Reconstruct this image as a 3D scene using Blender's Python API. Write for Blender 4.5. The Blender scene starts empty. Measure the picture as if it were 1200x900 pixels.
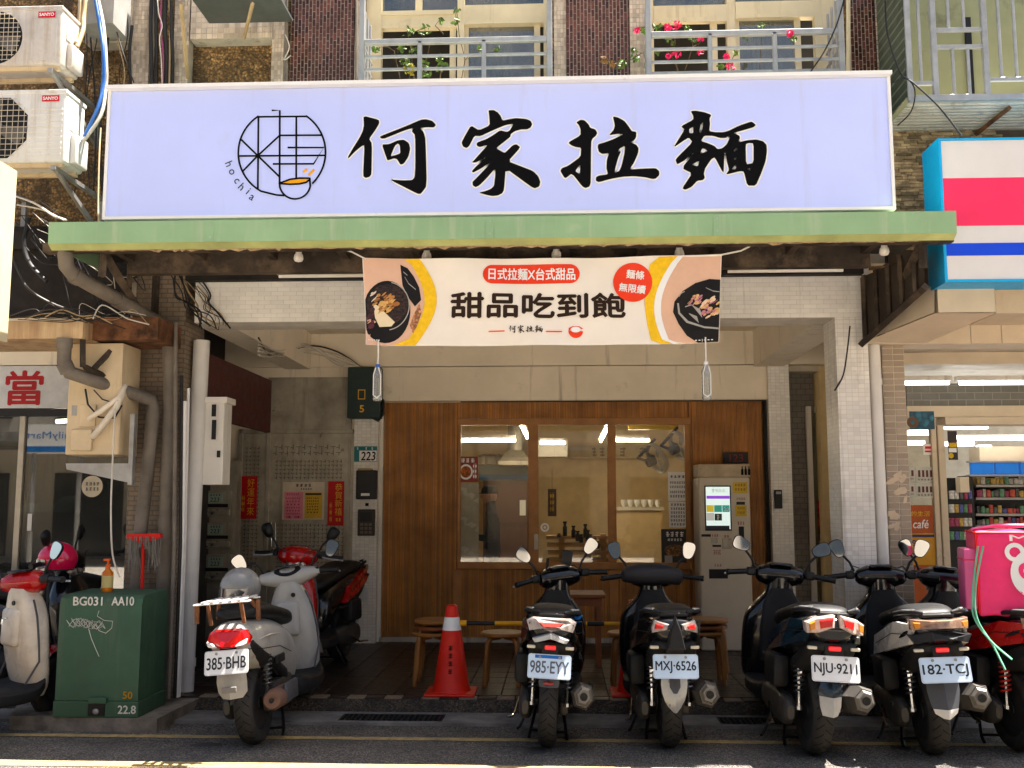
import bpy, bmesh, math, random
from mathutils import Vector, Matrix, geometry
random.seed(7)
scene = bpy.context.scene
COL = scene.collection
rad = math.radians

# ---------------------------------------------------------------- camera
CAM_H, FPX = 1.48, 1200.0
PITCH, YAW = rad(6.75), rad(2.6)
cam_d = bpy.data.cameras.new('camera'); cam = bpy.data.objects.new('camera', cam_d); COL.objects.link(cam)
cam_d.sensor_width = 36; cam_d.lens = 36 * FPX / 1200; cam_d.clip_end = 600; cam_d.clip_start = 0.05
cam.location = (0, 0, CAM_H); cam.rotation_euler = (rad(90) + PITCH, 0, YAW)
scene.camera = cam
# ---------------------------------------------------------------- sky, sun, exposure
SUN_EL, SUN_AZ = rad(70.9), rad(72.4)          # azimuth measured from +Y (into the facade) towards +X
world = bpy.data.worlds.new('World'); scene.world = world; world.use_nodes = True
wn = world.node_tree; bgn = wn.nodes['Background']
sky = wn.nodes.new('ShaderNodeTexSky'); sky.sky_type = 'NISHITA'; sky.sun_disc = False
sky.sun_elevation = SUN_EL; sky.sun_rotation = SUN_AZ; sky.air_density = 1.0; sky.dust_density = 4.0; sky.ozone_density = 0.6
wn.links.new(sky.outputs[0], bgn.inputs[0]); bgn.inputs[1].default_value = 0.05
sun_d = bpy.data.lights.new('sun', 'SUN'); sun_d.energy = 5.0; sun_d.angle = rad(0.5); sun_d.color = (1.0, 0.93, 0.85)
sun = bpy.data.objects.new('sun', sun_d); COL.objects.link(sun); sun.location = (3, 4, 12)
_sd = Vector((math.sin(SUN_AZ) * math.cos(SUN_EL), math.cos(SUN_AZ) * math.cos(SUN_EL), math.sin(SUN_EL)))
sun.rotation_euler = (-_sd).to_track_quat('-Z', 'Y').to_euler()
scene.view_settings.view_transform = 'Standard'; scene.view_settings.look = 'None'
scene.view_settings.gamma = 1.0; scene.view_settings.use_curve_mapping = False
scene.view_settings.exposure = 2.3
scene.render.engine = 'CYCLES'
scene.cycles.use_denoising = True
scene.cycles.max_bounces = 7; scene.cycles.diffuse_bounces = 4; scene.cycles.glossy_bounces = 4
scene.cycles.transparent_max_bounces = 12; scene.cycles.transmission_bounces = 4
scene.cycles.sample_clamp_indirect = 6.0

# ---------------------------------------------------------------- measuring: a photo pixel at a known depth -> a point of the place
_CM = (Matrix.Rotation(YAW, 3, 'Z') @ Matrix.Rotation(rad(90) + PITCH, 3, 'X'))
def P(px, py, Y):
    d = _CM @ Vector(((px - 600) / FPX, (450 - py) / FPX, -1.0))
    t = Y / d.y
    return Vector((d.x * t, Y, CAM_H + d.z * t))
def PX(px, py, Y): return P(px, py, Y).x
def PZ(px, py, Y): return P(px, py, Y).z
def RC(x0, y0, x1, y1, Y):
    """pixel rectangle at depth Y -> (xmin, xmax, zmin, zmax)"""
    my, mx = (y0 + y1) / 2, (x0 + x1) / 2
    return PX(x0, my, Y), PX(x1, my, Y), PZ(mx, y1, Y), PZ(mx, y0, Y)

# ---------------------------------------------------------------- mesh builder
class MB:
    def __init__(s): s.v = []; s.f = []; s.m = []; s.t = []; s.tone = 0.5
    def add(s, vs, fs, mi=0, M=None):
        b = len(s.v)
        for p in vs:
            p = Vector(p)
            s.v.append(M @ p if M is not None else p)
        for f in fs:
            s.f.append([b + i for i in f]); s.m.append(mi); s.t.append(s.tone)
        return s
    def box(s, x0, x1, y0, y1, z0, z1, mi=0, M=None):
        if x0 > x1: x0, x1 = x1, x0
        if y0 > y1: y0, y1 = y1, y0
        if z0 > z1: z0, z1 = z1, z0
        v = [(x0,y0,z0),(x1,y0,z0),(x1,y1,z0),(x0,y1,z0),(x0,y0,z1),(x1,y0,z1),(x1,y1,z1),(x0,y1,z1)]
        return s.add(v, [(0,3,2,1),(4,5,6,7),(0,1,5,4),(1,2,6,5),(2,3,7,6),(3,0,4,7)], mi, M)
    def rbox(s, x0, x1, y0, y1, z0, z1, r=0.01, mi=0, M=None, seg=2):
        bm = bmesh.new(); bmesh.ops.create_cube(bm, size=1)
        for v in bm.verts:
            v.co = Vector(((x0+x1)/2 + v.co.x*abs(x1-x0), (y0+y1)/2 + v.co.y*abs(y1-y0), (z0+z1)/2 + v.co.z*abs(z1-z0)))
        r = min(r, 0.49*min(abs(x1-x0), abs(y1-y0), abs(z1-z0)))
        bmesh.ops.bevel(bm, geom=bm.edges[:], offset=r, segments=seg, affect='EDGES', profile=0.5)
        bm.verts.index_update()
        s.add([v.co.copy() for v in bm.verts], [[v.index for v in f.verts] for f in bm.faces], mi, M); bm.free(); return s
    def boxR(s, x0, y0, x1, y1, Y, depth, mi=0, r=0):
        a, b, c, d = RC(x0, y0, x1, y1, Y)
        return s.rbox(a, b, Y, Y+depth, c, d, r, mi) if r else s.box(a, b, Y, Y+depth, c, d, mi)
    def tube(s, path, r, n=8, mi=0, M=None, caps=True, sx=1.0):
        path = [Vector(p) for p in path]; N = len(path)
        if not hasattr(r, '__len__'): r = [r]*N
        T = []
        for i in range(N):
            t = (path[min(i+1,N-1)] - path[max(i-1,0)])
            T.append(t.normalized() if t.length > 1e-9 else Vector((0,0,1)))
        ref = Vector((0,0,1)) if abs(T[0].z) < 0.9 else Vector((1,0,0))
        u = T[0].cross(ref).normalized(); vs = []; 
        for i in range(N):
            u = (u - T[i]*u.dot(T[i])); u = u.normalized() if u.length > 1e-6 else T[i].orthogonal().normalized()
            w = T[i].cross(u)
            for k in range(n):
                a = 2*math.pi*k/n
                vs.append(path[i] + (u*math.cos(a)*sx + w*math.sin(a))*r[i])
        fs = []
        for i in range(N-1):
            for k in range(n):
                fs.append((i*n+k, i*n+(k+1)%n, (i+1)*n+(k+1)%n, (i+1)*n+k))
        if caps: fs.append(list(range(n))[::-1]); fs.append([(N-1)*n+k for k in range(n)])
        return s.add(vs, fs, mi, M)
    def lathe(s, prof, n=24, mi=0, M=None, close=False):
        """prof (r, h) about local Z"""
        N = len(prof); vs = []; fs = []
        for (r, h) in prof:
            for k in range(n):
                a = 2*math.pi*k/n; vs.append((r*math.cos(a), r*math.sin(a), h))
        for i in range(N-1 if not close else N):
            j = (i+1) % N
            for k in range(n): fs.append((i*n+k, i*n+(k+1)%n, j*n+(k+1)%n, j*n+k))
        if not close:
            if prof[0][0] > 1e-5: fs.append(list(range(n))[::-1])
            if prof[-1][0] > 1e-5: fs.append([(N-1)*n+k for k in range(n)])
        return s.add(vs, fs, mi, M)
    def loft(s, rings, mi=0, M=None, caps=True):
        n = len(rings[0]); vs = [p for r in rings for p in r]; fs = []
        for i in range(len(rings)-1):
            for k in range(n): fs.append((i*n+k, i*n+(k+1)%n, (i+1)*n+(k+1)%n, (i+1)*n+k))
        if caps: fs.append(list(range(n))[::-1]); fs.append([(len(rings)-1)*n+k for k in range(n)])
        return s.add(vs, fs, mi, M)
    def prism(s, poly, d0, d1, plane='XZ', mi=0, M=None, holes=()):
        """polygon (with holes) in a plane, extruded from d0 to d1 along the third axis"""
        def q(p, d):
            return Vector((p[0], d, p[1])) if plane == 'XZ' else (Vector((d, p[0], p[1])) if plane == 'YZ' else Vector((p[0], p[1], d)))
        loops = [list(poly)] + [list(h) for h in holes]
        flat = [p for l in loops for p in l]
        tris = geometry.tessellate_polygon([[Vector((p[0], p[1], 0)) for p in l] for l in loops])
        n = len(flat); vs = [q(p, d0) for p in flat] + [q(p, d1) for p in flat]; fs = []
        for t in tris:
            fs.append(tuple(t)); fs.append(tuple(i+n for i in reversed(t)))
        b = 0
        for l in loops:
            for k in range(len(l)): fs.append((b+k, b+(k+1)%len(l), n+b+(k+1)%len(l), n+b+k))
            b += len(l)
        return s.add(vs, fs, mi, M)
    def ball(s, c, rx, ry, rz, n=14, m=9, mi=0, M=None):
        rings = []
        for i in range(1, m):
            a = math.pi*i/m
            rings.append([(c[0]+rx*math.sin(a)*math.cos(2*math.pi*k/n), c[1]+ry*math.sin(a)*math.sin(2*math.pi*k/n), c[2]-rz*math.cos(a)) for k in range(n)])
        return s.loft(rings, mi, M)
    def build(s, name, mats, parent=None, smooth=None, local=False, base=None, fixn=True):
        me = bpy.data.meshes.new(name)
        if parent is None:
            if base is None:
                xs = [v.x for v in s.v]; ys = [v.y for v in s.v]; zs = [v.z for v in s.v]
                base = Vector(((min(xs)+max(xs))/2, (min(ys)+max(ys))/2, min(zs)))
            off = Vector(base)
        elif local: off = Vector((0,0,0))
        else:
            r = parent
            off = Vector((0,0,0))
            while r is not None: off += Vector(r.location); r = r.parent
        me.from_pydata([v - off for v in s.v], [], s.f)
        if not isinstance(mats, (list, tuple)): mats = [mats]
        for m in mats: me.materials.append(m)
        me.polygons.foreach_set('material_index', s.m)
        if any(abs(t-0.5) > 1e-6 for t in s.t):
            at = me.attributes.new('tone', 'FLOAT', 'FACE'); at.data.foreach_set('value', s.t)
        if fixn:
            bm = bmesh.new(); bm.from_mesh(me); bmesh.ops.recalc_face_normals(bm, faces=bm.faces[:]); bm.to_mesh(me); bm.free()
        if smooth is not None:
            me.shade_smooth(); me.set_sharp_from_angle(angle=rad(smooth))
        me.update()
        o = bpy.data.objects.new(name, me); COL.objects.link(o)
        if parent is None: o.location = off
        else: o.parent = parent
        return o

def tag(o, label=None, cat=None, group=None, kind=None):
    if label: o['label'] = label
    if cat: o['category'] = cat
    if group: o['group'] = group
    if kind: o['kind'] = kind
    return o
def thing(name, label, cat, loc, group=None, rot=(0,0,0)):
    o = bpy.data.objects.new(name, None); o.empty_display_size = 0.1; COL.objects.link(o)
    o.location = loc; o.rotation_euler = rot
    return tag(o, label, cat, group)
def copy_tree(o, parent=None):
    c = o.copy(); COL.objects.link(c); c.parent = parent
    for ch in o.children: copy_tree(ch, c)
    return c

# ---------------------------------------------------------------- materials
def C(h):
    h = h.lstrip('#'); out = []
    for i in (0, 2, 4):
        c = int(h[i:i+2], 16)/255
        out.append(c/12.92 if c <= 0.04045 else ((c+0.055)/1.055)**2.4)
    return tuple(out)
def facade_vec(nt):
    """object coordinates laid flat on whichever way the face looks: (along, up)"""
    N, L = nt.nodes, nt.links
    tc = N.new('ShaderNodeTexCoord'); sp = N.new('ShaderNodeSeparateXYZ'); L.new(tc.outputs['Object'], sp.inputs[0])
    ge = N.new('ShaderNodeNewGeometry'); sn = N.new('ShaderNodeSeparateXYZ'); L.new(ge.outputs['Normal'], sn.inputs[0])
    ab = N.new('ShaderNodeMath'); ab.operation = 'ABSOLUTE'; L.new(sn.outputs[0], ab.inputs[0])
    gt = N.new('ShaderNodeMath'); gt.operation = 'GREATER_THAN'; L.new(ab.outputs[0], gt.inputs[0]); gt.inputs[1].default_value = 0.7
    mx = N.new('ShaderNodeMix'); mx.data_type = 'FLOAT'; L.new(gt.outputs[0], mx.inputs[0]); L.new(sp.outputs[0], mx.inputs[2]); L.new(sp.outputs[1], mx.inputs[3])
    az = N.new('ShaderNodeMath'); az.operation = 'ABSOLUTE'; L.new(sn.outputs[2], az.inputs[0])
    gz = N.new('ShaderNodeMath'); gz.operation = 'GREATER_THAN'; L.new(az.outputs[0], gz.inputs[0]); gz.inputs[1].default_value = 0.7
    mz = N.new('ShaderNodeMix'); mz.data_type = 'FLOAT'; L.new(gz.outputs[0], mz.inputs[0]); L.new(sp.outputs[2], mz.inputs[2]); L.new(sp.outputs[1], mz.inputs[3])
    cb = N.new('ShaderNodeCombineXYZ'); L.new(mx.outputs[0], cb.inputs[0]); L.new(mz.outputs[0], cb.inputs[1])
    return cb.outputs[0]
def mixc(nt, fac, a, b, mode='MIX'):
    N, L = nt.nodes, nt.links
    m = N.new('ShaderNodeMix'); m.data_type = 'RGBA'; m.blend_type = mode
    for i, v in ((0, fac), (6, a), (7, b)):
        if hasattr(v, 'is_linked'): L.new(v, m.inputs[i])
        elif i == 0: m.inputs[0].default_value = v
        else: m.inputs[i].default_value = (*v[:3], 1)
    return m.outputs[2]
def ramp(nt, src, p0, p1, inv=False):
    N, L = nt.nodes, nt.links
    r = N.new('ShaderNodeMapRange'); r.inputs[1].default_value = p0; r.inputs[2].default_value = p1
    r.inputs[3].default_value = 1.0 if inv else 0.0; r.inputs[4].default_value = 0.0 if inv else 1.0
    L.new(src, r.inputs[0]); return r.outputs[0]
def noise(nt, vec, scale, detail=4, rough=0.6, stretch=None):
    N, L = nt.nodes, nt.links
    if stretch:
        mp = N.new('ShaderNodeMapping'); mp.inputs['Scale'].default_value = stretch; L.new(vec, mp.inputs[0]); vec = mp.outputs[0]
    n = N.new('ShaderNodeTexNoise'); n.inputs['Scale'].default_value = scale; n.inputs['Detail'].default_value = detail; n.inputs['Roughness'].default_value = rough
    L.new(vec, n.inputs['Vector']); return n.outputs[0]
MATS = {}
def mat(name, col, rough=0.6, metal=0.0, var=0.12, scale=6.0, bump=0.0, bscale=60, dirt=0.0, dcol=(0.05,0.04,0.03), streak=0.0,
        coat=0.0, emit=None, tone=0.0, rand=0.0, brick=None, spec=0.32, rvar=0.15, cells=None, trans=0.0):
    if name in MATS: return MATS[name]
    if isinstance(col, str): col = C(col)
    lum = 0.3*col[0]+0.6*col[1]+0.1*col[2]; col = tuple(min(0.95, max(0.002, lum+(c-lum)*1.12)) for c in col)
    m = bpy.data.materials.new(name); m.use_nodes = True; nt = m.node_tree; N, L = nt.nodes, nt.links
    b = N['Principled BSDF']; MATS[name] = m
    tc = N.new('ShaderNodeTexCoord'); vec = tc.outputs['Object']
    n1 = noise(nt, vec, scale)
    dark = tuple(c*(1-var*1.6) for c in col); lite = tuple(min(1, c*(1+var)) for c in col)
    c = mixc(nt, ramp(nt, n1, 0.3, 0.7), dark, lite)
    bsock = None
    if cells:                      # pebbles / chips
        vo = N.new('ShaderNodeTexVoronoi'); vo.inputs['Scale'].default_value = cells; L.new(vec, vo.inputs['Vector'])
        sp = N.new('ShaderNodeSeparateColor'); L.new(vo.outputs['Color'], sp.inputs[0])
        c = mixc(nt, 1.0, c, mixc(nt, sp.outputs[0], (0.35,0.33,0.30), (1.5,1.35,1.15)), 'MULTIPLY')
        c = mixc(nt, ramp(nt, vo.outputs['Distance'], 0.35, 0.75), c, tuple(x*0.3 for x in col))
        bsock = ramp(nt, vo.outputs['Distance'], 0.1, 0.8, True)
    if brick:                      # (tile width, tile height, grout, grout colour[, offset])
        br = N.new('ShaderNodeTexBrick'); L.new(facade_vec(nt), br.inputs['Vector'])
        br.inputs['Scale'].default_value = 1.0; br.inputs['Brick Width'].default_value = brick[0]; br.inputs['Row Height'].default_value = brick[1]
        br.inputs['Mortar Size'].default_value = brick[2]; br.inputs['Mortar Smooth'].default_value = 0.3
        br.offset = brick[4] if len(brick) > 4 else 0.5
        br.inputs['Color1'].default_value = (0.90,0.90,0.90,1); br.inputs['Color2'].default_value = (1.05,1.05,1.05,1); br.inputs['Mortar'].default_value = (1,1,1,1)
        c = mixc(nt, 1.0, c, br.outputs[0], 'MULTIPLY'); c = mixc(nt, br.outputs['Fac'], c, brick[3])
        iv = N.new('ShaderNodeMath'); iv.operation = 'SUBTRACT'; iv.inputs[0].default_value = 1; L.new(br.outputs['Fac'], iv.inputs[1]); bsock = iv.outputs[0]
    if tone:
        at = N.new('ShaderNodeAttribute'); at.attribute_name = 'tone'
        c = mixc(nt, 1.0, c, mixc(nt, at.outputs['Fac'], (1-tone,)*3, (1+tone,)*3), 'MULTIPLY')
    if rand:
        oi = N.new('ShaderNodeObjectInfo')
        c = mixc(nt, 1.0, c, mixc(nt, oi.outputs['Random'], (1-rand,)*3, (1+rand,)*3), 'MULTIPLY')
    if streak:
        ns = noise(nt, vec, 9, 5, 0.65, (1, 1, 0.07)); c = mixc(nt, ramp(nt, ns, 0.62-0.22*streak, 0.80), c, dcol)
    if dirt:
        nd = noise(nt, vec, 3.1, 8, 0.7); c = mixc(nt, ramp(nt, nd, 0.66-0.25*dirt, 0.86), c, dcol)
    L.new(c, b.inputs['Base Color'])
    rr = ramp(nt, noise(nt, vec, scale*2.3), 0.25, 0.75)
    mr = N.new('ShaderNodeMapRange'); L.new(rr, mr.inputs[0]); mr.inputs[3].default_value = max(0.03, rough-rvar*0.6); mr.inputs[4].default_value = min(1, rough+rvar*0.6)
    L.new(mr.outputs[0], b.inputs['Roughness'])
    b.inputs['Metallic'].default_value = metal; b.inputs['Coat Weight'].default_value = coat; b.inputs['Coat Roughness'].default_value = 0.08
    b.inputs['Specular IOR Level'].default_value = spec
    if trans: b.inputs['Transmission Weight'].default_value = trans
    if bump or bsock:
        bp = N.new('ShaderNodeBump'); bp.inputs['Strength'].default_value = bump or 0.6; bp.inputs['Distance'].default_value = 0.012 if cells else 0.006
        nb = noise(nt, vec, bscale, 6, 0.65)
        if bsock:
            ad = N.new('ShaderNodeMath'); ad.operation = 'MULTIPLY_ADD'; L.new(nb, ad.inputs[0]); ad.inputs[1].default_value = 0.35; L.new(bsock, ad.inputs[2]); nb = ad.outputs[0]
        L.new(nb, bp.inputs['Height']); L.new(bp.outputs[0], b.inputs['Normal'])
    if emit:
        b.inputs['Emission Color'].default_value = (*emit[0], 1); b.inputs['Emission Strength'].default_value = emit[1]
    return m
def glass_mat(name, tint=(0.85,0.87,0.84), refl=0.09, dirt=0.0):
    m = bpy.data.materials.new(name); m.use_nodes = True; nt = m.node_tree; N, L = nt.nodes, nt.links
    N.remove(N['Principled BSDF']); out = N['Material Output']
    tr = N.new('ShaderNodeBsdfTransparent'); tr.inputs[0].default_value = (*tint, 1)
    gl = N.new('ShaderNodeBsdfGlossy'); gl.inputs['Roughness'].default_value = 0.015
    fr = N.new('ShaderNodeFresnel'); fr.inputs[0].default_value = 1.55
    mr = N.new('ShaderNodeMath'); mr.operation = 'MULTIPLY_ADD'; L.new(fr.outputs[0], mr.inputs[0]); mr.inputs[1].default_value = 1.0; mr.inputs[2].default_value = refl-0.045
    mx = N.new('ShaderNodeMixShader'); L.new(mr.outputs[0], mx.inputs[0]); L.new(tr.outputs[0], mx.inputs[1]); L.new(gl.outputs[0], mx.inputs[2])
    last = mx.outputs[0]
    if dirt:
        df = N.new('ShaderNodeBsdfDiffuse'); df.inputs[0].default_value = (0.5,0.46,0.38,1)
        tc = N.new('ShaderNodeTexCoord'); nd = noise(nt, tc.outputs['Object'], 2.2, 6)
        mm = N.new('ShaderNodeMath'); mm.operation = 'MULTIPLY'; L.new(ramp(nt, nd, 0.3, 0.8), mm.inputs[0]); mm.inputs[1].default_value = dirt
        m2 = N.new('ShaderNodeMixShader'); L.new(mm.outputs[0], m2.inputs[0]); L.new(last, m2.inputs[1]); L.new(df.outputs[0], m2.inputs[2]); last = m2.outputs[0]
    L.new(last, out.inputs[0]); MATS[name] = m; return m
def emis(name, col, k):
    return mat(name, col, rough=0.5, var=0.0, emit=(col, k))

# ---------------------------------------------------------------- writing
def text_mesh(s, bold=0.0, ext=0.0, shear=0.0, res=3):
    cu = bpy.data.curves.new('writing', 'FONT'); cu.body = s; cu.resolution_u = res; cu.extrude = ext; cu.shear = shear
    ob = bpy.data.objects.new('writing', cu); COL.objects.link(ob)
    dg = bpy.context.evaluated_depsgraph_get(); me = bpy.data.meshes.new_from_object(ob.evaluated_get(dg))
    vs = [v.co.copy() for v in me.vertices]; fs = [list(p.vertices) for p in me.polygons]
    bpy.data.objects.remove(ob); bpy.data.curves.remove(cu); bpy.data.meshes.remove(me)
    return vs, fs
def write(mb, s, x0, x1, z0, z1, y, mi=0, bold=0.012, shear=0.0, M=None, mirror=False, keep=False):
    """fit writing into the rectangle x0..x1, z0..z1 of the plane at y, facing -Y (then M)"""
    vs, fs = text_mesh(s, bold, 0.0, shear)
    if not vs: return
    a = min(v.x for v in vs); b = max(v.x for v in vs); c = min(v.y for v in vs); d = max(v.y for v in vs)
    w, h = max(b-a, 1e-6), max(d-c, 1e-6)
    out = []
    for v in vs:
        u = (v.x-a)/w
        if mirror: u = 1-u
        out.append((x0+u*(x1-x0), y, z0+(v.y-c)/h*(z1-z0)))
    k = bold*(z1-z0)/(s.count('\n')+1)*1.3
    for i, (sx, sz) in enumerate(((0,0),(1,0),(-1,0),(0,1),(0,-1)) if bold >= 0.012 else ((0,0),)):
        mb.add([(p[0]+sx*k, p[1]-0.00012*i, p[2]+sz*k) for p in out], fs, mi, M)
def disc(mb, r, M, n=24, r0=0.0, mi=0):
    """flat disc or ring in the local XY plane"""
    o = [(r*math.cos(2*math.pi*k/n), r*math.sin(2*math.pi*k/n), 0) for k in range(n)]
    if r0 <= 0: mb.add(o, [list(range(n))], mi, M)
    else: mb.add(o+[(r0*math.cos(2*math.pi*k/n), r0*math.sin(2*math.pi*k/n), 0) for k in range(n)], [(k, (k+1)%n, n+(k+1)%n, n+k) for k in range(n)], mi, M)
def writeR(mb, s, x0, y0, x1, y1, Y, mi=0, bold=0.012, shear=0.0):
    a, b, c, d = RC(x0, y0, x1, y1, Y)
    if s[0] == '~':                      # print too small to read in the photo: rows of broken strokes
        n = int(s[1:]); w = (b-a)/n
        for k in range(n):
            for q in range(3):
                u = a+w*(k+0.08+random.uniform(0, 0.12)); e = a+w*(k+0.86-random.uniform(0, 0.3)); z = c+(d-c)*(q+0.2)/3
                mb.add([(u,Y,z),(e,Y,z),(e,Y,z+(d-c)*0.17),(u,Y,z+(d-c)*0.17)], [(0,1,2,3)], mi)
            u = a+w*(k+random.uniform(0.3, 0.6)); mb.add([(u,Y-0.0004,c),(u+w*0.14,Y-0.0004,c),(u+w*0.14,Y-0.0004,d),(u,Y-0.0004,d)], [(0,1,2,3)], mi)
        return
    write(mb, s, a, b, c, d, Y, mi, bold, shear)
def ribbon(mb, pts, w, y, mi=0, closed=False, M=None):
    """flat stroke of width w along 2-D points in the plane at y"""
    n = len(pts); L = []; R = []
    for i in range(n):
        p = Vector(pts[i])
        a = Vector(pts[(i-1) % n]) if (closed or i > 0) else p
        b = Vector(pts[(i+1) % n]) if (closed or i < n-1) else p
        t = (b-a); t = t.normalized() if t.length > 1e-9 else Vector((1,0)); nn = Vector((-t.y, t.x))
        if i in (0, n-1) and not closed: p = p + t*(w/2 if i else -w/2)
        L.append(p + nn*w/2); R.append(p - nn*w/2)
    vs = [(p.x, y, p.y) for p in L] + [(p.x, y, p.y) for p in R]
    mb.add(vs, [(i, (i+1) % n, n+(i+1) % n, n+i) for i in range(n if closed else n-1)], mi, M)
def smooth_poly(pts, it=1):
    for _ in range(it):
        q = []
        for i in range(len(pts)):
            a, b = Vector(pts[i]), Vector(pts[(i+1) % len(pts)])
            q.append(a*0.85+b*0.15); q.append(a*0.15+b*0.85)
        pts = [tuple(v) for v in q]
    return pts
def tile_field(mb, x0, x1, z0, z1, y, tw, th, gap, proud=0.006, stagger=0.5, jit=0.002, vertical=False, mi=0, side=None):
    """rows of little tiles standing proud of the plane at y (facing -Y); side='X' lays them on a plane x=y facing +-X, running x0..x1 along Y"""
    def put(a, b, c, d):
        mb.tone = random.random(); p = proud + random.uniform(-jit, jit)
        if side is None: mb.box(a, b, y-p, y+0.002, c, d, mi)
        else: mb.box(y-p*side, y+0.002*side, a, b, c, d, mi)
    if not vertical:
        r = 0; z = z0
        while z < z1-1e-4:
            x = x0 - (tw*stagger if r % 2 else 0)
            while x < x1-1e-4:
                a, b = max(x, x0), min(x+tw-gap, x1); c, d = z, min(z+th-gap, z1)
                if b-a > tw*0.12 and d-c > th*0.12: put(a, b, c, d)
                x += tw
            z += th; r += 1
    else:
        r = 0; x = x0
        while x < x1-1e-4:
            z = z0 - (th*stagger if r % 2 else 0)
            while z < z1-1e-4:
                a, b = x, min(x+tw-gap, x1); c, d = max(z, z0), min(z+th-gap, z1)
                if b-a > tw*0.12 and d-c > th*0.12: put(a, b, c, d)
                z += th
            x += tw; r += 1
    mb.tone = 0.5
# ================================================================ palette
YF, YW, YA = 7.60, 10.60, 6.49
asphalt = mat('asphalt', (0.235,0.23,0.222), 0.88, var=0.25, scale=2.2, bump=1.0, bscale=110, dirt=0.45, dcol=(0.09,0.085,0.08), rvar=0.1, cells=95)
yellow_paint = mat('yellow_road_paint', (0.42,0.31,0.14), 0.85, var=0.25, scale=20, bump=0.7, bscale=120, dirt=1.0, dcol=(0.16,0.14,0.115))
concrete = mat('worn_concrete', (0.20,0.19,0.175), 0.9, var=0.3, scale=4, bump=0.8, bscale=60, dirt=0.7, dcol=(0.05,0.047,0.045))
curb_mat = mat('mossy_kerb', (0.24,0.21,0.17), 0.92, var=0.4, scale=5, bump=1.0, bscale=35, dirt=0.9, dcol=(0.05,0.04,0.03))
terrazzo = mat('pebble_ramp', (0.09,0.078,0.066), 0.85, var=0.3, scale=5, cells=75, bump=0.7, dirt=0.4)
floor_tile_m = mat('brown_floor_tile', (0.024,0.015,0.011), 0.42, var=0.2, scale=9, rand=0.3, dirt=0.3, bump=0.15, bscale=30)
edge_tile_m = mat('buff_edge_tile', (0.22,0.165,0.115), 0.6, var=0.2, scale=9, rand=0.2, dirt=0.5)
grout_dark = mat('dark_grout', (0.022,0.018,0.015), 0.9)
black_steel = mat('black_iron', (0.02,0.02,0.021), 0.6, metal=0.3, bump=0.2)
pebble = mat('pebble_dash', (0.32,0.215,0.11), 0.85, var=0.5, scale=4, cells=50, bump=1.0, streak=0.6, dirt=0.5, dcol=(0.03,0.022,0.015))  # near-black dirt and streaks also stand in for deep shade on the wall
brown_tile = mat('brown_glazed_tile', (0.085,0.032,0.024), 0.25, var=0.3, scale=4, tone=0.5, streak=0.2, dirt=0.1)
pale_grout = mat('pale_grout', (0.42,0.37,0.31), 0.9, dirt=0.4, streak=0.3)
mosaic_m = mat('beige_mosaic', (0.50,0.42,0.33), 0.5, var=0.2, scale=4, tone=0.25, dirt=0.35, streak=0.5, dcol=(0.12,0.09,0.06))
white_tile = mat('white_wall_tile', (0.80,0.77,0.71), 0.35, var=0.06, scale=3, tone=0.05, dirt=0.15, streak=0.15, dcol=(0.25,0.2,0.15))
white_tile_b = mat('white_pillar_tile', (0.76,0.73,0.67), 0.35, var=0.08, scale=3, dirt=0.28, streak=0.22, dcol=(0.26,0.21,0.15), brick=(0.046,0.032,0.0022,(0.60,0.55,0.47),0.0), bump=0.15)
beige_tile_b = mat('beige_pillar_tile', (0.24,0.18,0.125), 0.5, var=0.2, scale=3, dirt=0.4, streak=0.5, dcol=(0.09,0.07,0.05), brick=(0.095,0.036,0.005,(0.12,0.10,0.08)), bump=0.5)
buff_tile = mat('buff_pillar_tile', (0.36,0.29,0.22), 0.4, var=0.12, scale=5, rand=0.13, dirt=0.2, bump=0.1)
dark_tile_b = mat('grey_brown_wall_tile', (0.19,0.17,0.145), 0.45, var=0.15, scale=3, dirt=0.3, brick=(0.095,0.06,0.004,(0.10,0.09,0.075)), bump=0.4)
cream_paint = mat('cream_paint', (0.79,0.70,0.56), 0.7, var=0.06, scale=2, dirt=0.22, streak=0.12, dcol=(0.28,0.22,0.15), bump=0.08)
white_paint = mat('old_white_paint', (0.72,0.68,0.61), 0.5, var=0.06, scale=3, dirt=0.25, streak=0.2, dcol=(0.3,0.25,0.18))
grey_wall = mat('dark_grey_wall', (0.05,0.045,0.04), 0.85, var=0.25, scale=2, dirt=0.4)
split_stone = mat('split_stone', (0.44,0.31,0.18), 0.85, var=0.3, scale=12, tone=0.5, bump=0.8, bscale=50, dirt=0.3)
alu_cream = mat('cream_window_frame', (0.60,0.53,0.36), 0.45, var=0.07, scale=4, dirt=0.2, streak=0.2, dcol=(0.3,0.22,0.12))
rail_grey = mat('galvanised_rail', (0.34,0.345,0.34), 0.45, metal=0.35, var=0.12, scale=9, dirt=0.25)
green_tin = mat('green_tin', (0.265,0.40,0.235), 0.45, var=0.10, scale=1.6, dirt=0.2, streak=0.45, dcol=(0.40,0.46,0.30), bump=0.05, bscale=6)
lime_tin = mat('faded_lime_lip', (0.42,0.45,0.20), 0.5, var=0.2, scale=3, dirt=0.4, dcol=(0.30,0.34,0.14))
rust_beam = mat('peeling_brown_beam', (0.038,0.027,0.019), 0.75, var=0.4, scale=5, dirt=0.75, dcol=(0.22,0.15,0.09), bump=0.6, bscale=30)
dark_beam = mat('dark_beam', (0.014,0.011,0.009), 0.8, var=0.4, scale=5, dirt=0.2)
rust = mat('rusty_steel', (0.17,0.075,0.035), 0.85, var=0.5, scale=7, dirt=0.5, dcol=(0.06,0.035,0.02), bump=0.5)
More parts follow.
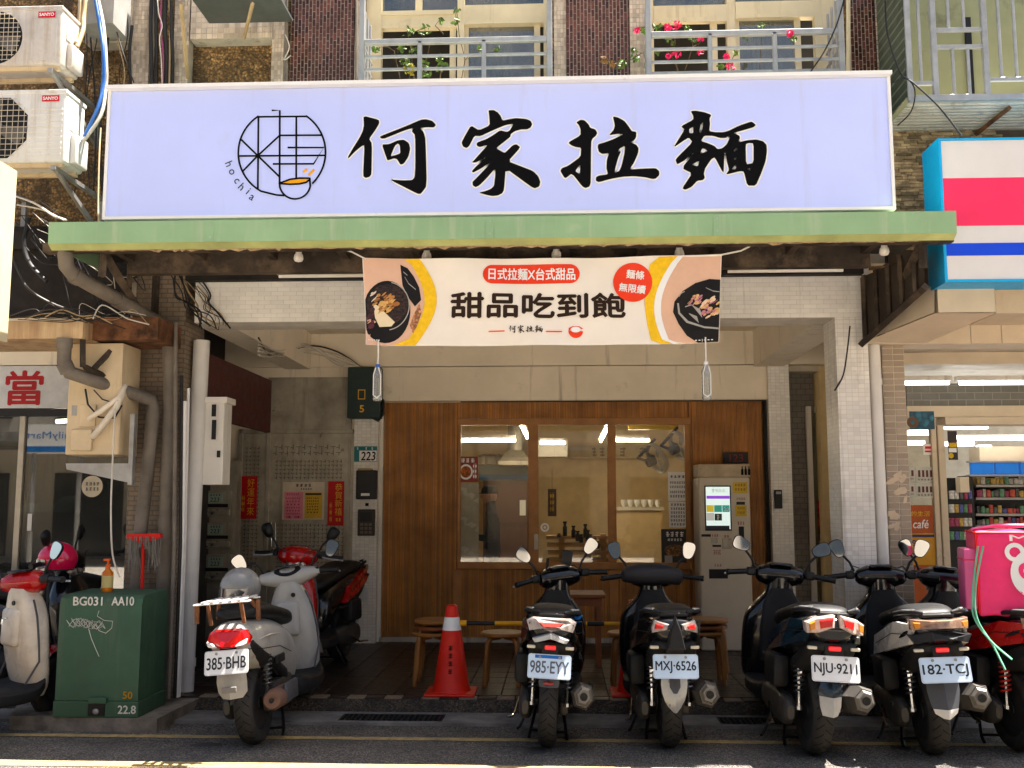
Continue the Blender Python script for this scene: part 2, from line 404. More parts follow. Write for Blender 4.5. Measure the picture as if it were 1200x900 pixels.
pvc_grey = mat('grey_pvc_pipe', (0.165,0.14,0.112), 0.6, var=0.2, scale=5, dirt=0.6, streak=0.3, dcol=(0.08,0.06,0.045))
pvc_white = mat('white_pvc_pipe', (0.68,0.65,0.60), 0.45, var=0.06, scale=3, dirt=0.22, streak=0.25, dcol=(0.32,0.28,0.22))
wood_m = mat('brown_slat_wood', (0.38,0.168,0.054), 0.5, var=0.25, scale=3, tone=0.22, bump=0.15)
wood_frame = mat('brown_wood_frame', (0.33,0.155,0.057), 0.45, var=0.15, scale=6, bump=0.1)
emboss_m = mat('emboss_shade_steel', (0.11,0.095,0.072), 0.5, metal=0.3)  # darker than the sheet: shading of the relief put into the colour
steel_m = mat('stainless_sheet', (0.40,0.365,0.30), 0.42, metal=0.35, var=0.25, scale=3, dirt=0.35, streak=0.45, dcol=(0.16,0.12,0.08), rvar=0.3)
black_m = mat('black_plastic', (0.007,0.007,0.0075), 0.42, var=0.2, scale=10)
white_print = mat('white_print', (0.80,0.79,0.76), 0.6, var=0.02, spec=0.2)
black_print = mat('black_print', (0.006,0.006,0.0065), 0.7, var=0.02, spec=0.1)
red_print = mat('red_print', (0.62,0.03,0.02), 0.6, var=0.05)
gold_print = mat('gold_print', (0.72,0.42,0.07), 0.5, var=0.08)
tube_lit = emis('lit_fluorescent_tube', (1.0,0.90,0.72), 10.0)
tube_store = emis('lit_store_tube', (1.0,0.96,0.90), 2.0)
tube_off = mat('unlit_fluorescent_tube', (0.80,0.76,0.70), 0.3, var=0.02)
glass_clear = glass_mat('shop_window_glass', (0.92,0.90,0.84), 0.062, 0.03)
glass_dark = glass_mat('dusty_window_glass', (0.62,0.66,0.60), 0.13, 0.16)
def struct(mb, name, m, smooth=None):
    return tag(mb.build(name, m, None, smooth), kind='structure')

# ================================================================ ground
m = MB(); m.box(-60, 60, -9.0, 0.9, -0.05, 0.12); struct(m, 'bounce_pavement', mat('pale_paving', (0.66,0.60,0.51), 0.8, var=0.1, scale=2, brick=(0.4,0.4,0.006,(0.25,0.23,0.2),0.0)))  # unseen pavement added pale and wide to bounce sunlight into the arcade
m = MB(); m.add([(-150,-150,-0.06),(150,-150,-0.06),(150,150,-0.06),(-150,150,-0.06)], [(0,1,2,3)]); struct(m, 'ground', concrete)
m = MB(); n = 40
m.add([(-60,0.9,0),(60,0.9,0),(60,7.11,0),(-60,7.11,0)], [(0,1,2,3)]); struct(m, 'road', asphalt)
def wavy_strip(y0, y1, z, x0=-14, x1=14, step=0.25, j=0.006):
    mb = MB(); xs = [x0+i*step for i in range(int((x1-x0)/step)+1)]
    vs = [(x, y0+random.uniform(-j, j), z) for x in xs]+[(x, y1+random.uniform(-j, j), z) for x in xs]; k = len(xs)
    mb.add(vs, [(i, i+1, k+i+1, k+i) for i in range(k-1)]); return mb
struct(wavy_strip(6.66, 6.745, 0.004), 'road_edge_line', yellow_paint)
crack_m = mat('road_crack', (0.035,0.033,0.031), 0.95); oil_m = mat('oil_stain', (0.055,0.052,0.05), 0.45, var=0.4, scale=9)
for k, (x_, y_, n_) in enumerate(((-3.0,6.55,9),(-0.6,6.50,10),(0.35,6.62,7),(2.0,6.45,8),(-1.6,6.92,9),(0.9,6.95,8))):
    pts = []; p = Vector((x_, y_))
    for j in range(n_): pts.append(tuple(p)); p += Vector((random.uniform(0.05,0.14), random.uniform(-0.05,0.05)))
    mb = MB(); L_ = [(a, b+random.uniform(0.002,0.005), 0.002) for a, b in pts]; R_ = [(a, b-random.uniform(0.001,0.004), 0.002) for a, b in pts]
    mb.add(L_+R_, [(i, i+1, n_+i+1, n_+i) for i in range(n_-1)]); struct(mb, 'road_crack', crack_m)
for k, (x_, y_, r_) in enumerate(((-0.15,6.45,0.10),(0.62,6.55,0.08),(1.45,6.42,0.11),(2.1,6.60,0.07),(-2.2,6.50,0.09))):
    mb = MB(); mb.add([(x_+r_*random.uniform(0.6,1.3)*math.cos(2*math.pi*j/18), y_+r_*0.7*random.uniform(0.6,1.3)*math.sin(2*math.pi*j/18), 0.0015) for j in range(18)], [list(range(18))]); struct(mb, 'oil_stain', oil_m)
struct(wavy_strip(5.93, 6.055, 0.004), 'road_lane_line', yellow_paint)
m = MB()
gx = [(-7.5,-1.52),(-0.80,1.08),(1.62,7.5)]
for a, b in gx: m.box(a, b, 7.10, 7.45, -0.05, 0.022)
for a, b in ((-1.52,-0.80),(1.08,1.62)):
    m.box(a, b, 7.10, 7.15, -0.05, 0.0215); m.box(a, b, 7.39, 7.45, -0.05, 0.0215)
gut = struct(m, 'gutter', concrete)
for k, (a, b) in enumerate(((-1.515,-0.805),(1.085,1.615))):
    t = thing('drain_grating', ('iron drain grating in the gutter in front of the orange cone', 'iron drain grating in the gutter behind the black scooter wheels')[k], 'grating', ((a+b)/2, 7.27, 0))
    mb = MB(); mb.box(a, b, 7.152, 7.165, -0.02, 0.02); mb.box(a, b, 7.373, 7.388, -0.02, 0.02); mb.box(a, a+0.013, 7.165, 7.373, -0.02, 0.02); mb.box(b-0.013, b, 7.165, 7.373, -0.02, 0.02); mb.build('frame', black_steel, t)
    x = a+0.03; first = None
    while x < b-0.02:
        if first is None:
            mb = MB(); mb.box(x, x+0.010, 7.166, 7.372, -0.02, 0.018); first = mb.build('bar', black_steel, t)
        else:
            o = first.copy(); COL.objects.link(o); o.location.x = x-(a+0.03)
        x += 0.036
    mb = MB()
    for y in (7.21, 7.27, 7.33): mb.box(a+0.02, b-0.02, y, y+0.006, -0.02, 0.010)
    mb.build('crossbar', black_steel, t)
m = MB()
m.prism([(7.45,-0.05),(7.45,0.028),(7.54,0.092),(7.54,-0.05)], -7.5, 7.5, 'YZ'); struct(m, 'ramp', terrazzo)
m = MB(); m.box(-7.5, 7.5, 7.542, 14.5, -0.05, 0.092); fl = struct(m, 'arcade_floor', grout_dark)
tw = 0.262; mb = MB(); mb.rbox(-tw/2+0.003, tw/2-0.003, -tw/2+0.003, tw/2-0.003, -0.01, 0.009, 0.003, seg=1); first = None; cnt = 0
for j in range(12):
    for i in range(24):
        x = -3.05+tw*(i+0.5); y = 7.68+tw*(j+0.5)
        if first is None:
            o = mb.build('floor_tile', floor_tile_m, fl, local=True); first = o
        else:
            o = first.copy(); COL.objects.link(o)
        o.location = (x-fl.location.x, y-fl.location.y, 0.092-fl.location.z+random.uniform(-0.001, 0.001)); cnt += 1
mb = MB(); mb.rbox(-0.064, 0.064, -0.056, 0.056, -0.01, 0.009, 0.003, seg=1); first = None; mb2 = MB(); mb2.rbox(-0.064, 0.064, -0.056, 0.056, -0.01, 0.009, 0.003, seg=1); f2 = None
for i in range(46):
    x = -3.1+0.1355*i
    if i % 2 == 0:
        if first is None: o = mb.build('edge_tile', edge_tile_m, fl, local=True); first = o
        else: o = first.copy(); COL.objects.link(o)
    else:
        if f2 is None: o = mb2.build('edge_tile', floor_tile_m, fl, local=True); f2 = o
        else: o = f2.copy(); COL.objects.link(o)
    o.location = (x-fl.location.x, 7.607-fl.location.y, 0.092-fl.location.z)

# ================================================================ apartment building over the arcade
B = thing('apartment_building', 'old tiled apartment building with balconies above the ramen shop arcade', 'building', (0, 7.6, 0))
def bp(mb, name, m, smooth=None, parent=None, stuff=False):
    o = mb.build(name, m, parent or B, smooth)
    if stuff: o['kind'] = 'stuff'
    return o
XR = PX(1046, 60, 7.8)
m = MB()
# wall with openings for the two windows
w1 = RC(428, -40, 646, 97, 7.8); w2 = RC(758, -40, 986, 97, 7.8)
zt = 6.4
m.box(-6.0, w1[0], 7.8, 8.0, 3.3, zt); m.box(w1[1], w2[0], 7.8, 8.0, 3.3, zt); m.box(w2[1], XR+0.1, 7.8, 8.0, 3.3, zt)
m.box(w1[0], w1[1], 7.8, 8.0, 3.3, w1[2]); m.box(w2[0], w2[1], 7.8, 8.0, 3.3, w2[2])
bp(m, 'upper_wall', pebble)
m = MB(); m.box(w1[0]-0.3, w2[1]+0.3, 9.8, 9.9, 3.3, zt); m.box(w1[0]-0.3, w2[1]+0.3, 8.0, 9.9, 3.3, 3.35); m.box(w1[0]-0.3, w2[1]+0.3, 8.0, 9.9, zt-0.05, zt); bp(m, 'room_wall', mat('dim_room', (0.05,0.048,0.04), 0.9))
for (a, b) in ((341,415),(663,737),(996,1026)):
    x0, x1, z0, z1 = RC(a, -60, b, 130, 7.72); m = MB(); m.box(x0, x1, 7.72, 7.81, 3.3, zt); pl = bp(m, 'pilaster', pale_grout)
    m = MB(); tile_field(m, x0+0.004, x1, 3.55, 5.6, 7.72, 0.0285, 0.062, 0.0065, 0.006, vertical=True); bp(m, 'brown_tiles', brown_tile, parent=pl, stuff=True)
for (a, b) in ((154,176),(204,222),(319,333),(416,424),(649,663),(738,757),(1026,1043)):
    x0, x1, z0, z1 = RC(a, -60, b, 130, 7.70); m = MB(); m.box(x0, x1, 7.70, 7.80, 3.3, zt); pl = bp(m, 'tile_strip', grout_dark if a > 1000 else pale_grout)
    m = MB(); tile_field(m, x0+0.002, x1, 3.55, 5.6, 7.70, 0.0262, 0.037, 0.005, 0.004, stagger=0.0); bp(m, 'mosaic_tiles', mosaic_m, parent=pl, stuff=True)
for (a, b, c, d) in ((100,28,154,50),(223,24,319,45)):
    x0, x1, z0, z1 = RC(a, c if c < d else d, b, d, 7.66) if False else (PX(a, 40, 7.66), PX(c, 40, 7.66), PZ((a+c)/2, d, 7.66), PZ((a+c)/2, b, 7.66))
    m = MB(); m.box(x0, x1, 7.66, 7.80, z0, z1+1.2); lg = bp(m, 'tile_ledge', pale_grout)
    m = MB(); tile_field(m, x0+0.002, x1, z0+0.002, z1+1.1, 7.66, 0.045, 0.045, 0.006, 0.004, stagger=0.0); bp(m, 'mosaic_tiles', mosaic_m, parent=lg, stuff=True)

# ---- balcony windows: frames, panes
pane_green = glass_mat('green_window_glass', (0.42,0.50,0.42), 0.16, 0.30)
def bar(mb, x0, y0, x1, y1, Y, dep): mb.boxR(x0, y0, x1, y1, Y, dep)
def window(frames, panes, open_panes):
    m = MB()
    for f in frames: bar(m, *f)
    w = bp(m, 'window', alu_cream)
    for (x0, y0, x1, y1, Y) in panes:
        m = MB(); m.boxR(x0, y0, x1, y1, Y, 0.006); bp(m, 'pane', pane_green, parent=w)
    return w
window([(429,-40,447,100,7.84,0.08),(536,-40,544,100,7.842,0.08),(637,-40,647,100,7.84,0.08),(447,14,536,32,7.845,0.07),(544,5,637,28,7.845,0.07),
        (448,12,536,17,7.83,0.03),(545,24,637,27,7.83,0.03),(527,32,534,100,7.88,0.03),(487,-40,495,12,7.88,0.03),(626,28,633,100,7.88,0.03),(544,28,549,100,7.88,0.03)],
       [(447,-40,536,14,7.90),(549,28,626,100,7.90),(544,-40,637,5,7.90)], [])
window([(758,-40,766,100,7.84,0.08),(852,-40,862,100,7.842,0.08),(955,-40,987,100,7.84,0.08),(766,6,852,24,7.845,0.07),(862,1,955,20,7.845,0.07),
        (766,20,852,25,7.83,0.03),(862,16,955,20,7.83,0.03),(833,24,841,100,7.88,0.03),(932,20,939,100,7.88,0.03),(862,20,867,100,7.88,0.03)],
       [(766,-40,852,6,7.90),(867,20,932,100,7.90),(862,-40,955,1,7.90)], [])
m = MB()
for a in (-0.1, 0.12): pass
# curtains behind the green panes
for (x0, x1) in ((549,600),(862,915)):
    a, b, c, d = RC(x0, -40, x1, 100, 8.15); m = MB(); k = 26
    vs = [(a+(b-a)*i/k, 8.15+0.02*math.sin(i*1.9), z) for z in (c, d) for i in range(k+1)]
    m.add(vs, [(i, i+1, k+2+i, k+1+i) for i in range(k)]); bp(m, 'curtain', mat('grey_green_curtain', (0.30,0.33,0.27), 0.8), smooth=60)

# ---- balcony railings
def railing(label, posts, ys, x0, x1, Y, ytop, ybot):
    a = P(x0, ybot, Y); t = thing('balcony_railing', label, 'railing', ((PX(x0,50,Y)+PX(x1,50,Y))/2, Y, PZ((x0+x1)/2, ybot, Y)))
    zb, zt_ = PZ((x0+x1)/2, ybot+25, Y), PZ((x0+x1)/2, ytop, Y)
    for k, p in enumerate(posts):
        w = 0.021 if k in (0, len(posts)-1) else 0.016
        x = PX(p, 60, Y); m = MB(); m.rbox(x-w, x+w, Y-0.02, Y+0.02, zb-0.15, zt_+(0.5 if k in (0, len(posts)-1) else 0), 0.004, seg=1); m.build('post', rail_grey, t)
    xa, xb = PX(x0, 60, Y), PX(x1, 60, Y)
    for k, y in enumerate(ys):
        z = PZ((x0+x1)/2, y, Y); h = 0.02 if k == 0 else 0.011; m = MB()
        m.rbox(xa+0.022, xb-0.022, Y-h*1.0+0.001*k, Y+h-0.001*k, z-h, z+h, 0.003, seg=1); m.build('rail', rail_grey, t)
    for xs in (xa, xb):
        for y in ys:
            z = PZ((x0+x1)/2, y, Y); m = MB(); m.rbox(xs-0.010, xs+0.010, Y+0.022, Y+0.40, z-0.009, z+0.009, 0.003, seg=1); m.build('side_rail', rail_grey, t)
        for q in range(3):
            m = MB(); m.rbox(xs-0.0085, xs+0.0085, Y+0.10+q*0.11, Y+0.118+q*0.11, zb, zt_+0.3, 0.003, seg=1); m.build('side_bar', rail_grey, t)
    return t
railing('grey balcony railing left of the middle tiled pilaster', (424,492,567,644), (48,65,80,94), 424, 644, 7.38, 48, 96)
railing('grey balcony railing with pink flowers right of the middle tiled pilaster', (760,832,908,986), (39,56,71,84), 760, 986, 7.38, 39, 88)
m = MB(); a = PX(424,95,7.38); b = PX(646,95,7.38); zf = PZ(535,104,7.38); m.box(a-0.02, b+0.02, 7.36, 7.80, zf-0.12, zf); a = PX(758,95,7.38); b = PX(988,95,7.38); m.box(a-0.02, b+0.02, 7.36, 7.80, zf-0.12, zf); bp(m, 'balcony_slab', pale_grout)

# ---- arcade frame: beams, ceiling, pillars
zB = PZ(600, 375, YF)
xL, xRr = PX(228, 360, YF), PX(1020, 360, YF)
m = MB(); m.box(xL, xRr, YF+0.004, YF+0.35, zB, 3.40); fb = bp(m, 'front_beam', mat('light_beam_grout', (0.62,0.57,0.49), 0.8))
m = MB(); tile_field(m, xL+0.003, xRr, zB+0.003, 3.36, YF+0.004, 0.098, 0.0335, 0.003, 0.004, jit=0.001); bp(m, 'beam_tiles', white_tile, parent=fb, stuff=True)
m = MB(); m.box(-5.2, 5.4, YF+0.35, YW+0.6, 3.26, 3.40); bp(m, 'arcade_ceiling', cream_paint)
m = MB(); m.box(xRr-0.32, xRr-0.02, YF+0.352, YW-0.13, zB+0.02, 3.258); bp(m, 'side_beam', cream_paint)
m = MB(); m.box(xL-0.06, xL+0.20, YF+0.352, YW-0.13, zB+0.02, 3.258); bp(m, 'side_beam', cream_paint)
zl0, zl1 = PZ(670, 469, YW-0.1), PZ(670, 429, YW-0.1)
xs0, xs1 = PX(447, 500, YW-0.1), PX(903, 450, YW-0.1)
m = MB(); m.box(-3.49, 2.75, YW-0.12, YW+0.3, zl1+0.006, 3.259); bp(m, 'back_beam', cream_paint)
m = MB(); m.rbox(xs0-0.02, xs1, YW-0.10, YW+0.25, zl0, zl1, 0.004, seg=1); bp(m, 'shutter_box', cream_paint)
# right white tiled pillar with down pipe, left tiled pillar
x0 = PX(984, 520, YF); x1 = PX(1022, 520, YF)
m = MB(); m.box(x0, x1, YF+0.0, YF+0.34, 0.05, zB); bp(m, 'pillar', white_tile_b)
x0 = PX(152, 520, YF); x1 = PX(212, 520, YF)
m = MB(); m.box(x0, x1, YF, YF+0.42, 0.05, 3.3); bp(m, 'pillar', beige_tile_b)
# inner columns by the shop front
for (a, b, yt) in ((414, 442, 425), (904, 929, 420)):
    x0, x1 = PX(a, 600, YW-0.12), PX(b, 600, YW-0.12); m = MB(); m.box(x0, x1, YW-0.14, YW+0.2, 0.08, PZ(a, yt, YW) if a > 900 else zl1); bp(m, 'inner_column', white_tile_b)
# party walls
m = MB()
m.box(PX(929,600,YW-0.1)+0.002, PX(985,600,YW), YW+0.3, YW+0.42, 0.05, 3.25)
bp(m, 'recess_wall', dark_tile_b)
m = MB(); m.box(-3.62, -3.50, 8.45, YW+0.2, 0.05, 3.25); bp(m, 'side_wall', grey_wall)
m = MB(); m.box(-3.50, PX(414,600,YW-0.1), YW-0.02, YW+0.1, 0.05, 3.25); m.box(-3.50, PX(414,600,YW-0.1), YW-0.078, YW-0.021, PZ(360,443,YW), PZ(360,430,YW)); bp(m, 'entrance_head', cream_paint)
# lower soffit + wall behind awning, dark
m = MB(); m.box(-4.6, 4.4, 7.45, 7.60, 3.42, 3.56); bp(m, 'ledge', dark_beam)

# side doorway to the right of the inner column
t = thing('side_door', 'white framed side door with a red poster behind the right pillar', 'door', (PX(960,600,YW+0.25), YW+0.25, 0.1))
m = MB(); Y = YW+0.24
for r in ((949,476,955,745),(955,476,990,483),(966,490,970,745)): m.boxR(*r, Y, 0.05)
m.build('frame', white_paint, t)
m = MB(); m.boxR(955,484,966,745, Y+0.01, 0.01); m.build('pane', glass_dark, t)
m = MB(); m.boxR(959,587,974,633, Y-0.006, 0.004); pst = m.build('poster', mat('red_poster', (0.45,0.05,0.05), 0.5, cells=14, var=0.2), t)
m = MB(); m.boxR(961,589,973,595, Y-0.010, 0.002); m.boxR(961,626,973,632, Y-0.010, 0.002); m.build('paper_band', white_print, pst)

# ---- the house across the street (behind the camera; it closes the street and shows in the glass)
O = thing('opposite_house', 'pale apartment house across the street seen only as reflections in the glass', 'building', (0,-9.2,0))
m = MB(); m.box(-30, 30, -10.2, -9.2, 0, 8.5); m.build('wall', mat('pale_render', (0.55,0.49,0.40), 0.8, var=0.1, scale=1.0, streak=0.3, dcol=(0.25,0.2,0.15)), O)
dkw = mat('opposite_window', (0.03,0.035,0.04), 0.1)
for i in range(-9, 10):
    for z in (1.0, 4.0, 6.6):
        m = MB(); m.box(i*3.0-0.9, i*3.0+0.9, -9.2, -9.16, z-0.8 if z < 2 else z-0.3, z+1.3); m.build('window', dkw, O)
m = MB(); m.box(-30, 30, -9.2, -5.6, 2.9, 3.1); m.build('canopy', concrete, O)  # unseen canopy, deepened so its shade darkens the paving mirrored in the panes
# ================================================================ wooden shop front
S = thing('ramen_shopfront', 'brown slatted wooden shop front with three sliding window panes', 'shopfront', (PX(670,700,YW), YW, 0.1))
xa, xb = PX(449, 600, YW), PX(897, 600, YW); zb, zt2 = 0.1, PZ(670, 471, YW)
wx0, wx1, wz0, wz1 = RC(536, 490, 809, 667, YW)
def slats(x0, x1, z0, z1):
    m = MB(); m.box(x0, x1, YW+0.022, YW+0.05, z0, z1); pn = m.build('slat_board', mat('slat_gap_shade', (0.24,0.105,0.035), 0.6), S)  # darker copy of the wood, shade between the slats put into its colour
    m = MB(); x = x0+0.002
    while x < x1-0.02:
        m.tone = random.random(); m.box(x, min(x+0.0195, x1), YW-0.004+random.uniform(-0.001,0.001), YW+0.023, z0+0.001, z1-0.001); x += 0.0255
    o = m.build('slats', wood_m, pn); o['kind'] = 'stuff'
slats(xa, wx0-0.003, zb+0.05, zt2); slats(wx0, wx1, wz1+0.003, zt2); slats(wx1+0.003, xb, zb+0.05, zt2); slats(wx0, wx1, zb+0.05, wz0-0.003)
m = MB(); m.box(xa-0.02, xb+0.01, YW-0.03, YW+0.05, 0.09, 0.148); m.build('sill', pale_grout, S)
m = MB(); m.box(xa-0.045, xa-0.004, YW-0.03, YW+0.04, 0.1, zt2); m.build('edge_trim', white_paint, S)
m = MB(); m.box(xb+0.004, xb+0.07, YW-0.035, YW+0.04, 0.1, zt2); m.box(xa+0.8, xb+0.06, YW-0.036, YW+0.03, zt2+0.002, zt2+0.03); m.build('shutter_track', black_m, S)
FR = [(536,490,809,498),(536,659,809,667),(536,498,540,659),(803,498,809,659),(619,498,631,659),(712,498,722,659)]
for k, r in enumerate(FR):
    m = MB(); x0, x1, z0, z1 = RC(*r, YW); m.rbox(x0, x1, YW-0.03+0.002*(k % 3), YW+0.03, z0, z1, 0.004, seg=1); m.build('window_frame', wood_frame, S)
# lower door stiles
for px in (536, 719): 
    m = MB(); x0, x1, z0, z1 = RC(px-5, 668, px+5, 746, YW); m.rbox(x0, x1, YW-0.018, YW+0.02, z0, z1, 0.003, seg=1); m.build('door_stile', wood_frame, S)
for (a, b) in ((540,619),(631,712),(722,803)):
    m = MB(); x0, x1, z0, z1 = RC(a, 498, b, 659, YW); m.box(x0, x1, YW+0.002, YW+0.008, z0, z1); m.build('pane', glass_clear, S)
m = MB(); m.boxR(626,626,631,644, YW-0.038, 0.008); m.build('pull_handle', steel_m, S)
# ---- dining room behind the glass
room = mat('dining_room_wall', (0.64,0.49,0.27), 0.7, var=0.08)
m = MB(); RX0, RX1, RY = xa-0.3, xb+0.6, 14.2
m.box(RX0, RX1, RY, RY+0.1, 0.0, 3.0); m.box(RX0-0.1, RX0, YW+0.06, RY, 0.0, 3.0); m.box(RX1, RX1+0.1, YW+0.06, RY, 0.0, 3.0); m.build('room_wall', room, S)
m = MB(); m.box(RX0, RX1, YW+0.06, RY, 2.86, 2.95); m.build('room_ceiling', mat('room_ceiling', (0.5,0.45,0.36), 0.8), S)
m = MB(); m.box(RX0, RX1, YW+0.06, RY, 0.02, 0.10); m.build('room_floor', mat('room_floor', (0.16,0.11,0.07), 0.5), S)
def room_tube(p0, p1, lab):
    t = thing('tube_light', lab, 'light', ((p0[0]+p1[0])/2, (p0[1]+p1[1])/2, p0[2]-0.02), 'tube lights in the dining room')
    m = MB(); m.tube([p0, p1], 0.017, 8); m.build('tube', tube_lit, t)
    q0, q1 = Vector(p0)+Vector((0,0,0.035)), Vector(p1)+Vector((0,0,0.035)); d = (q1-q0).normalized(); M = Matrix.Translation((q0+q1)/2) @ d.to_track_quat('X','Z').to_matrix().to_4x4(); L_ = (q1-q0).length/2
    m = MB(); m.box(-L_, L_, -0.03, 0.03, -0.013, 0.02, M=M); m.build('fitting', white_paint, t)
def on(px, py, Y): return tuple(P(px, py, Y))
room_tube(on(541,516,11.6), on(604,516,11.6), 'lit tube light behind the left window pane')
room_tube(on(633,519,12.2), on(662,519,12.2), 'short lit tube light behind the middle window pane')
room_tube(on(704,517,12.6), on(713,500,11.4), 'slanting lit tube light behind the middle window pane')
room_tube(on(722,516,12.4), on(761,516,12.4), 'lit tube light behind the right window pane')
room_tube(on(611,499,11.3), on(618,513,12.3), 'lit tube light pointing inwards behind the left window pane')
# things inside
def simple(name, label, cat, mb, m, group=None, smooth=None): return tag(mb.build(name, m, None, smooth), label, cat, group)
dk_wood = mat('dark_walnut', (0.075,0.035,0.02), 0.45); lt_wood = mat('pale_shelf_wood', (0.42,0.25,0.11), 0.5)
t = thing('wall_cabinet', 'dark wooden cabinet standing in the room behind the left window pane', 'cabinet', on(585,700,13.2))
m = MB(); m.boxR(566,563,622,750, 13.2, 0.5); m.build('carcass', dk_wood, t)
m = MB(); m.boxR(570,568,618,612, 13.19, 0.008); m.build('door_panel', mat('walnut_panel', (0.10,0.045,0.025), 0.4), t); m = MB(); m.boxR(570,618,618,700, 13.19, 0.008); m.build('door_panel', MATS['walnut_panel'], t)
m = MB(); m.boxR(609,586,616,604, 13.18, 0.006); m.build('notice', white_print, t)
t = thing('grey_cupboard', 'grey green cupboard with a blue strip behind the left window pane', 'cupboard', on(560,560,13.9))
m = MB(); m.boxR(561,545,624,563, 13.7, 0.4); m.build('body', mat('greygreen', (0.16,0.19,0.18), 0.5), t); m = MB(); m.boxR(562,556,623,562, 13.69, 0.01); m.build('blue_strip', mat('bluestrip', (0.06,0.16,0.35), 0.4), t)
t = thing('bottle_rack', 'slatted wooden rack holding dark bottles behind the middle window pane', 'rack', on(680,700,11.5))
for k, y in enumerate((628, 637, 646, 655, 668)):
    m = MB(); m.boxR(640+k, y, 716, y+4, 11.5-0.02*k, 0.35); m.build('shelf', lt_wood, t)
for x in (655, 686, 704): m = MB(); m.boxR(x, 626, x+7, 730, 11.53, 0.3); m.build('upright', lt_wood, t)
for k, (px, py, h) in enumerate(((672,616,14),(677,622,12),(681,626,10),(686,614,16),(689,621,14),(692,626,12),(696,630,10),(700,634,9),(662,611,17),(655,625,5))):
    a, b, c, d = RC(px-2.6, py, px+2.6, py+h, 11.4); r = (b-a)/2; M = Matrix.Translation(((a+b)/2, 11.4, c)); hh = d-c
    mb = MB(); mb.lathe([(r,0),(r,hh*0.6),(r*0.6,hh*0.72),(r*0.6,hh*0.85),(r*0.9,hh*0.86),(r*0.9,hh)], 10, M=M); simple('dark_bottle', 'small dark bottle on the slatted wooden rack inside', 'bottle', mb, black_m, 'bottles on the rack inside')
t = thing('serving_counter', 'cream counter with stacked bowls behind the right window pane', 'counter', on(760,700,13.0))
m = MB(); m.boxR(722,598,776,745, 13.0, 0.5); m.build('body', room, t); m = MB(); m.boxR(720,594,778,598, 12.97, 0.55); m.build('top', mat('counter_top', (0.65,0.6,0.5), 0.3), t)
for k in range(6):
    a, b, c, d = RC(728+k*8, 586, 735+k*8, 594, 13.1); M = Matrix.Translation(((a+b)/2, 13.2, c)); mb = MB(); w = (b-a)/2; mb.lathe([(w*0.5,0),(w,0.05),(w,0.09),(w*0.9,0.09)], 12, M=M); simple('bowl_stack', 'pale bowl on the cream counter inside', 'bowl', mb, white_print, 'bowls on the counter inside')
for k, (px, py) in enumerate(((770,537),(797,523))):
    Y = 11.2; c = P(px, py, Y); M = Matrix.Translation(c) @ Matrix.Rotation(rad(62), 4, 'Y') @ Matrix.Rotation(rad(-20), 4, 'X')
    t = thing('wall_fan', ('grey wall fan hanging behind the right window pane', 'upper grey wall fan at the corner of the right window pane')[k], 'fan', c)
    m = MB()
    for q in range(5): m.lathe([(0.03+0.033*q,0.0),(0.033+0.033*q,0.003),(0.036+0.033*q,0.0)], 24, M=M, close=True)
    m.lathe([(0.17,-0.03),(0.178,0.0),(0.17,0.03),(0.162,0.0)], 24, M=M, close=True); m.build('guard', mat('fan_grey', (0.42,0.40,0.36), 0.4), t)
    m = MB(); m.lathe([(0.0,-0.14),(0.05,-0.13),(0.055,-0.04),(0.0,-0.03)], 14, M=M); m.tube([M @ Vector((0,0,-0.1)), M @ Vector((-0.1,0,-0.2)), c+Vector((0.0,0.25,0.22))], 0.018, 8); m.build('motor', black_m, t)
    m = MB()
    for q in range(3):
        A = M @ Matrix.Rotation(rad(120*q), 4, 'Z'); m.add([(0.02,-0.02,0.0),(0.14,-0.06,0.012),(0.15,0.03,-0.012),(0.03,0.03,-0.005)], [(0,1,2,3)], M=A)
    m.build('blade', mat('fan_blade', (0.2,0.2,0.2), 0.3), t)
mb = MB(); mb.boxR(737,494,795,503, 12.0, 0.15); simple('air_duct', 'yellow duct along the ceiling behind the right window pane', 'duct', mb, mat('duct_yellow', (0.45,0.30,0.05), 0.5))
mb = MB(); mb.boxR(630,515,665,535, 13.0, 0.4); simple('air_conditioner', 'white wall air conditioner behind the middle window pane', 'air conditioner', mb, white_paint)
mb = MB(); mb.boxR(668,522,790,537, 14.0, 0.05); o = simple('menu_board', 'long cream menu board high on the dining room wall', 'menu board', mb, mat('menu_board', (0.48,0.38,0.22), 0.6))
m = MB(); writeR(m, '~2', 693, 524, 710, 535, 13.995); writeR(m, '~1', 725, 524, 735, 535, 13.995); writeR(m, '~1', 748, 524, 758, 535, 13.995); m.build('lettering', mat('menu_ink', (0.2,0.14,0.08), 0.6), o)
# posters on the glass
def sheet(name, label, cat, r, Y, m, lines=None, th=0.003):
    mb = MB(); mb.boxR(*r, Y, th); o = simple(name, label, cat, mb, m)
    return o
o = sheet('notice_paper', 'white notice with black writing taped inside the right pane', 'notice', (783,553,805,587), YW-0.003, white_print)
m = MB()
for s, y0, y1 in (('~4',557,560),('~9',564,567),('~9',569,572),('~8',575,578),('~6',580,583)): writeR(m, s, 785, y0, 803, y1, YW-0.0045)
m.build('lettering', black_print, o)
o = sheet('notice_paper', 'lower white price list hanging inside the right pane', 'notice', (784,588,806,618), YW-0.0035, white_print)
m = MB()
for k in range(6): writeR(m, ('~5','~6','~6','~6','~6','~5')[k], 786, 590+k*4.6, 803, 592.8+k*4.6, YW-0.0050)
m.build('lettering', black_print, o)
o = sheet('ramen_poster', 'black ramen poster with a bowl at the bottom of the right pane', 'poster', (775,620,807,664), YW-0.003, mat('poster_black', (0.02,0.018,0.017), 0.4))
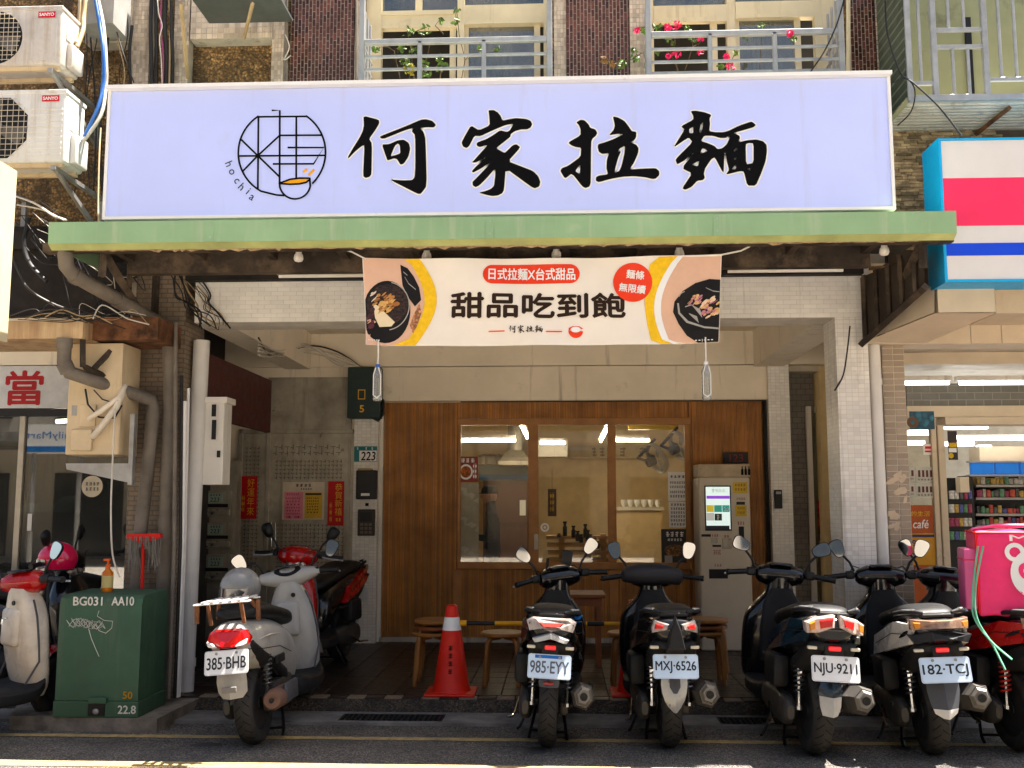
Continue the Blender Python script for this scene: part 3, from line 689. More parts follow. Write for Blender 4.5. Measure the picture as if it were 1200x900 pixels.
m = MB(); writeR(m, '~4', 780, 623, 802, 629, YW-0.0045); writeR(m, '~5', 782, 631, 800, 634, YW-0.0045); m.build('lettering', white_print, o)
m = MB(); c = P(791, 645, YW-0.0045); 
m.add([(c.x+0.105*math.cos(a), c.y, c.z+0.06*math.sin(a)) for a in [2*math.pi*k/20 for k in range(20)]], [list(range(20))]); m.build('bowl_print', mat('bowl_print', (0.30,0.17,0.08), 0.5, cells=60), o)
m = MB(); m.boxR(779,651,788,661, YW-0.0065, 0.002); m.build('price_box', mat('poster_grey', (0.35,0.33,0.3), 0.5), o)
o = sheet('dish_poster', 'red and white dish poster at the top of the left pane', 'poster', (537,535,560,565), YW-0.003, mat('poster_maroon', (0.22,0.035,0.03), 0.5))
m = MB(); c = P(546, 553, YW-0.0045); m.add([(c.x+0.072*math.cos(a), c.y, c.z+0.08*math.sin(a)) for a in [2*math.pi*k/20 for k in range(20)]], [list(range(20))]); m.build('plate_print', white_print, o)
m = MB(); m.add([(c.x+0.055*math.cos(a), c.y-0.002, c.z+0.06*math.sin(a)) for a in [2*math.pi*k/20 for k in range(20)]], [list(range(20))]); m.build('dish_print', mat('dish_print', (0.45,0.14,0.04), 0.5, cells=60), o)
m = MB(); writeR(m, '~3', 540, 537, 557, 542, YW-0.0045); writeR(m, '~2', 554, 543, 559, 561, YW-0.0045); m.build('lettering', white_print, o)
mb = MB(); k = 14; a, b, c_, d = RC(537,566,561,664, YW+0.015)
mb.add([(a+(b-a)*i/3, YW+0.015+0.012*math.sin(j*1.3+i), c_+(d-c_)*j/k) for j in range(k+1) for i in range(4)], [(j*4+i, j*4+i+1, j*4+i+5, j*4+i+4) for j in range(k) for i in range(3)])
simple('plastic_sheet', 'wrinkled pale plastic sheet covering the left edge of the left pane', 'sheet', mb, mat('pale_plastic', (0.55,0.53,0.48), 0.25, bump=0.3, bscale=20), smooth=60)
t = thing('wooden_plaque', 'small dark wooden plaque hanging behind the middle pane', 'plaque', on(647,604,YW+0.1))
m = MB(); m.boxR(642,573,652,605, YW+0.1, 0.02, r=0.004); m.build('board', dk_wood, t); m = MB(); writeR(m, '~3', 644.5, 577, 649.5, 600, YW+0.097); m.build('lettering', gold_print, t)
m = MB(); m.tube([on(647,550,YW+0.11), on(647,573,YW+0.11)], 0.002, 5); m.build('string', black_m, t)
mb = MB(); c = P(638.5, 618, YW-0.0); disc(mb, 0.045, Matrix.Translation((c.x,YW-0.002,c.z)) @ Matrix.Rotation(rad(90),4,'X'), 24, 0.026); disc(mb, 0.014, Matrix.Translation((c.x,YW-0.002,c.z)) @ Matrix.Rotation(rad(90),4,'X'), 16); simple('round_sticker', 'small round white sticker on the middle pane', 'sticker', mb, white_print)

# ================================================================ ticket machine
YT = 10.05
t = thing('ticket_machine', 'beige ticket vending machine with a lit touch screen', 'ticket machine', (PX(850,700,YT), YT, 0.1))
tan = mat('beige_machine_paint', (0.50,0.44,0.35), 0.4, var=0.04, dirt=0.1)
x0, x1, z0, z1 = RC(820, 559, 881, 745, YT); m = MB(); m.rbox(x0, x1, YT, YT+0.42, 0.1, z1, 0.025, seg=3); m.build('cabinet', tan, t, 40)
m = MB(); x0, x1, z0, z1 = RC(818, 544, 880, 559, YT); m.box(x0, x1, YT+0.03, YT+0.36, z0+0.003, z1); top = m.build('top_box', mat('cardboard', (0.40,0.32,0.22), 0.6, var=0.2), t)
m = MB()
for k in range(3):
    cx = PX(870+k*4, 553, YT+0.02); m.lathe([(0.012,0),(0.012,0.05),(0.005,0.065),(0.005,0.085)], 8, M=Matrix.Translation((cx, YT+0.026, z0+0.02)) @ Matrix.Scale(0.1, 4, (0,1,0)))
m.build('bottle_print', black_print, top)
m = MB(); m.boxR(826,569,857,622, YT-0.006, 0.01); m.build('bezel', black_m, t)
m = MB(); m.boxR(827.5,570.5,855.5,620, YT-0.009, 0.004); scr = m.build('screen', emis('screen_glow', (0.55,0.66,0.62), 0.22), t)
def on_scr(r, nm, col, k=0.3): m = MB(); m.boxR(*r, YT-0.012, 0.002); m.build(nm, emis('scr_%s' % nm, col, k), scr)
on_scr((828,581,855,584.5), 'purple_bar', (0.16,0.03,0.35)); on_scr((828,592,836.5,600), 'yellow_item', (0.30,0.22,0.02)); on_scr((837,592,846,600), 'green_item', (0.02,0.14,0.10)); on_scr((846.5,592,855,600), 'teal_item', (0.02,0.15,0.13))
on_scr((837.5,602,846,610), 'dark_item', (0.01,0.012,0.01)); on_scr((828,616,855,620), 'black_bar', (0.005,0.005,0.006)); on_scr((828,601,837,610), 'grey_item', (0.25,0.24,0.22))
m = MB(); writeR(m, '20', 848.5, 594.5, 854, 599, YT-0.0135, bold=0.02); writeR(m, '~1', 839.5, 603, 844, 609, YT-0.0135); writeR(m, '~4', 834, 573, 850, 577, YT-0.0135); m.build('lettering', white_print, scr)
yl = mat('yellow_label', (0.55,0.38,0.06), 0.5)
for r in ((859,565,876,578),(862,592,875,605)): 
    m = MB(); m.boxR(*r, YT-0.003, 0.004); lb = m.build('yellow_label', yl, t); m = MB(); a, b, c, d = r; writeR(m, '~4', a+2, b+2, c-2, b+5, YT-0.0045); writeR(m, '~4', a+2, b+7, c-2, b+10, YT-0.0045); m.build('lettering', mat('brown_ink', (0.15,0.05,0.02), 0.6), lb)
for r in ((863,588,873,591.5),(866,617,872,630),(835,638.5,845,641),(831,667,853,678),(822,626,833,629)):
    m = MB(); m.boxR(*r, YT-0.004, 0.006); m.build('slot', black_m, t)
for r in ((834,630,841,637),(847,631,858,643)): m = MB(); m.boxR(*r, YT-0.008, 0.01, r=0.003); m.build('coin_plate', steel_m, t)
m = MB(); writeR(m, '~5', 863, 583, 874, 586, YT-0.002); writeR(m, '~3', 864, 611, 873, 615, YT-0.002); writeR(m, '~3', 837, 661, 846, 664, YT-0.002); writeR(m, '~2', 848, 627, 855, 630, YT-0.002); writeR(m, '~3', 834, 626, 842, 629, YT-0.002); writeR(m, '~4', 836, 644, 845, 650, YT-0.002); m.build('lettering', mat('dark_red_ink', (0.22,0.04,0.03), 0.6), t)
t = thing('number_display', 'black queue number display above the ticket machine', 'display', on(862,543,YW-0.04))
m = MB(); m.boxR(848,530,877,543, YW-0.04, 0.035, r=0.004); m.build('case', black_m, t)
m = MB(); writeR(m, '123', 855, 532.5, 871, 541, YW-0.0415); m.build('digits', emis('led_red', (0.12,0.012,0.008), 0.03), t)

# ================================================================ entrance with steel door, left of the shop
E = thing('steel_entrance_door', 'stainless steel entrance door with embossed key pattern and posters', 'door', (PX(360,745,YW-0.05), YW-0.05, 0.1))
YD = YW-0.06
m = MB(); x0, x1, z0, z1 = RC(314, 508, 409, 745, YD); m.box(x0, x1, YD, YD+0.04, 0.1, z1); leaf = m.build('door_leaf', steel_m, E)
m = MB(); x0, x1, z0, z1 = RC(314, 432, 412, 503, YD); m.box(x0, x1, YD, YD+0.03, z0, z1); m.build('transom_panel', steel_m, E)
m = MB()
for r in ((311,503,414,508),(309,503,314,745),(409,508,414,745),(276,503,281,745),(281,503,309,508)):
    x0, x1, z0, z1 = RC(*r, YD-0.02); m.rbox(x0, x1, YD-0.02, YD+0.05, z0 if r[3] < 700 else 0.1, z1, 0.004, seg=1)
m.build('door_frame', steel_m, E)
m = MB(); x0, x1, z0, z1 = RC(281, 508, 309, 745, YD); m.box(x0, x1, YD+0.005, YD+0.03, 0.1, z1); side = m.build('side_panel', steel_m, E)
def fret(mb, px0, py0, px1, py1, Y, c=0.042):
    x0, x1, z0, z1 = RC(px0, py0, px1, py1, Y); i = 0; x = x0; w = 0.006
    while x+c < x1:
        z = z0; j = 0
        while z+c < z1:
            p = 0.006
            if (i+j) % 2: mb.box(x+0.004, x+c-0.004, Y-p, Y+0.001, z+c*0.5, z+c*0.5+w); mb.box(x+c*0.5, x+c*0.5+w, Y-p+0.001, Y+0.001, z+0.004, z+c*0.5-0.002)
            else: mb.box(x+c*0.5, x+c*0.5+w, Y-p, Y+0.001, z+0.004, z+c-0.004); mb.box(x+0.004, x+c*0.5-0.002, Y-p+0.001, Y+0.001, z+c*0.35, z+c*0.35+w)
            z += c; j += 1
        x += c; i += 1
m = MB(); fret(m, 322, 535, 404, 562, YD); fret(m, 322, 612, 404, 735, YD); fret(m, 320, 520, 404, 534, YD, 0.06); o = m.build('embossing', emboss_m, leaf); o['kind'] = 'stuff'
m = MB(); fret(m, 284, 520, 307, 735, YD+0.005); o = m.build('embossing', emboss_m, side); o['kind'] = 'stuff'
m = MB(); m.tube([on(318,612,YD), on(318,612,YD-0.05), on(318,640,YD-0.05), on(318,640,YD)], 0.009, 8); m.tube([on(323,612,YD), on(323,612,YD-0.05), on(323,640,YD-0.05), on(323,640,YD)], 0.006, 8); m.build('pull_handle', mat('chrome', (0.7,0.7,0.7), 0.15, metal=1.0), E, 50)
# notices on the door
o = sheet('notice_board', 'cream notice card with a pink sheet and a yellow sheet on the steel door', 'notice', (331,565,380,609), YD-0.012, mat('cream_card', (0.62,0.54,0.43), 0.6))
m = MB(); m.boxR(333,576.5,355,608, YD-0.014, 0.002); pk = m.build('pink_sheet', mat('pink_paper', (0.72,0.26,0.32), 0.6), o)
m = MB(); m.boxR(357,577,377.5,607.5, YD-0.014, 0.002); yw = m.build('yellow_sheet', mat('yellow_paper', (0.66,0.42,0.08), 0.6), o)
m = MB(); writeR(m, '~4', 346, 567, 366, 570.5, YD-0.013); writeR(m, '~5', 352, 572, 366, 574, YD-0.013); m.build('lettering', black_print, o)
m = MB(); writeR(m, '~6', 336, 578, 351, 580.5, YD-0.0155)
for k in range(6): writeR(m, ('~8', '~5', '~4', '~6', '~5', '~7')[k], 335, 583+k*3.6, 352, 585+k*3.6, YD-0.0155)
writeR(m, '~2', 334, 604.5, 353, 607, YD-0.0155, bold=0.03); m.build('lettering', mat('magenta_ink', (0.35,0.02,0.12), 0.6), pk)
m = MB(); m.boxR(358,578,376.5,580, YD-0.0155, 0.001)
for k in range(6): writeR(m, ('~6', '~6', '~6', '~5', '~5', '~4')[k], 359, 583+k*3.3, 374, 584.8+k*3.3, YD-0.0155)
m.build('lettering', black_print, yw)
red_paper = mat('red_paper', (0.50,0.02,0.02), 0.55, var=0.08)
o = sheet('spring_couplet', 'red paper couplet with gold writing right of the notice on the steel door', 'couplet', (384,564,403,616), YD-0.012, red_paper)
m = MB(); writeR(m, '恭\n賀\n新\n禧', 392.5, 566.5, 401, 604, YD-0.0135, bold=0.006); writeR(m, '~4', 386, 588, 389, 612, YD-0.0135); writeR(m, '~2', 393, 607, 400, 611, YD-0.0135); m.build('lettering', gold_print, o)
o = sheet('spring_couplet', 'red paper couplet with gold writing on the narrow panel left of the steel door', 'couplet', (281,558,301,608), YD-0.012, red_paper)
m = MB(); writeR(m, '好\n運\n年\n來', 289.5, 561, 298, 604, YD-0.0135, bold=0.006); writeR(m, '~2', 283, 580, 287, 600, YD-0.0135); m.build('lettering', gold_print, o)
# things on the tiled column between door and shop
YC = YW-0.14
green_cap = mat('dark_green_box', (0.018,0.035,0.032), 0.5)
t = thing('meter_box', 'dark green black box marked 5 above the house number', 'box', on(427,492,YC-0.12))
m = MB(); m.boxR(407,430,446,490, YC-0.14, 0.139, r=0.01); m.build('case', green_cap, t); m = MB(); writeR(m, '5', 421.5, 475, 426.5, 483, YC-0.142, bold=0.02); m.boxR(419.5,456.5,428,468, YC-0.143, 0.002); m.build('yellow_mark', gold_print, t)
m = MB(); m.boxR(420.5,457.5,427,467, YC-0.145, 0.001); m.build('mark_field', green_cap, t)
m = MB(); m.tube([on(444,462,YC-0.05), on(449,470,YC-0.06), on(449,485,YC-0.06), on(443,493,YC-0.06), on(436,489,YC-0.06)], 0.016, 8); m.build('cable_loop', black_m, t, 60)
o = sheet('house_number_plate', 'green house number plate reading 223 on the tiled column', 'sign', (415,523,442,541), YC-0.012, mat('teal_plate', (0.01,0.16,0.17), 0.4))
m = MB(); m.boxR(421,528,441.5,540.5, YC-0.0135, 0.002); wf = m.build('number_field', white_print, o)
m = MB(); writeR(m, '223', 423, 529.5, 440, 539.5, YC-0.0150, bold=0.018, shear=0.12); m.build('lettering', black_print, wf)
m = MB(); writeR(m, '~1', 418, 524, 420.5, 527, YC-0.0132); writeR(m, '~1', 428, 524, 431, 527, YC-0.0132); writeR(m, '~1', 435, 524, 438, 527, YC-0.0132); m.build('lettering', white_print, o)
t = thing('black_mailbox', 'black letter box on the white tiled column below the house number', 'letter box', on(429,585,YC-0.08))
m = MB(); m.boxR(417,551,441,585, YC-0.09, 0.089, r=0.01); m.build('case', black_m, t); m = MB(); m.boxR(423,578,433,581, YC-0.093, 0.004); m.build('label_strip', white_print, t); m = MB(); m.boxR(419,549,437,555, YC-0.07, 0.01, r=0.004); m.build('paper', mat('brown_paper', (0.38,0.26,0.14), 0.7), t)
t = thing('door_intercom', 'dark intercom panel with buttons under the black letter box', 'intercom', on(429,628,YC-0.04))
m = MB(); m.boxR(419,597,439,628, YC-0.045, 0.044, r=0.008); m.build('case', mat('dark_brown_plastic', (0.03,0.022,0.018), 0.4), t)
m = MB(); m.boxR(422,600,436,611, YC-0.049, 0.006); m.build('screen', black_m, t)
for i in range(3):
    for j in range(3): m = MB(); m.boxR(422+j*5, 613+i*4.6, 425.5+j*5, 616.2+i*4.6, YC-0.050, 0.006); m.build('button', mat('button_brown', (0.13,0.10,0.075), 0.4), t)
o = sheet('small_label', 'small beige label plate above the intercom', 'label', (423.5,588,437.5,594), YC-0.008, white_paint); m = MB(); m.boxR(428,589.5,432,593, YC-0.0105, 0.002); m.build('mark', black_print, o)
t = thing('card_reader', 'small black card reader on the right white tiled column', 'card reader', on(912,597,YC-0.03))
m = MB(); m.boxR(908,574,917,596, YC-0.035, 0.034, r=0.006); m.build('case', black_m, t); m = MB(); m.boxR(909.5,576,915.5,579, YC-0.038, 0.004); m.build('display', mat('reader_grey', (0.3,0.3,0.3), 0.3), t)
# mail boxes on the left
YM = 10.2
t0 = thing('mailbox_panel', 'dull steel panel carrying three letter boxes beside the white meter box', 'panel', (PX(255,700,YM), YM, 0.1))
m = MB(); x0, x1, z0, z1 = RC(230, 540, 276, 720, YM); m.box(x0, x1, YM, YM+0.12, 0.1, z1); m.build('sheet', steel_m, t0)
for k, y in enumerate((577, 614, 652)):
    t = thing('letter_box', ('top', 'middle', 'lowest')[k]+' steel letter box numbered 223 on the left wall panel', 'letter box', on(255,y+26,YM-0.05), 'letter boxes on the panel')
    m = MB(); m.boxR(234,y-2,271,y+29, YM-0.05, 0.049, r=0.004); m.build('case', steel_m, t)
    m = MB(); m.boxR(244,y+1,261,y+12, YM-0.054, 0.005); pl = m.build('number_plate', mat('pale_green_plate', (0.36,0.45,0.38), 0.5), t)
    m = MB(); writeR(m, '223', 246, y+6, 257, y+11, YM-0.0555, shear=0.12); writeR(m, '~4', 246, y+2, 259, y+4.5, YM-0.0555); m.build('lettering', mat('dark_green_ink', (0.02,0.06,0.05), 0.6), pl)
    m = MB(); m.boxR(240,y+13.5,267,y+17.5, YM-0.056, 0.007); m.build('slot', black_m, t)
    m = MB(); m.boxR(239,y+20,269,y+27, YM-0.062, 0.012, r=0.004); m.build('flap', mat('bright_steel', (0.62,0.58,0.5), 0.3, metal=0.8), t)
# ================================================================ main sign
YS = 6.56
tl, tr, bl_, br_ = P(124,104,YS), P(1045,86,YS), P(122,259,YS), P(1048,241,YS)
sx0, sx1 = (tl.x+bl_.x)/2, (tr.x+br_.x)/2; sz0, sz1 = (bl_.z+br_.z)/2, (tl.z+tr.z)/2
T = thing('shop_sign', 'long pale sky tinted shop sign with black brush characters above the green awning', 'sign', ((sx0+sx1)/2, YS, sz0))
sign_m = mat('skytint_sign_vinyl', (0.515,0.58,0.92), 0.45, var=0.04, scale=0.7, dirt=0.2, streak=0.12, dcol=(0.47,0.51,0.78), bump=0.03, bscale=2.0)  # white vinyl; the lavender is skylight tint put into the colour
frame_m = mat('white_sign_frame', (0.78,0.77,0.74), 0.4, var=0.03, dirt=0.1)
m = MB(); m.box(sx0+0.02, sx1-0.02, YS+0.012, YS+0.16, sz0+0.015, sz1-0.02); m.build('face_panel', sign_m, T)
for k, r in enumerate(((sx0, sx1, sz1-0.018, sz1+0.006), (sx0, sx1, sz0-0.006, sz0+0.014), (sx0, sx0+0.02, sz0+0.0145, sz1-0.0185), (sx1-0.02, sx1, sz0+0.0145, sz1-0.0185))):
    m = MB(); m.box(r[0], r[1], YS-(0.045 if k == 0 else 0.0), YS+0.18, r[2], r[3]); m.build('frame_rail', frame_m, T)
ink = mat('sign_black_vinyl', (0.004,0.004,0.0045), 0.8, var=0.02, spec=0.06)
CH = {
'何': (400,120,[([(195,120),(330,155),(335,185),(300,245),(245,322),(270,362),(266,630),(250,655),(215,666),(192,650),(205,378),(180,385),(120,435),(62,495),(60,480),(100,410),(160,315),(190,255),(200,200)],[]),
  ([(335,303),(560,215),(700,155),(745,150),(800,165),(832,198),(815,222),(760,220),(693,226),(725,265),(740,320),(752,735),(700,805),(670,805),(425,680),(540,688),(625,685),(645,660),(652,560),(650,290),(618,255),(650,220),(550,250),(385,318),(355,320)],[]),
  ([(357,372),(420,370),(500,335),(550,330),(595,360),(607,410),(590,480),(550,540),(520,550),(490,500),(465,493),(407,512),(400,495)],[[(470,385),(497,362),(515,378),(520,450),(480,465),(432,478)]])]),
'家': (530,120,[([(318,72),(365,70),(400,90),(425,120),(443,163),(500,150),(560,140),(650,148),(690,165),(703,195),(690,222),(660,238),(600,240),(550,255),(515,280),(510,305),(440,360),(385,405),(460,447),(490,420),(530,380),(565,370),(600,398),(490,520),(620,570),(710,605),(755,650),(775,700),(765,740),(725,757),(690,740),(470,580),(455,770),(440,800),(400,820),(350,825),(290,812),(238,795),(290,782),(340,762),(368,735),(378,650),(378,580),(300,670),(240,730),(205,747),(180,730),(178,700),(205,675),(330,545),(320,538),(240,590),(185,618),(172,608),(200,575),(300,482),(250,510),(205,530),(175,530),(210,490),(310,380),(290,380),(240,395),(215,380),(218,355),(300,325),(360,290),(420,248),(480,262),(505,250),(540,190),(470,200),(350,250),(250,298),(195,295),(150,385),(125,403),(95,390),(82,355),(110,300),(165,205),(235,248),(330,205),(325,120)],[])]),
'拉': (655,120,[([(152,178),(190,155),(225,160),(260,195),(275,225),(320,240),(337,270),(325,295),(295,320),(283,350),(280,700),(270,740),(235,755),(205,740),(115,625),(60,667),(45,660),(12,605),(25,580),(80,560),(190,480),(195,400),(150,395),(110,380),(80,355),(190,292),(190,240),(175,200)],[[(188,545),(185,638),(142,605)]]),
  ([(473,125),(520,135),(575,165),(610,210),(640,255),(680,262),(678,310),(655,340),(625,352),(680,375),(700,405),(695,450),(660,530),(620,592),(720,585),(850,580),(880,605),(882,640),(850,672),(820,675),(760,660),(660,650),(560,655),(450,675),(350,703),(325,690),(325,660),(350,645),(430,635),(418,580),(420,510),(440,448),(380,455),(350,435),(340,395),(345,370),(400,355),(480,325),(568,282),(520,278),(440,290),(480,245),(492,205)],[[(580,382),(575,450),(550,560),(530,605),(490,622),(495,580),(520,490),(545,430),(518,440),(530,410)]])]),
'麵': (785,120,[([(183,80),(220,75),(300,88),(365,112),(347,145),(352,190),(345,255),(400,265),(470,265),(520,250),(600,210),(690,178),(720,172),(755,200),(735,220),(640,248),(555,270),(610,295),(615,320),(595,355),(680,335),(760,328),(820,345),(848,375),(852,430),(840,520),(800,630),(755,733),(680,733),(650,610),(620,605),(490,637),(520,595),(500,520),(490,450),(478,445),(472,620),(455,600),(395,485),(365,500),(310,580),(297,630),(307,665),(290,685),(240,690),(190,745),(135,770),(108,757),(195,625),(105,580),(215,437),(130,510),(65,547),(50,510),(60,490),(200,350),(165,310),(110,345),(45,390),(40,383),(130,240),(97,212),(205,155),(205,120)],
  [[(170,235),(205,217),(205,275),(170,272)],[(270,195),(292,175),(285,230),(270,268),(258,265)],[(300,295),(380,295),(440,315),(490,315),(527,288),(522,320),(500,370),(460,405),(420,415),(390,385),(330,360),(272,342)],[(285,400),(335,428),(265,457)],[(260,512),(245,565),(190,550)],[(588,395),(592,415),(565,435),(558,425)],[(600,458),(595,480),(570,507),(560,495)],[(580,545),(582,575),(570,592),(543,588)],[(665,370),(690,358),(735,362),(735,535),(668,547)],[(705,578),(705,605),(675,590)]])])}
def char_shapes(key, fn):
    ox, oy, shp = CH[key]; out = []
    for outer, holes in shp:
        f = lambda l, s: [fn(ox+a/7.5, oy+b/7.5) for a, b in smooth_poly(l, s)]
        out.append((f(outer, 1), [f(h, 1) for h in holes]))
    return out
def to_sign(px, py): p = P(px, py, YS+0.012); return (p.x, p.z)
for key in '何家拉麵':
    m = MB(); ol = MB()
    for outer, holes in char_shapes(key, to_sign):
        m.prism(outer, YS+0.0055, YS+0.012, 'XZ', holes=holes)
        for l in [outer]+holes: ribbon(ol, l, 0.020, YS+0.0095, closed=True)
    ch = m.build('character', ink, T); ol.build('white_outline', white_print, ch)
def s2(a, b): p = P(255+a/7.5, 120+b/7.5, YS+0.012); return (p.x, p.z)
def arc(cx, cy, r, a0, a1, n=24): return [(cx+r*math.cos(rad(a0+(a1-a0)*k/n)), cy+r*math.sin(rad(a0+(a1-a0)*k/n))) for k in range(n+1)]
strokes = [[(360,128),(780,125)], [(485,72),(548,72),(546,710)], [(360,128),(355,755)], [(693,128),(692,665)], [(548,292),(915,290)], [(625,399),(935,399),(845,542),(495,543)], [(190,473),(945,468)],
  [(205,325),(545,655)], [(225,605),(355,470),(548,292)], arc(567,446,383,-123.5,-270,36)[:30]+[(520,816),(580,820)], arc(567,440,383,-55.5,45,26), [(546,712),(640,678),(720,668),(808,668),(812,680),(780,705),(720,718),(640,722),(546,715)],
  [(548,715)]+arc(682,715,136,170,10,18)+[(812,672)]]
m = MB()
for k, st in enumerate(strokes): ribbon(m, [s2(*p) for p in st], 0.0125, YS+0.0085-0.0002*k)
for ch_, cx, cy, an, h in (('h',103,541,-68,62),('o',125,613,-58,50),('c',168,692,-50,50),('h',214,742,-44,66),('i',272,782,-38,60),('a',300,838,-32,50)):
    vs, fs = text_mesh(ch_, 0.012); x_ = [v.x for v in vs]; y_ = [v.y for v in vs]; cx0, cy0 = (min(x_)+max(x_))/2, (min(y_)+max(y_))/2; s = 0.0545/0.53*0.75; c = s2(cx, cy); q = rad(an)
    m.add([(c[0]+s*((v.x-cx0)*math.cos(q)-(v.y-cy0)*math.sin(q)), YS+0.0085, c[1]+s*((v.x-cx0)*math.sin(q)+(v.y-cy0)*math.cos(q))) for v in vs], fs)
lg = m.build('logo', ink, T)
m = MB(); m.prism([s2(*p) for p in [(556,708),(650,683),(720,674),(800,674),(775,698),(715,712),(640,716)]], YS+0.0092, YS+0.0105, 'XZ')
for seg in ([(760,608),(778,594)], [(808,632),(842,598)]): ribbon(m, [s2(*p) for p in seg], 0.017, YS+0.009)
m.build('orange_broth', mat('sign_orange', (0.75,0.36,0.03), 0.5, var=0.02), lg)

# ================================================================ green awning
ax0, ax1 = PX(56, 280, YA), PX(1121, 262, YA); az0, az1 = PZ(600, 284, YA), PZ(600, 254, YA)
galv0 = mat('screw_steel', (0.4,0.4,0.38), 0.4, metal=0.6)
A = thing('green_awning', 'pale green sheet metal awning edge under the shop sign', 'awning', ((ax0+ax1)/2, YA, az0))
def fold(x0, x1, nx, y0, y1, z0, z1, j):
    mb = MB(); vs = []
    for i in range(nx+1):
        x = x0+(x1-x0)*i/nx
        vs += [(x, y0+random.uniform(-j, j), z0), (x, y1+random.uniform(-j, j), z1)]
    mb.add(vs, [(2*i, 2*i+2, 2*i+3, 2*i+1) for i in range(nx)]); return mb
zl = az0+0.028
m = fold(ax0, ax1, 60, YA+0.004, YA, zl, az1, 0.004); m.box(ax0, ax1, YA+0.004, 7.44, az1, az1+0.004); m.box(ax0, ax1, YA+0.007, YA+0.012, zl, az1); m.box(ax0-0.002, ax0+0.003, YA+0.01, YA+0.75, zl, az1); m.box(ax1-0.003, ax1+0.002, YA+0.01, YA+0.75, zl, az1); m.build('fascia', green_tin, A, 30)
m = fold(ax0, ax1, 44, YA+0.060, YA+0.004, az0-0.004, zl, 0.002); m.build('lip', lime_tin, A, 30)
for fx in (0.18, 0.492, 0.74):
    x = ax0+(ax1-ax0)*fx; m = MB(); m.box(x, x+0.05, YA-0.0035, YA+0.004, zl+0.002, az1-0.002); m.build('lap_joint', green_tin, A)
    for zz_ in (zl+0.03, az1-0.03): m = MB(); m.lathe([(0.006,0),(0.006,0.003),(0.0,0.005)], 8, M=Matrix.Translation((x+0.025, YA-0.0035, zz_)) @ Matrix.Rotation(rad(90),4,'X')); m.build('screw', galv0, A)
m = MB(); pts_ = []; x = ax0+0.15
while x < ax1-0.2: pts_.append((x, az0-0.006-random.choice((0.001,0.002,0.004,0.014))*random.random()*1.4)); x += random.uniform(0.015, 0.06)
m.add([(a, YA+0.066, az0+0.012) for a, b in pts_]+[(a, YA+0.068+random.uniform(0,0.01), b) for a, b in pts_], [(i, i+1, len(pts_)+i+1, len(pts_)+i) for i in range(len(pts_)-1)]); m.build('torn_edge', mat('peeling_edge', (0.42,0.30,0.18), 0.8, var=0.4, scale=14, dirt=0.8, dcol=(0.14,0.06,0.03)), A)
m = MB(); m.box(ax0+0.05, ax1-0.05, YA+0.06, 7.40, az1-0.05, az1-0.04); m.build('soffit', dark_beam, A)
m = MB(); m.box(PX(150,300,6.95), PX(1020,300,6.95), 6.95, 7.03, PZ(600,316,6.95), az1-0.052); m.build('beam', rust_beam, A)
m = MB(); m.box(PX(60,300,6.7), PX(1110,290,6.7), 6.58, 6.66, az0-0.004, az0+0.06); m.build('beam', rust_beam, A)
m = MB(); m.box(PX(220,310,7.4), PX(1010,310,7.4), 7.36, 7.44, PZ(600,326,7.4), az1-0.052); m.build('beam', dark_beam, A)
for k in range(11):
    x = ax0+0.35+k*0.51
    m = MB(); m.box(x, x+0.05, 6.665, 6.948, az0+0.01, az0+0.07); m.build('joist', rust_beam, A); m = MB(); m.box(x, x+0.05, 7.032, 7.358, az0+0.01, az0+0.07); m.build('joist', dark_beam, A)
# side brackets
def bracket(px_f, px_b, side):
    xf = ax0+0.30 if side < 0 else ax1-0.16
    m = MB()
    m.tube([(xf, 6.62, az0+0.03), (xf, 7.62, PZ(300, 395, YF))], 0.035, 4); m.tube([(xf+side*0.0, 6.66, az0+0.03), (xf, 6.66, az0-0.16)], 0.028, 4); m.tube([(xf, 7.58, az0+0.05), (xf, 7.58, PZ(300,400,YF))], 0.03, 4); m.tube([(xf-side*0.02, 7.05, az0+0.02), (xf-side*0.02, 7.05, az0-0.15)], 0.02, 4)
    m.build('bracket', rust_beam, A)
bracket(0, 0, -1); bracket(0, 0, 1)
# lower dark infill at the right end: framed panel running back to the pillar
xe = PX(1012, 390, YF)
m = MB(); m.add([(ax1-0.10,6.75,az0-0.02),(xe,7.58,az0-0.02),(xe,7.58,PZ(1010,402,YF)),(ax1-0.10,6.75,PZ(1090,335,6.75))], [(0,1,2,3)]); m.add([(ax1-0.12,6.75,az0-0.02),(xe-0.02,7.56,az0-0.02),(xe-0.02,7.56,PZ(1010,402,YF)),(ax1-0.12,6.75,PZ(1090,335,6.75))], [(3,2,1,0)]); m.build('end_panel', mat('dark_brown_panel', (0.05,0.038,0.028), 0.7, dirt=0.3, dcol=(0.12,0.09,0.06)), A)
for k in range(5):
    f = (k+0.5)/5; a = Vector((ax1-0.14,6.75,az0-0.02)).lerp(Vector((xe-0.04,7.55,az0-0.02)), f); b = Vector((ax1-0.14,6.75,PZ(1090,335,6.75))).lerp(Vector((xe-0.04,7.55,PZ(1010,402,YF))), f); m = MB(); m.tube([a, b], 0.018, 4); m.build('end_strut', rust_beam, A)
m = MB(); m.tube([(ax1-0.13,6.72,PZ(1090,337,6.75)), (xe-0.03,7.56,PZ(1010,404,YF))], 0.03, 4); m.build('end_rail', rust_beam, A)
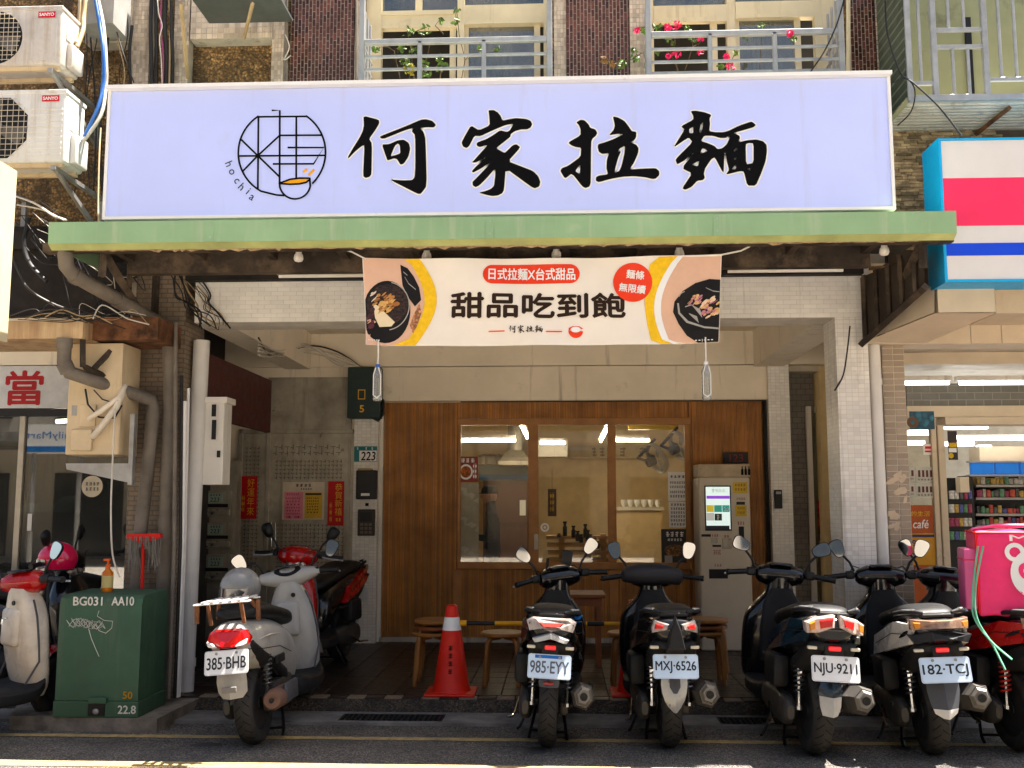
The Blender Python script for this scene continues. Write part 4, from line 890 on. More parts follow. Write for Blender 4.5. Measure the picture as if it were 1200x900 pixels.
# lamp holders and tubes under the awning
for k, px in enumerate((350, 500, 652, 796, 1036)):
    Y = 6.80; c = P(px, 296-(px-500)*0.012, Y); c.z = az0-0.012; M = Matrix.Translation(c)
    t = thing('lamp_holder', ('white', 'dusty white', 'small white', 'pale', 'grey white')[k]+' lamp holder under the awning '+('above the unlit left tube', 'at the upper left of the banner', 'above the middle of the banner', 'at the upper right of the banner', 'near the right end')[k], 'lamp', c)
    m = MB(); m.lathe([(0.018,0.07),(0.022,0.03),(0.030,0.02),(0.034,-0.005),(0.026,-0.022),(0.0,-0.03)], 12, M=M); m.build('socket', white_paint, t, 50)
    m = MB(); m.box(c.x-0.05, c.x+0.05, c.y-0.02, c.y+0.02, c.z+0.0705, c.z+0.09); m.build('plate', rust, t)
for (a, b, y, lab) in ((323,430,319,'unlit tube light under the awning left of the banner'), (850,992,313,'unlit tube light under the awning right of the banner')):
    Y = 7.2; p0, p1 = P(a, y, Y), P(b, y-1, Y); t = thing('tube_light', lab, 'light', (p0+p1)/2)
    m = MB(); m.box(p0.x, p1.x, Y, Y+0.04, p0.z-0.012, p0.z+0.018); m.build('batten', tube_off, t); m = MB(); m.tube([p0+Vector((0.02,0.02,-0.026)), Vector((p1.x-0.02, Y+0.02, p0.z-0.026))], 0.013, 8); m.build('tube', tube_off, t, 60)
    m = MB()
    for f in (0.25, 0.75): x = p0.x+(p1.x-p0.x)*f; m.tube([(x, Y+0.02, p0.z+0.0185), (x, Y+0.02, az1-0.06)], 0.006, 6)
    m.build('hanger', black_m, t)

# ================================================================ cloth banner
YB = 6.62
bx0, bx1 = PX(424, 350, YB), PX(847, 350, YB); bz0, bz1 = PZ(640, 402, YB), PZ(640, 300, YB)
Bn = thing('cloth_banner', 'cream cloth banner with dessert photos hanging below the awning', 'banner', ((bx0+bx1)/2, YB, bz0))
BW, BH = bx1-bx0, bz1-bz0
cloth = mat('cream_banner_cloth', (0.80,0.73,0.63), 0.6, var=0.02, bump=0.05, bscale=8)
def wav(u, v): return 0.022*math.sin(u*9.0+v*2.0)*(0.3+0.7*(1-v))+0.011*math.sin(u*23+v*5)+0.03*math.sin(u*3.1)*0.5+0.02*(1-v)
def b3(u, v, off=0.0):
    # u,v in 0..1 over the banner; corners pulled
    pinch = 0.020*(1-2*min(v, 1-v))*0
    sag = -0.012*math.sin(math.pi*u)*1.0; skew = (0.028*(1-v) if u < 0.5 else -0.028*(1-v))*abs(2*u-1)
    return Vector((bx0+BW*u+skew, YB+wav(u, v)-off, bz0+BH*v+sag))
def bgrid(nu, nv, off, u0=0, u1=1, v0=0, v1=1):
    return [b3(u0+(u1-u0)*i/nu, v0+(v1-v0)*j/nv, off) for j in range(nv+1) for i in range(nu+1)], [(j*(nu+1)+i, j*(nu+1)+i+1, (j+1)*(nu+1)+i+1, (j+1)*(nu+1)+i) for j in range(nv) for i in range(nu)]
m = MB(); m.add(*bgrid(90, 22, 0)); cl = m.build('cloth', cloth, Bn, 70)
BO = [0]
def bpoly(name, pts, m_, parent, lvl=1, dens=0.02):
    """flat print on the cloth: polygon in (u,v), subdivided so it follows the folds"""
    bm = bmesh.new(); vs = [bm.verts.new((p[0], p[1], 0)) for p in pts]; f = bm.faces.new(vs); bmesh.ops.triangulate(bm, faces=[f])
    us = [p[0] for p in pts]
    k = math.floor(min(us)/dens)+1
    while k*dens < max(us): bmesh.ops.bisect_plane(bm, geom=bm.verts[:]+bm.edges[:]+bm.faces[:], plane_co=(k*dens,0,0), plane_no=(1,0,0)); k += 1
    for v in (0.2, 0.4, 0.6, 0.8): bmesh.ops.bisect_plane(bm, geom=bm.verts[:]+bm.edges[:]+bm.faces[:], plane_co=(0,v,0), plane_no=(0,1,0))
    bm.verts.index_update(); mb = MB(); mb.add([b3(v.co.x, min(1, max(0, v.co.y)), 0.0022*lvl) for v in bm.verts], [[v.index for v in f.verts] for f in bm.faces]); bm.free()
    return mb.build(name, m_, parent, 70)
def q(px, py):   # photo pixel on the banner -> (u,v)
    yt = 301-(px-424)*0.0105 if px > 0 else 301; yb = 405-(px-424)*0.010
    xl = 421+(py-300)*0.10; xr = 851-(py-300)*0.09
    return ((px-xl)/(xr-xl), max(0.0, min(1.0, 1-(py-yt)/(yb-yt))))
def ell(cx, cy, rx, ry, n=32, a0=0, a1=360): return [(cx+rx*math.cos(rad(a0+(a1-a0)*k/n)), cy+ry*math.sin(rad(a0+(a1-a0)*k/n))) for k in range(n if a1-a0 == 360 else n+1)]
def clipu(pts): return [(min(0.998, max(0.002, u)), min(0.996, max(0.004, v))) for u, v in pts]
peach = mat('print_peach', (0.66,0.42,0.30), 0.6, var=0.05); yel = mat('print_yellow', (0.80,0.50,0.02), 0.6, var=0.08, scale=30); bowl_k = mat('print_bowl_black', (0.010,0.009,0.009), 0.6, var=0.2, spec=0.15)
def Q(l): return clipu([q(*p) for p in l])
bpoly('peach_print', Q([(419,299),(472,300)]+[(486+14*math.sin(math.pi*k/12)*1.0, 303+98*k/12) for k in range(13)]+[(465,407),(424,407)]), peach, cl, 1)
bpoly('yellow_arc', Q([(471,300),(490,300)]+[(490+22.5*math.sin(math.pi*(k/14)**0.95), 301+103*k/14) for k in range(1,14)]+[(489,405),(463,406)]+[(476+22*math.sin(math.pi*(1-k/14)), 301+103*(1-k/14)) for k in range(1,14)]), yel, cl, 2)
bpoly('dark_bowl_print', Q(ell(453,365,29,37)[:]), bowl_k, cl, 2)
bpoly('upper_bowl_print', Q([(467,308),(476,312),(484,322),(491,335),(494,350),(487,358),(479,348),(471,333)]), bowl_k, cl, 2.4)
bpoly('soup_print', Q(ell(454,356,25,24)), mat('print_soup', (0.03,0.012,0.008), 0.4, var=0.3, cells=60), cl, 3)
def crumbs(name, cx, cy, rx, ry, n, cols, r0, lvl):
    for ci, c_ in enumerate(cols):
        m = MB()
        for k in range(n):
            a = random.uniform(0, 2*math.pi); d_ = math.sqrt(random.random()); px, py = cx+rx*d_*math.cos(a), cy+ry*d_*math.sin(a); r_ = r0*random.uniform(0.6, 1.2); ph = random.uniform(0, 3); e_ = random.uniform(0.6, 1.0)
            pts = Q([(px+r_*math.cos(t_+ph), py+r_*e_*math.sin(t_)) for t_ in [2*math.pi*q_/8 for q_ in range(8)]]); m.add([b3(u, v, 0.0022*lvl+0.0003*k+0.0001*ci) for u, v in pts], [list(range(8))])
        m.build(name, mat('print_%s_%d' % (name, ci), c_, 0.5, var=0.15, scale=60), cl)['kind'] = 'stuff'
crumbs('beans_print', 432, 372, 7, 14, 12, ((0.10,0.02,0.03),(0.04,0.012,0.015)), 3.2, 3.8)
crumbs('nuts_print', 452, 354, 14, 11, 16, ((0.62,0.38,0.14),(0.45,0.22,0.07),(0.30,0.12,0.04)), 3.4, 4)
crumbs('taro_pearl_print', 437, 346, 6, 6, 5, ((0.66,0.56,0.44),), 3.4, 4.2)
bpoly('tofu_print', Q([(437,355),(443,358),(464,377),(460,382),(446,383),(440,372)]), mat('print_tofu', (0.74,0.62,0.42), 0.5, var=0.06), cl, 4.6)
bpoly('red_bowl_print', Q([(486,368),(492,355),(495,365),(491,380),(486,390),(482,380)]), mat('print_redbowl', (0.62,0.30,0.16), 0.5, var=0.3, cells=60), cl, 2.6)
bpoly('peach_print', Q([(790,299),(853,299),(851,340),(842,405),(806,404)]+[(780-2+6*math.sin(math.pi*k/12)-26*math.sin(math.pi*k/12), 404-104*k/12) for k in range(1,12)]), peach, cl, 1)
bpoly('yellow_arc', Q([(777,299),(799,298)]+[(788-18*math.sin(math.pi*k/14)+8*(1-2*k/14), 299+104*k/14) for k in range(1,14)]+[(786,404),(799,405)][::-1][:1]+[(777,404)]+[(766-8*math.sin(math.pi*k/14)+2*(k/14), 404-104*k/14) for k in range(1,14)]), yel, cl, 2)
bpoly('white_arc', Q([(799,298),(806,298)]+[(796-18*math.sin(math.pi*k/14)+8*(1-2*k/14), 299+104*k/14) for k in range(1,14)]+[(797,404),(790,404)]+[(788-18*math.sin(math.pi*(1-k/14))+8*(1-2*(1-k/14)), 299+104*(1-k/14)) for k in range(1,14)]), white_print, cl, 2.5)
bpoly('dark_bowl_print', Q([(848,327),(835,326),(818,331),(803,340),(793,352),(791,364),(797,378),(806,392),(818,404),(842,404),(846,370)]), bowl_k, cl, 3)
MATS.get('print_rim') or mat('print_rim', (0.35,0.33,0.30), 0.4)
bpoly('bowl_rim_print', Q([(845,386),(826,384),(806,377),(797,366),(796,354),(798,354),(799,365),(808,375),(826,382),(845,384)]), mat('print_rim', (0.35,0.33,0.30), 0.4), cl, 3.6)
crumbs('taro_print', 834, 360, 11, 12, 13, ((0.62,0.38,0.16),(0.45,0.18,0.22),(0.70,0.52,0.36)), 3.2, 4)
crumbs('taro_print', 818, 351, 9, 6, 8, ((0.66,0.42,0.18),(0.52,0.25,0.26)), 3.2, 4)
for pl_ in ([(805,358),(812,356),(822,362),(824,372)],[(809,366),(818,370),(820,378)],[(830,336),(838,340),(846,341)],[(798,346),(801,342),(805,340)]):
    bpoly('gloss_print', Q([(a, b) for a, b in pl_]+[(a+0.3, b+1.1) for a, b in reversed(pl_)]), MATS['print_rim'], cl, 3.5)
for pl_ in ([(473,322),(478,330),(487,337)],[(471,316),(476,320)]): bpoly('gloss_print', Q([(a, b) for a, b in pl_]+[(a+0.2, b+1.2) for a, b in reversed(pl_)]), MATS['print_rim'], cl, 3.0)
bpoly('bowl_rim_print', Q(ell(453,358,28,29,26,-80,80)+list(reversed(ell(453,358,26.8,27.8,26,-80,80)))), MATS['print_rim'], cl, 3.3)
rd = mat('print_orange_red', (0.72,0.06,0.012), 0.5, var=0.06)
bpoly('red_pill', Q([(p[0], p[1]) for p in ell(578.5,318.5,11.5,11.5,12,90,270)+ell(671,317.5,11.5,11.5,12,-90,90)]), rd, cl, 2)
bpoly('red_disc', Q(ell(745,328,23,23,36)), rd, cl, 3.2)
def btext(name, s, x0, y0, x1, y1, m_, lvl, bold=0.004, rot=0, fat=0.02):
    vs, fs = text_mesh(s, bold); xs_ = [v.x for v in vs]; ys_ = [v.y for v in vs]; a, b, c, d = min(xs_), max(xs_), min(ys_), max(ys_); out = []
    cx, cy = (x0+x1)/2, (y0+y1)/2; R_ = rad(rot)
    for v in vs:
        px = x0+(v.x-a)/(b-a)*(x1-x0); py = y1-(v.y-c)/(d-c)*(y1-y0)
        dx, dy = px-cx, py-cy; px, py = cx+dx*math.cos(R_)-dy*math.sin(R_), cy+dx*math.sin(R_)+dy*math.cos(R_)
        out.append((px, py))
    mb = MB(); w = fat*(y1-y0)
    for k, (sx, sy) in enumerate(((0,0),(1,0),(-1,0),(0,1),(0,-1)) if fat else ((0,0),)): mb.add([b3(*q(px+sx*w, py+sy*w), 0.0022*lvl+0.00015*k) for px, py in out], fs)
    return mb.build(name, m_, cl)
brown_ink = mat('print_dark_brown', (0.03,0.017,0.011), 0.7, spec=0.1)
btext('lettering', '日式拉麵X台式甜品', 574, 311, 677, 325, white_print, 3.2)
btext('lettering', '甜品吃到飽', 530, 341, 735, 370, brown_ink, 2, fat=0.035)
btext('lettering', '麵條', 738, 314, 759, 324, white_print, 4.4, rot=8); btext('lettering', '無限續', 729, 330, 760, 340, white_print, 4.4, rot=8)
m = MB()
for i, key in enumerate('何家拉麵'):
    ox = (400, 530, 655, 785)[i]
    for outer, holes in char_shapes(key, lambda a, b: q(598+i*10.3+(a-ox)*0.085, 379+(b-125)*0.095)):
        tris = geometry.tessellate_polygon([[Vector((x_, y_, 0)) for x_, y_ in l] for l in [outer]+holes]); flat = [p for l in [outer]+holes for p in l]
        m.add([b3(u, v, 0.0045) for u, v in flat], tris)
m.build('lettering', brown_ink, cl)
for (a, b) in ((575,594),(642,661)): bpoly('red_dash', Q([(a,386),(b,385.6),(b,387),(a,387.4)]), rd, cl, 2)
bpoly('bowl_logo', Q([(669,385)]+ell(677,386,8.5,8,14,0,180)+[(669,382),(673,380),(681,380),(686,383)]), rd, cl, 2); bpoly('bowl_logo_white', Q(ell(677,384,6,3.4,14)), white_print, cl, 3)
btext('lettering', '▪▪|▪▪▪', 434, 397.5, 447, 400.5, white_print, 4); btext('lettering', '▪▪|▪▪▪', 815, 396.5, 835, 399.5, white_print, 5)
# ropes and weight bottles
rope = mat('white_rope', (0.72,0.68,0.60), 0.8, bump=0.5, bscale=200)
m = MB(); m.tube([tuple(b3(0.01,0.985)), on(412,295,YB+0.02), on(404,293,YB+0.08)], 0.006, 6); m.tube([tuple(b3(0.99,0.985)), on(868,294,YB+0.02), on(882,287,YB+0.05)], 0.006, 6); m.build('rope', rope, Bn, 60)
clear = glass_mat('clear_plastic', (0.80,0.84,0.86), 0.22, 0.55)
for k, (px, py0, py1) in enumerate(((438,427,470),(834,424,469))):
    u = (0.036, 0.962)[k]; top = b3(u, 0.02, 0.005); x, y = top.x, top.y-0.01; z1 = PZ(px, py0, y); z0 = PZ(px, py1, y); h = z1-z0
    t = thing('water_bottle', ('clear water bottle with a blue cap hung from the left end of the banner', 'clear water bottle with a white cap hung from the right end of the banner')[k], 'bottle', (x, y, z0))
    M = Matrix.Translation((x, y, z0)); r = 0.031; prof = [(0.0,0.006),(r*0.8,0.0),(r,0.012)]
    for j in range(6): prof += [(r, 0.02+j*h*0.10), (r*0.93, 0.03+j*h*0.10)]
    prof += [(r, h*0.74), (r*0.75, h*0.83), (r*0.4, h*0.90), (r*0.4, h*0.93)]
    m = MB(); m.lathe(prof, 16, M=M); m.build('body', clear, t, 40)
    m = MB(); m.lathe([(r*0.45,h*0.925),(r*0.45,h)], 14, M=M); m.build('cap', mat('blue_cap', (0.03,0.12,0.45), 0.4) if k == 0 else white_print, t)
    m = MB(); m.tube([(x, y, z0+h), (x, y, top.z), tuple(b3(u, 0.06, 0.01))], 0.005, 6); m.build('cord', rope, t)
    m = MB()
    for sgn in (-1, 1): m.tube([(x+sgn*r*0.3, y-r, z0+h*0.9), (x+sgn*r*0.75, y-r*0.85, z0+h*0.7), (x+sgn*r*0.75, y-r*0.85, z0+h*0.15), (x, y-r*1.05, z0+h*0.08)], 0.004, 5)
    m.build('sling', rope, t)

# ================================================================ drain pipes
def pipe(label, paths, r, m_, grp=None, cuffs=()):
    t = thing('drain_pipe', label, 'pipe', paths[-1] if False else min(paths, key=lambda p: p[2]), grp)
    m = MB(); m.tube(paths, r, 14); m.build('pipe', m_, t, 50)
    for c0, c1 in cuffs: m = MB(); m.tube([c0, c1], r*1.14, 14); m.build('cuff', m_, t, 50)
    return t
def lp(a, b, f): return tuple(Vector(a).lerp(Vector(b), f))
p0 = on(76,292,6.62); p1 = on(78,312,6.66); p2 = on(86,322,6.72); p3 = on(192,382,7.44); p4 = on(198,392,7.47); p5 = tuple(Vector(on(200,470,7.48))); p6 = (p5[0], p5[1], 0.1)
pipe('thick grey drain pipe slanting from the left end of the awning down the tiled pillar', [p0,p1,p2,lp(p2,p3,0.5),p3,p4,p5,p6], 0.052, pvc_grey, cuffs=((p2, lp(p2,p3,0.06)),(lp(p2,p3,0.46),lp(p2,p3,0.54)),(lp(p5,p6,0.4),lp(p5,p6,0.43))))
q0 = on(76,396,6.95); q1 = on(75,425,6.97); q2 = on(80,436,7.0); q3 = on(178,469,7.4); q4 = on(180,480,7.42); q5 = on(172,560,7.44); q6 = on(163,640,7.45); q7 = (q6[0]-0.02, 7.45, 0.15)
pipe('elbowed dirty drain pipe crossing in front of the hanging air conditioner', [q0,q1,q2,lp(q2,q3,0.5),q3,q4,q5,q6,q7], 0.048, pvc_grey, cuffs=((q0, lp(q0,q1,0.4)),(q1,q2)))
xw, yw_ = PX(231,470,7.75), 7.75
pipe('thick white painted pipe standing at the left end of the arcade', [(xw+0.02, yw_, 2.75), (xw, yw_, 1.4), (xw-0.01, yw_, 0.1)], 0.062, pvc_white, cuffs=(((xw-0.01,yw_,0.28),(xw-0.01,yw_,0.34)),))
xr_ = PX(1029,520,YF+0.06); pipe('white down pipe against the right tiled pillar', [(xr_, YF+0.06, PZ(1029,403,YF)), (xr_, YF+0.06, 1.2), (xr_, YF+0.06, 0.1)], 0.043, pvc_white, cuffs=(((xr_,YF+0.06,PZ(1029,450,YF)),(xr_,YF+0.06,PZ(1029,443,YF))),))
for k, (a, b, r_, y0, y1) in enumerate(((206,204,0.016,378,700),(213,211,0.013,440,760),(217,213,0.020,470,800),(221,216,0.012,455,790))):
    Y = 7.36+0.02*k; za, zb_ = PZ(a,y0,Y), 0.12; mb = MB(); mb.tube([(PX(a,y0,Y),Y,za),(PX(b,650,Y),Y,1.2),(PX(b,650,Y),Y,zb_)], r_, 8); simple('conduit', ('thin grey conduit','narrow dark conduit','pale conduit','thin white conduit')[k]+' running down '+('beside the tiled pillar','between the grey pipe and the white pipe','close behind the white pipe','touching the white pipe')[k], 'conduit', mb, (pvc_grey, black_m, pvc_white, pvc_white)[k], None, 60)
# ================================================================ air conditioners on the left wall
ac_white = mat('ac_white_enamel', (0.62,0.61,0.58), 0.45, var=0.06, dirt=0.2, streak=0.35, dcol=(0.36,0.26,0.15))
ac_dirty = mat('ac_stained_enamel', (0.50,0.47,0.43), 0.5, var=0.12, dirt=0.45, streak=0.5, dcol=(0.30,0.21,0.13))
ac_tan = mat('ac_tan_enamel', (0.58,0.46,0.30), 0.5, var=0.08, dirt=0.25, streak=0.3, dcol=(0.25,0.15,0.08))
galv = mat('galvanised_bracket', (0.34,0.33,0.31), 0.5, metal=0.6, var=0.2, dirt=0.35)
def outdoor_unit(label, x1, zt_, w, h, d, Y, body, grille_oct, px_logo):
    x0 = x1-w; z0 = zt_-h
    t = thing('outdoor_air_conditioner', label, 'air conditioner', ((x0+x1)/2, Y+d/2, z0))
    m = MB(); m.rbox(x0, x1, Y, Y+d, z0, zt_, 0.018, seg=3); m.build('casing', body, t, 35)
    m = MB(); m.rbox(x0-0.006, x1+0.006, Y-0.006, Y+d+0.006, zt_-0.028, zt_+0.006, 0.006, seg=1); m.build('lid', body, t)
    cx, cz, R_ = x0+w*0.37, (z0+zt_)/2-0.01, h*0.43
    m = MB(); n = 8 if grille_oct else 28; ring = [(cx+R_*1.06*math.cos(rad(22.5)+2*math.pi*k/n)*(1.0 if grille_oct else 1.0), cz+R_*1.06*math.sin(rad(22.5)+2*math.pi*k/n)) for k in range(n)]
    m.prism(ring, Y-0.002, Y+0.01, 'XZ'); well = m.build('fan_well', black_m, t)
    m = MB(); m.lathe([(0.0,0),(0.05,0.0),(0.05,0.012),(0.0,0.015)], 14, M=Matrix.Translation((cx,Y-0.004,cz)) @ Matrix.Rotation(rad(90),4,'X'))
    for k in range(3):
        A_ = Matrix.Translation((cx,Y-0.005,cz)) @ Matrix.Rotation(rad(120*k+20),4,'Y'); m.add([(0.03,0,-0.03),(R_*0.9,-0.004,-0.07),(R_*0.95,0.0,0.08),(0.04,0.001,0.035)], [(0,1,2,3)], M=A_)
    m.build('fan', mat('fan_dark', (0.12,0.11,0.10), 0.5), t)
    m = MB(); nb = 11
    for k in range(nb):
        u = -1+2*(k+0.5)/nb; hh = R_*math.sqrt(max(0.02, 1-u*u*0.75)); m.tube([(cx-hh*1.02, Y-0.016, cz+u*R_), (cx+hh*1.02, Y-0.016, cz+u*R_)], 0.0028, 4); m.tube([(cx+u*R_, Y-0.019, cz-hh*1.02), (cx+u*R_, Y-0.019, cz+hh*1.02)], 0.0024, 4)
    o = m.build('grille', mat('grille_wire', (0.50,0.44,0.34), 0.5), t)
    if grille_oct:
        for k in range(9): m = MB(); z = z0+0.05+k*(h*0.70/9); m.rbox(x0+w*0.66, x1-0.02, Y-0.005, Y+0.002, z, z+h*0.035, 0.003, seg=1); m.build('louvre', body, t)
    else:
        m = MB(); m.rbox(x0+w*0.71, x1-0.03, Y-0.006, Y+0.004, z0+0.03, zt_-0.09, 0.03, seg=2); m.build('front_panel', body, t)
    lw = 0.125; lx = x1-0.05-lw; lz = zt_-0.088
    m = MB(); m.box(lx, lx+lw, Y-0.009, Y-0.0065, lz, lz+0.046); lb = m.build('maker_badge', mat('badge_red', (0.50,0.015,0.03), 0.4), t)
    m = MB(); write(m, 'SANYO', lx+0.008, lx+lw-0.008, lz+0.011, lz+0.035, Y-0.0102, bold=0.03); m.build('lettering', white_print, lb)
    m = MB(); m.rbox(x1-0.001, x1+0.006, Y+d*0.25, Y+d*0.72, z0+h*0.5, z0+h*0.78, 0.003, seg=1); m.build('side_cover', body, t); m = MB(); m.rbox(x1-0.001, x1+0.045, Y+d*0.3, Y+d*0.95, z0+0.02, z0+h*0.45, 0.012, seg=2); m.build('valve_cover', body, t, 40)
    # feet + steel bracket
    m = MB(); m.box(x0+0.08, x1-0.02, Y+0.03, Y+0.06, z0-0.03, z0-0.001); m.box(x0+0.08, x1-0.02, Y+d-0.06, Y+d-0.03, z0-0.03, z0-0.001); m.build('foot_rail', ac_tan, t)
    b = thing('wall_bracket', 'steel bracket carrying the '+('lower' if grille_oct else 'upper')+' outdoor air conditioner', 'bracket', (x1-0.06, Y+d, z0-0.35))
    for xx in (x1-0.08, x0+0.1):
        m = MB(); m.box(xx, xx+0.035, Y-0.02, 7.78, z0-0.062, z0-0.032); m.box(xx, xx+0.035, 7.70, 7.74, z0-0.36, z0-0.063); m.prism([(Y+0.02,z0-0.063),(Y+0.08,z0-0.063),(7.70,z0-0.30),(7.70,z0-0.35)], xx+0.004, xx+0.031, 'YZ'); m.build('arm', galv, b)
    return t
outdoor_unit('upper white outdoor air conditioner with a round fan grille', PX(72,40,6.95), PZ(40,8,6.95), 0.78, PZ(40,8,6.95)-PZ(40,76,6.95), 0.29, 6.95, ac_dirty, False, 0)
outdoor_unit('lower white outdoor air conditioner with an eight sided grille and side louvres', PX(76,150,6.95), PZ(40,106,6.95), 0.80, PZ(40,106,6.95)-PZ(40,190,6.95), 0.30, 6.95, ac_white, True, 0)
# slab over them
m = MB(); m.box(PX(88,0,7.3), PX(150,10,7.6), 7.35, 7.66, PZ(130,27,7.35), PZ(130,27,7.3)+0.5); bp(m, 'balcony_underside', mat('grey_plaster', (0.30,0.29,0.27), 0.8, dirt=0.4))
# third unit seen from behind, hung low
YK = 7.15
t = thing('outdoor_air_conditioner', 'tan air conditioner seen from its pipe side hung above the pawn shop window', 'air conditioner', on(112,535,YK))
x0, x1, z0, z1 = RC(79, 402, 142, 533, YK)
m = MB(); m.rbox(x0, x1, YK, YK+0.32, z0, z1, 0.012, seg=2); m.build('casing', ac_tan, t, 35)
m = MB(); m.boxR(82,503,107,528, YK-0.035, 0.034, r=0.008); m.build('valve_cover', ac_tan, t); m = MB(); m.boxR(93,474,112,500, YK-0.012, 0.011, r=0.004); m.build('terminal_cover', ac_tan, t); m = MB(); m.boxR(84,475,90,487, YK-0.003, 0.004); m.build('rating_label', galv, t)
m = MB()
m.tube([on(105,490,YK-0.02), on(118,482,YK-0.09), on(140,466,YK-0.05), on(146,452,YK+0.05)], 0.020, 8); m.tube([on(109,512,YK-0.03), on(122,496,YK-0.1), on(136,478,YK-0.08), on(143,462,YK)], 0.022, 8); m.build('insulated_pipe', mat('cream_lagging', (0.68,0.60,0.48), 0.8, bump=0.3), t, 60)
m = MB(); m.tube([on(100,456,YK-0.03), on(103,474,YK-0.05), on(116,489,YK-0.06), on(134,490,YK-0.05), on(143,475,YK-0.02)], 0.007, 6); m.tube([on(110,457,YK-0.03), on(120,468,YK-0.05), on(140,474,YK-0.04)], 0.005, 6); m.build('cable', black_m, t, 60)
t = thing('wall_bracket', 'galvanised triangular bracket below the tan air conditioner', 'bracket', on(120,566,YK+0.05))
m = MB(); c = [on(77,543,YK+0.02), on(153,543,YK+0.02), on(153,566,YK+0.02), on(78,550,YK+0.02)]; m.prism([(p[0],p[2]) for p in c], YK+0.02, YK+0.06, 'XZ'); m.build('gusset', galv, t); m = MB(); m.boxR(151,485,156,568, YK+0.015, 0.05); m.build('wall_plate', galv, t)
mb = MB(); x0, x1, z0, z1 = RC(-60, 268, 232, 372, 7.58); mb.box(x0, PX(155,320,7.58), 7.50, 7.585, z0, z1); bp(mb, 'shade_panel', dark_beam)  # near-black panel standing in for the deep shade behind the awning end
# rusty frame above, holding the old canopy
t = thing('rusty_canopy', 'rust stained tin canopy edge over the pawn shop on the far left', 'canopy', on(50,397,6.9))
x0, x1, z0, z1 = RC(-60, 376, 97, 397, 6.95); m = MB(); m.box(x0, x1, 6.95, 7.55, z0, z1); m.build('edge', mat('rust_stained_tin', (0.55,0.40,0.24), 0.7, dirt=0.7, streak=0.9, dcol=(0.22,0.09,0.035)), t)
x0, x1, z0, z1 = RC(97, 372, 185, 398, 7.1); m = MB(); m.box(x0, x1, 7.10, 7.55, z0, z1); m.build('rusted_end', rust, t)
for (a, b) in ((on(97,396,7.0), on(97,430,7.0)), (on(99,430,7.0), on(148,452,7.35)), (on(110,432,7.05), on(136,405,7.2)), (on(136,405,7.2), on(150,445,7.35))):
    m = MB(); m.tube([a, b], 0.022, 4); m.build('strut', rust_beam, t)
# cables on the left
blk = mat('black_cable', (0.018,0.017,0.016), 0.5); whc = mat('white_cable', (0.58,0.53,0.45), 0.5); bluec = mat('blue_cable', (0.03,0.10,0.30), 0.4); tanc = mat('tan_cable', (0.38,0.28,0.16), 0.6); pinkc = mat('pink_cable', (0.40,0.10,0.22), 0.5)
def cable(pts, r, m_, label, jit=0.0, group=None, name='cable'):
    pts = [Vector(p) for p in pts]; out = []
    for i in range(len(pts)-1):
        a, b = pts[max(i-1,0)], pts[i]; c, d = pts[i+1], pts[min(i+2,len(pts)-1)]
        for k in range(5):
            s = k/5; out.append(0.5*((2*b)+(c-a)*s+(2*a-5*b+4*c-d)*s*s+(3*b-a-3*c+d)*s**3)+Vector((random.uniform(-jit,jit), 0, random.uniform(-jit,jit))))
    out.append(pts[-1]); mb = MB(); mb.tube(out, r, 6); return simple(name, label, 'cable', mb, m_, group, 60)
cable([on(110,-10,7.3), on(117,30,7.25), on(121,60,7.2), on(121,95,7.2), on(115,125,7.15), on(99,160,7.1)], 0.014, bluec, 'blue cable curving down to the lower outdoor air conditioner')
cable([on(113,-10,7.32), on(121,30,7.27), on(124,70,7.22), on(124,100,7.22), on(118,135,7.15), on(98,165,7.1)], 0.014, whc, 'white lagged pipe curving down beside the blue cable', name='lagged_pipe')
cable([on(102,-10,7.3), on(98,20,7.25), on(97,36,7.2), on(90,55,7.12)], 0.018, tanc, 'tan lagged pipe entering the upper outdoor air conditioner', name='lagged_pipe')
cable([on(95,-10,7.3), on(94,20,7.25), on(92,40,7.2), on(89,50,7.12)], 0.014, tanc, 'thin tan lagged pipe left of the thicker one by the upper unit', name='lagged_pipe')
for k, (px, c_, lab) in enumerate(((178,blk,'thick black riser cable left in the bundle by the pebble wall'),(182,blk,'black riser cable second from left in the bundle'),(190,pinkc,'pink riser cable in the bundle above the sign'),(194,blk,'black riser cable right of the pink cable'),(198,tanc,'tan riser cable in the bundle above the sign'),(201,blk,'rightmost black riser cable of the bundle'))):
    cable([on(px,-12,7.62), on(px+random.uniform(-2,2),30,7.62), on(px+random.uniform(-2,2),70,7.62), on(px,120,7.62)], (0.016,0.014,0.006,0.018,0.007,0.014)[k], c_, lab)
cable([on(184,-10,7.55), on(186,15,7.55), on(190,30,7.55), on(187,45,7.55), on(189,70,7.55), on(190,100,7.55)], 0.005, whc, 'white wavy cable hanging in front of the riser bundle')
cable([on(128,-10,7.5), on(135,30,7.5), on(147,70,7.5), on(157,97,7.5)], 0.005, blk, 'thin black cable slanting across the pebble wall')
cable([on(155,30,7.6), on(152,60,7.6), on(153,100,7.6)], 0.012, blk, 'black pipe-like cable at the edge of the tile strip')
cable([on(334,40,7.6), on(339,55,7.6), on(333,70,7.6), on(341,65,7.6)], 0.005, whc, 'short white cable loop beside the left brown pilaster')
cable([on(336,-10,7.62), on(336,50,7.62), on(336,110,7.62)], 0.012, pvc_grey, 'thin grey pipe left of the brown pilaster', name='thin_pipe')
cable([on(418,-10,7.6), on(418,50,7.6), on(418,110,7.6)], 0.012, pvc_grey, 'thin grey pipe right of the left brown pilaster', name='thin_pipe')
cable([on(994,-10,7.5), on(994,50,7.5), on(994,110,7.5)], 0.016, alu_cream, 'cream pipe beside the right balcony', name='thin_pipe')
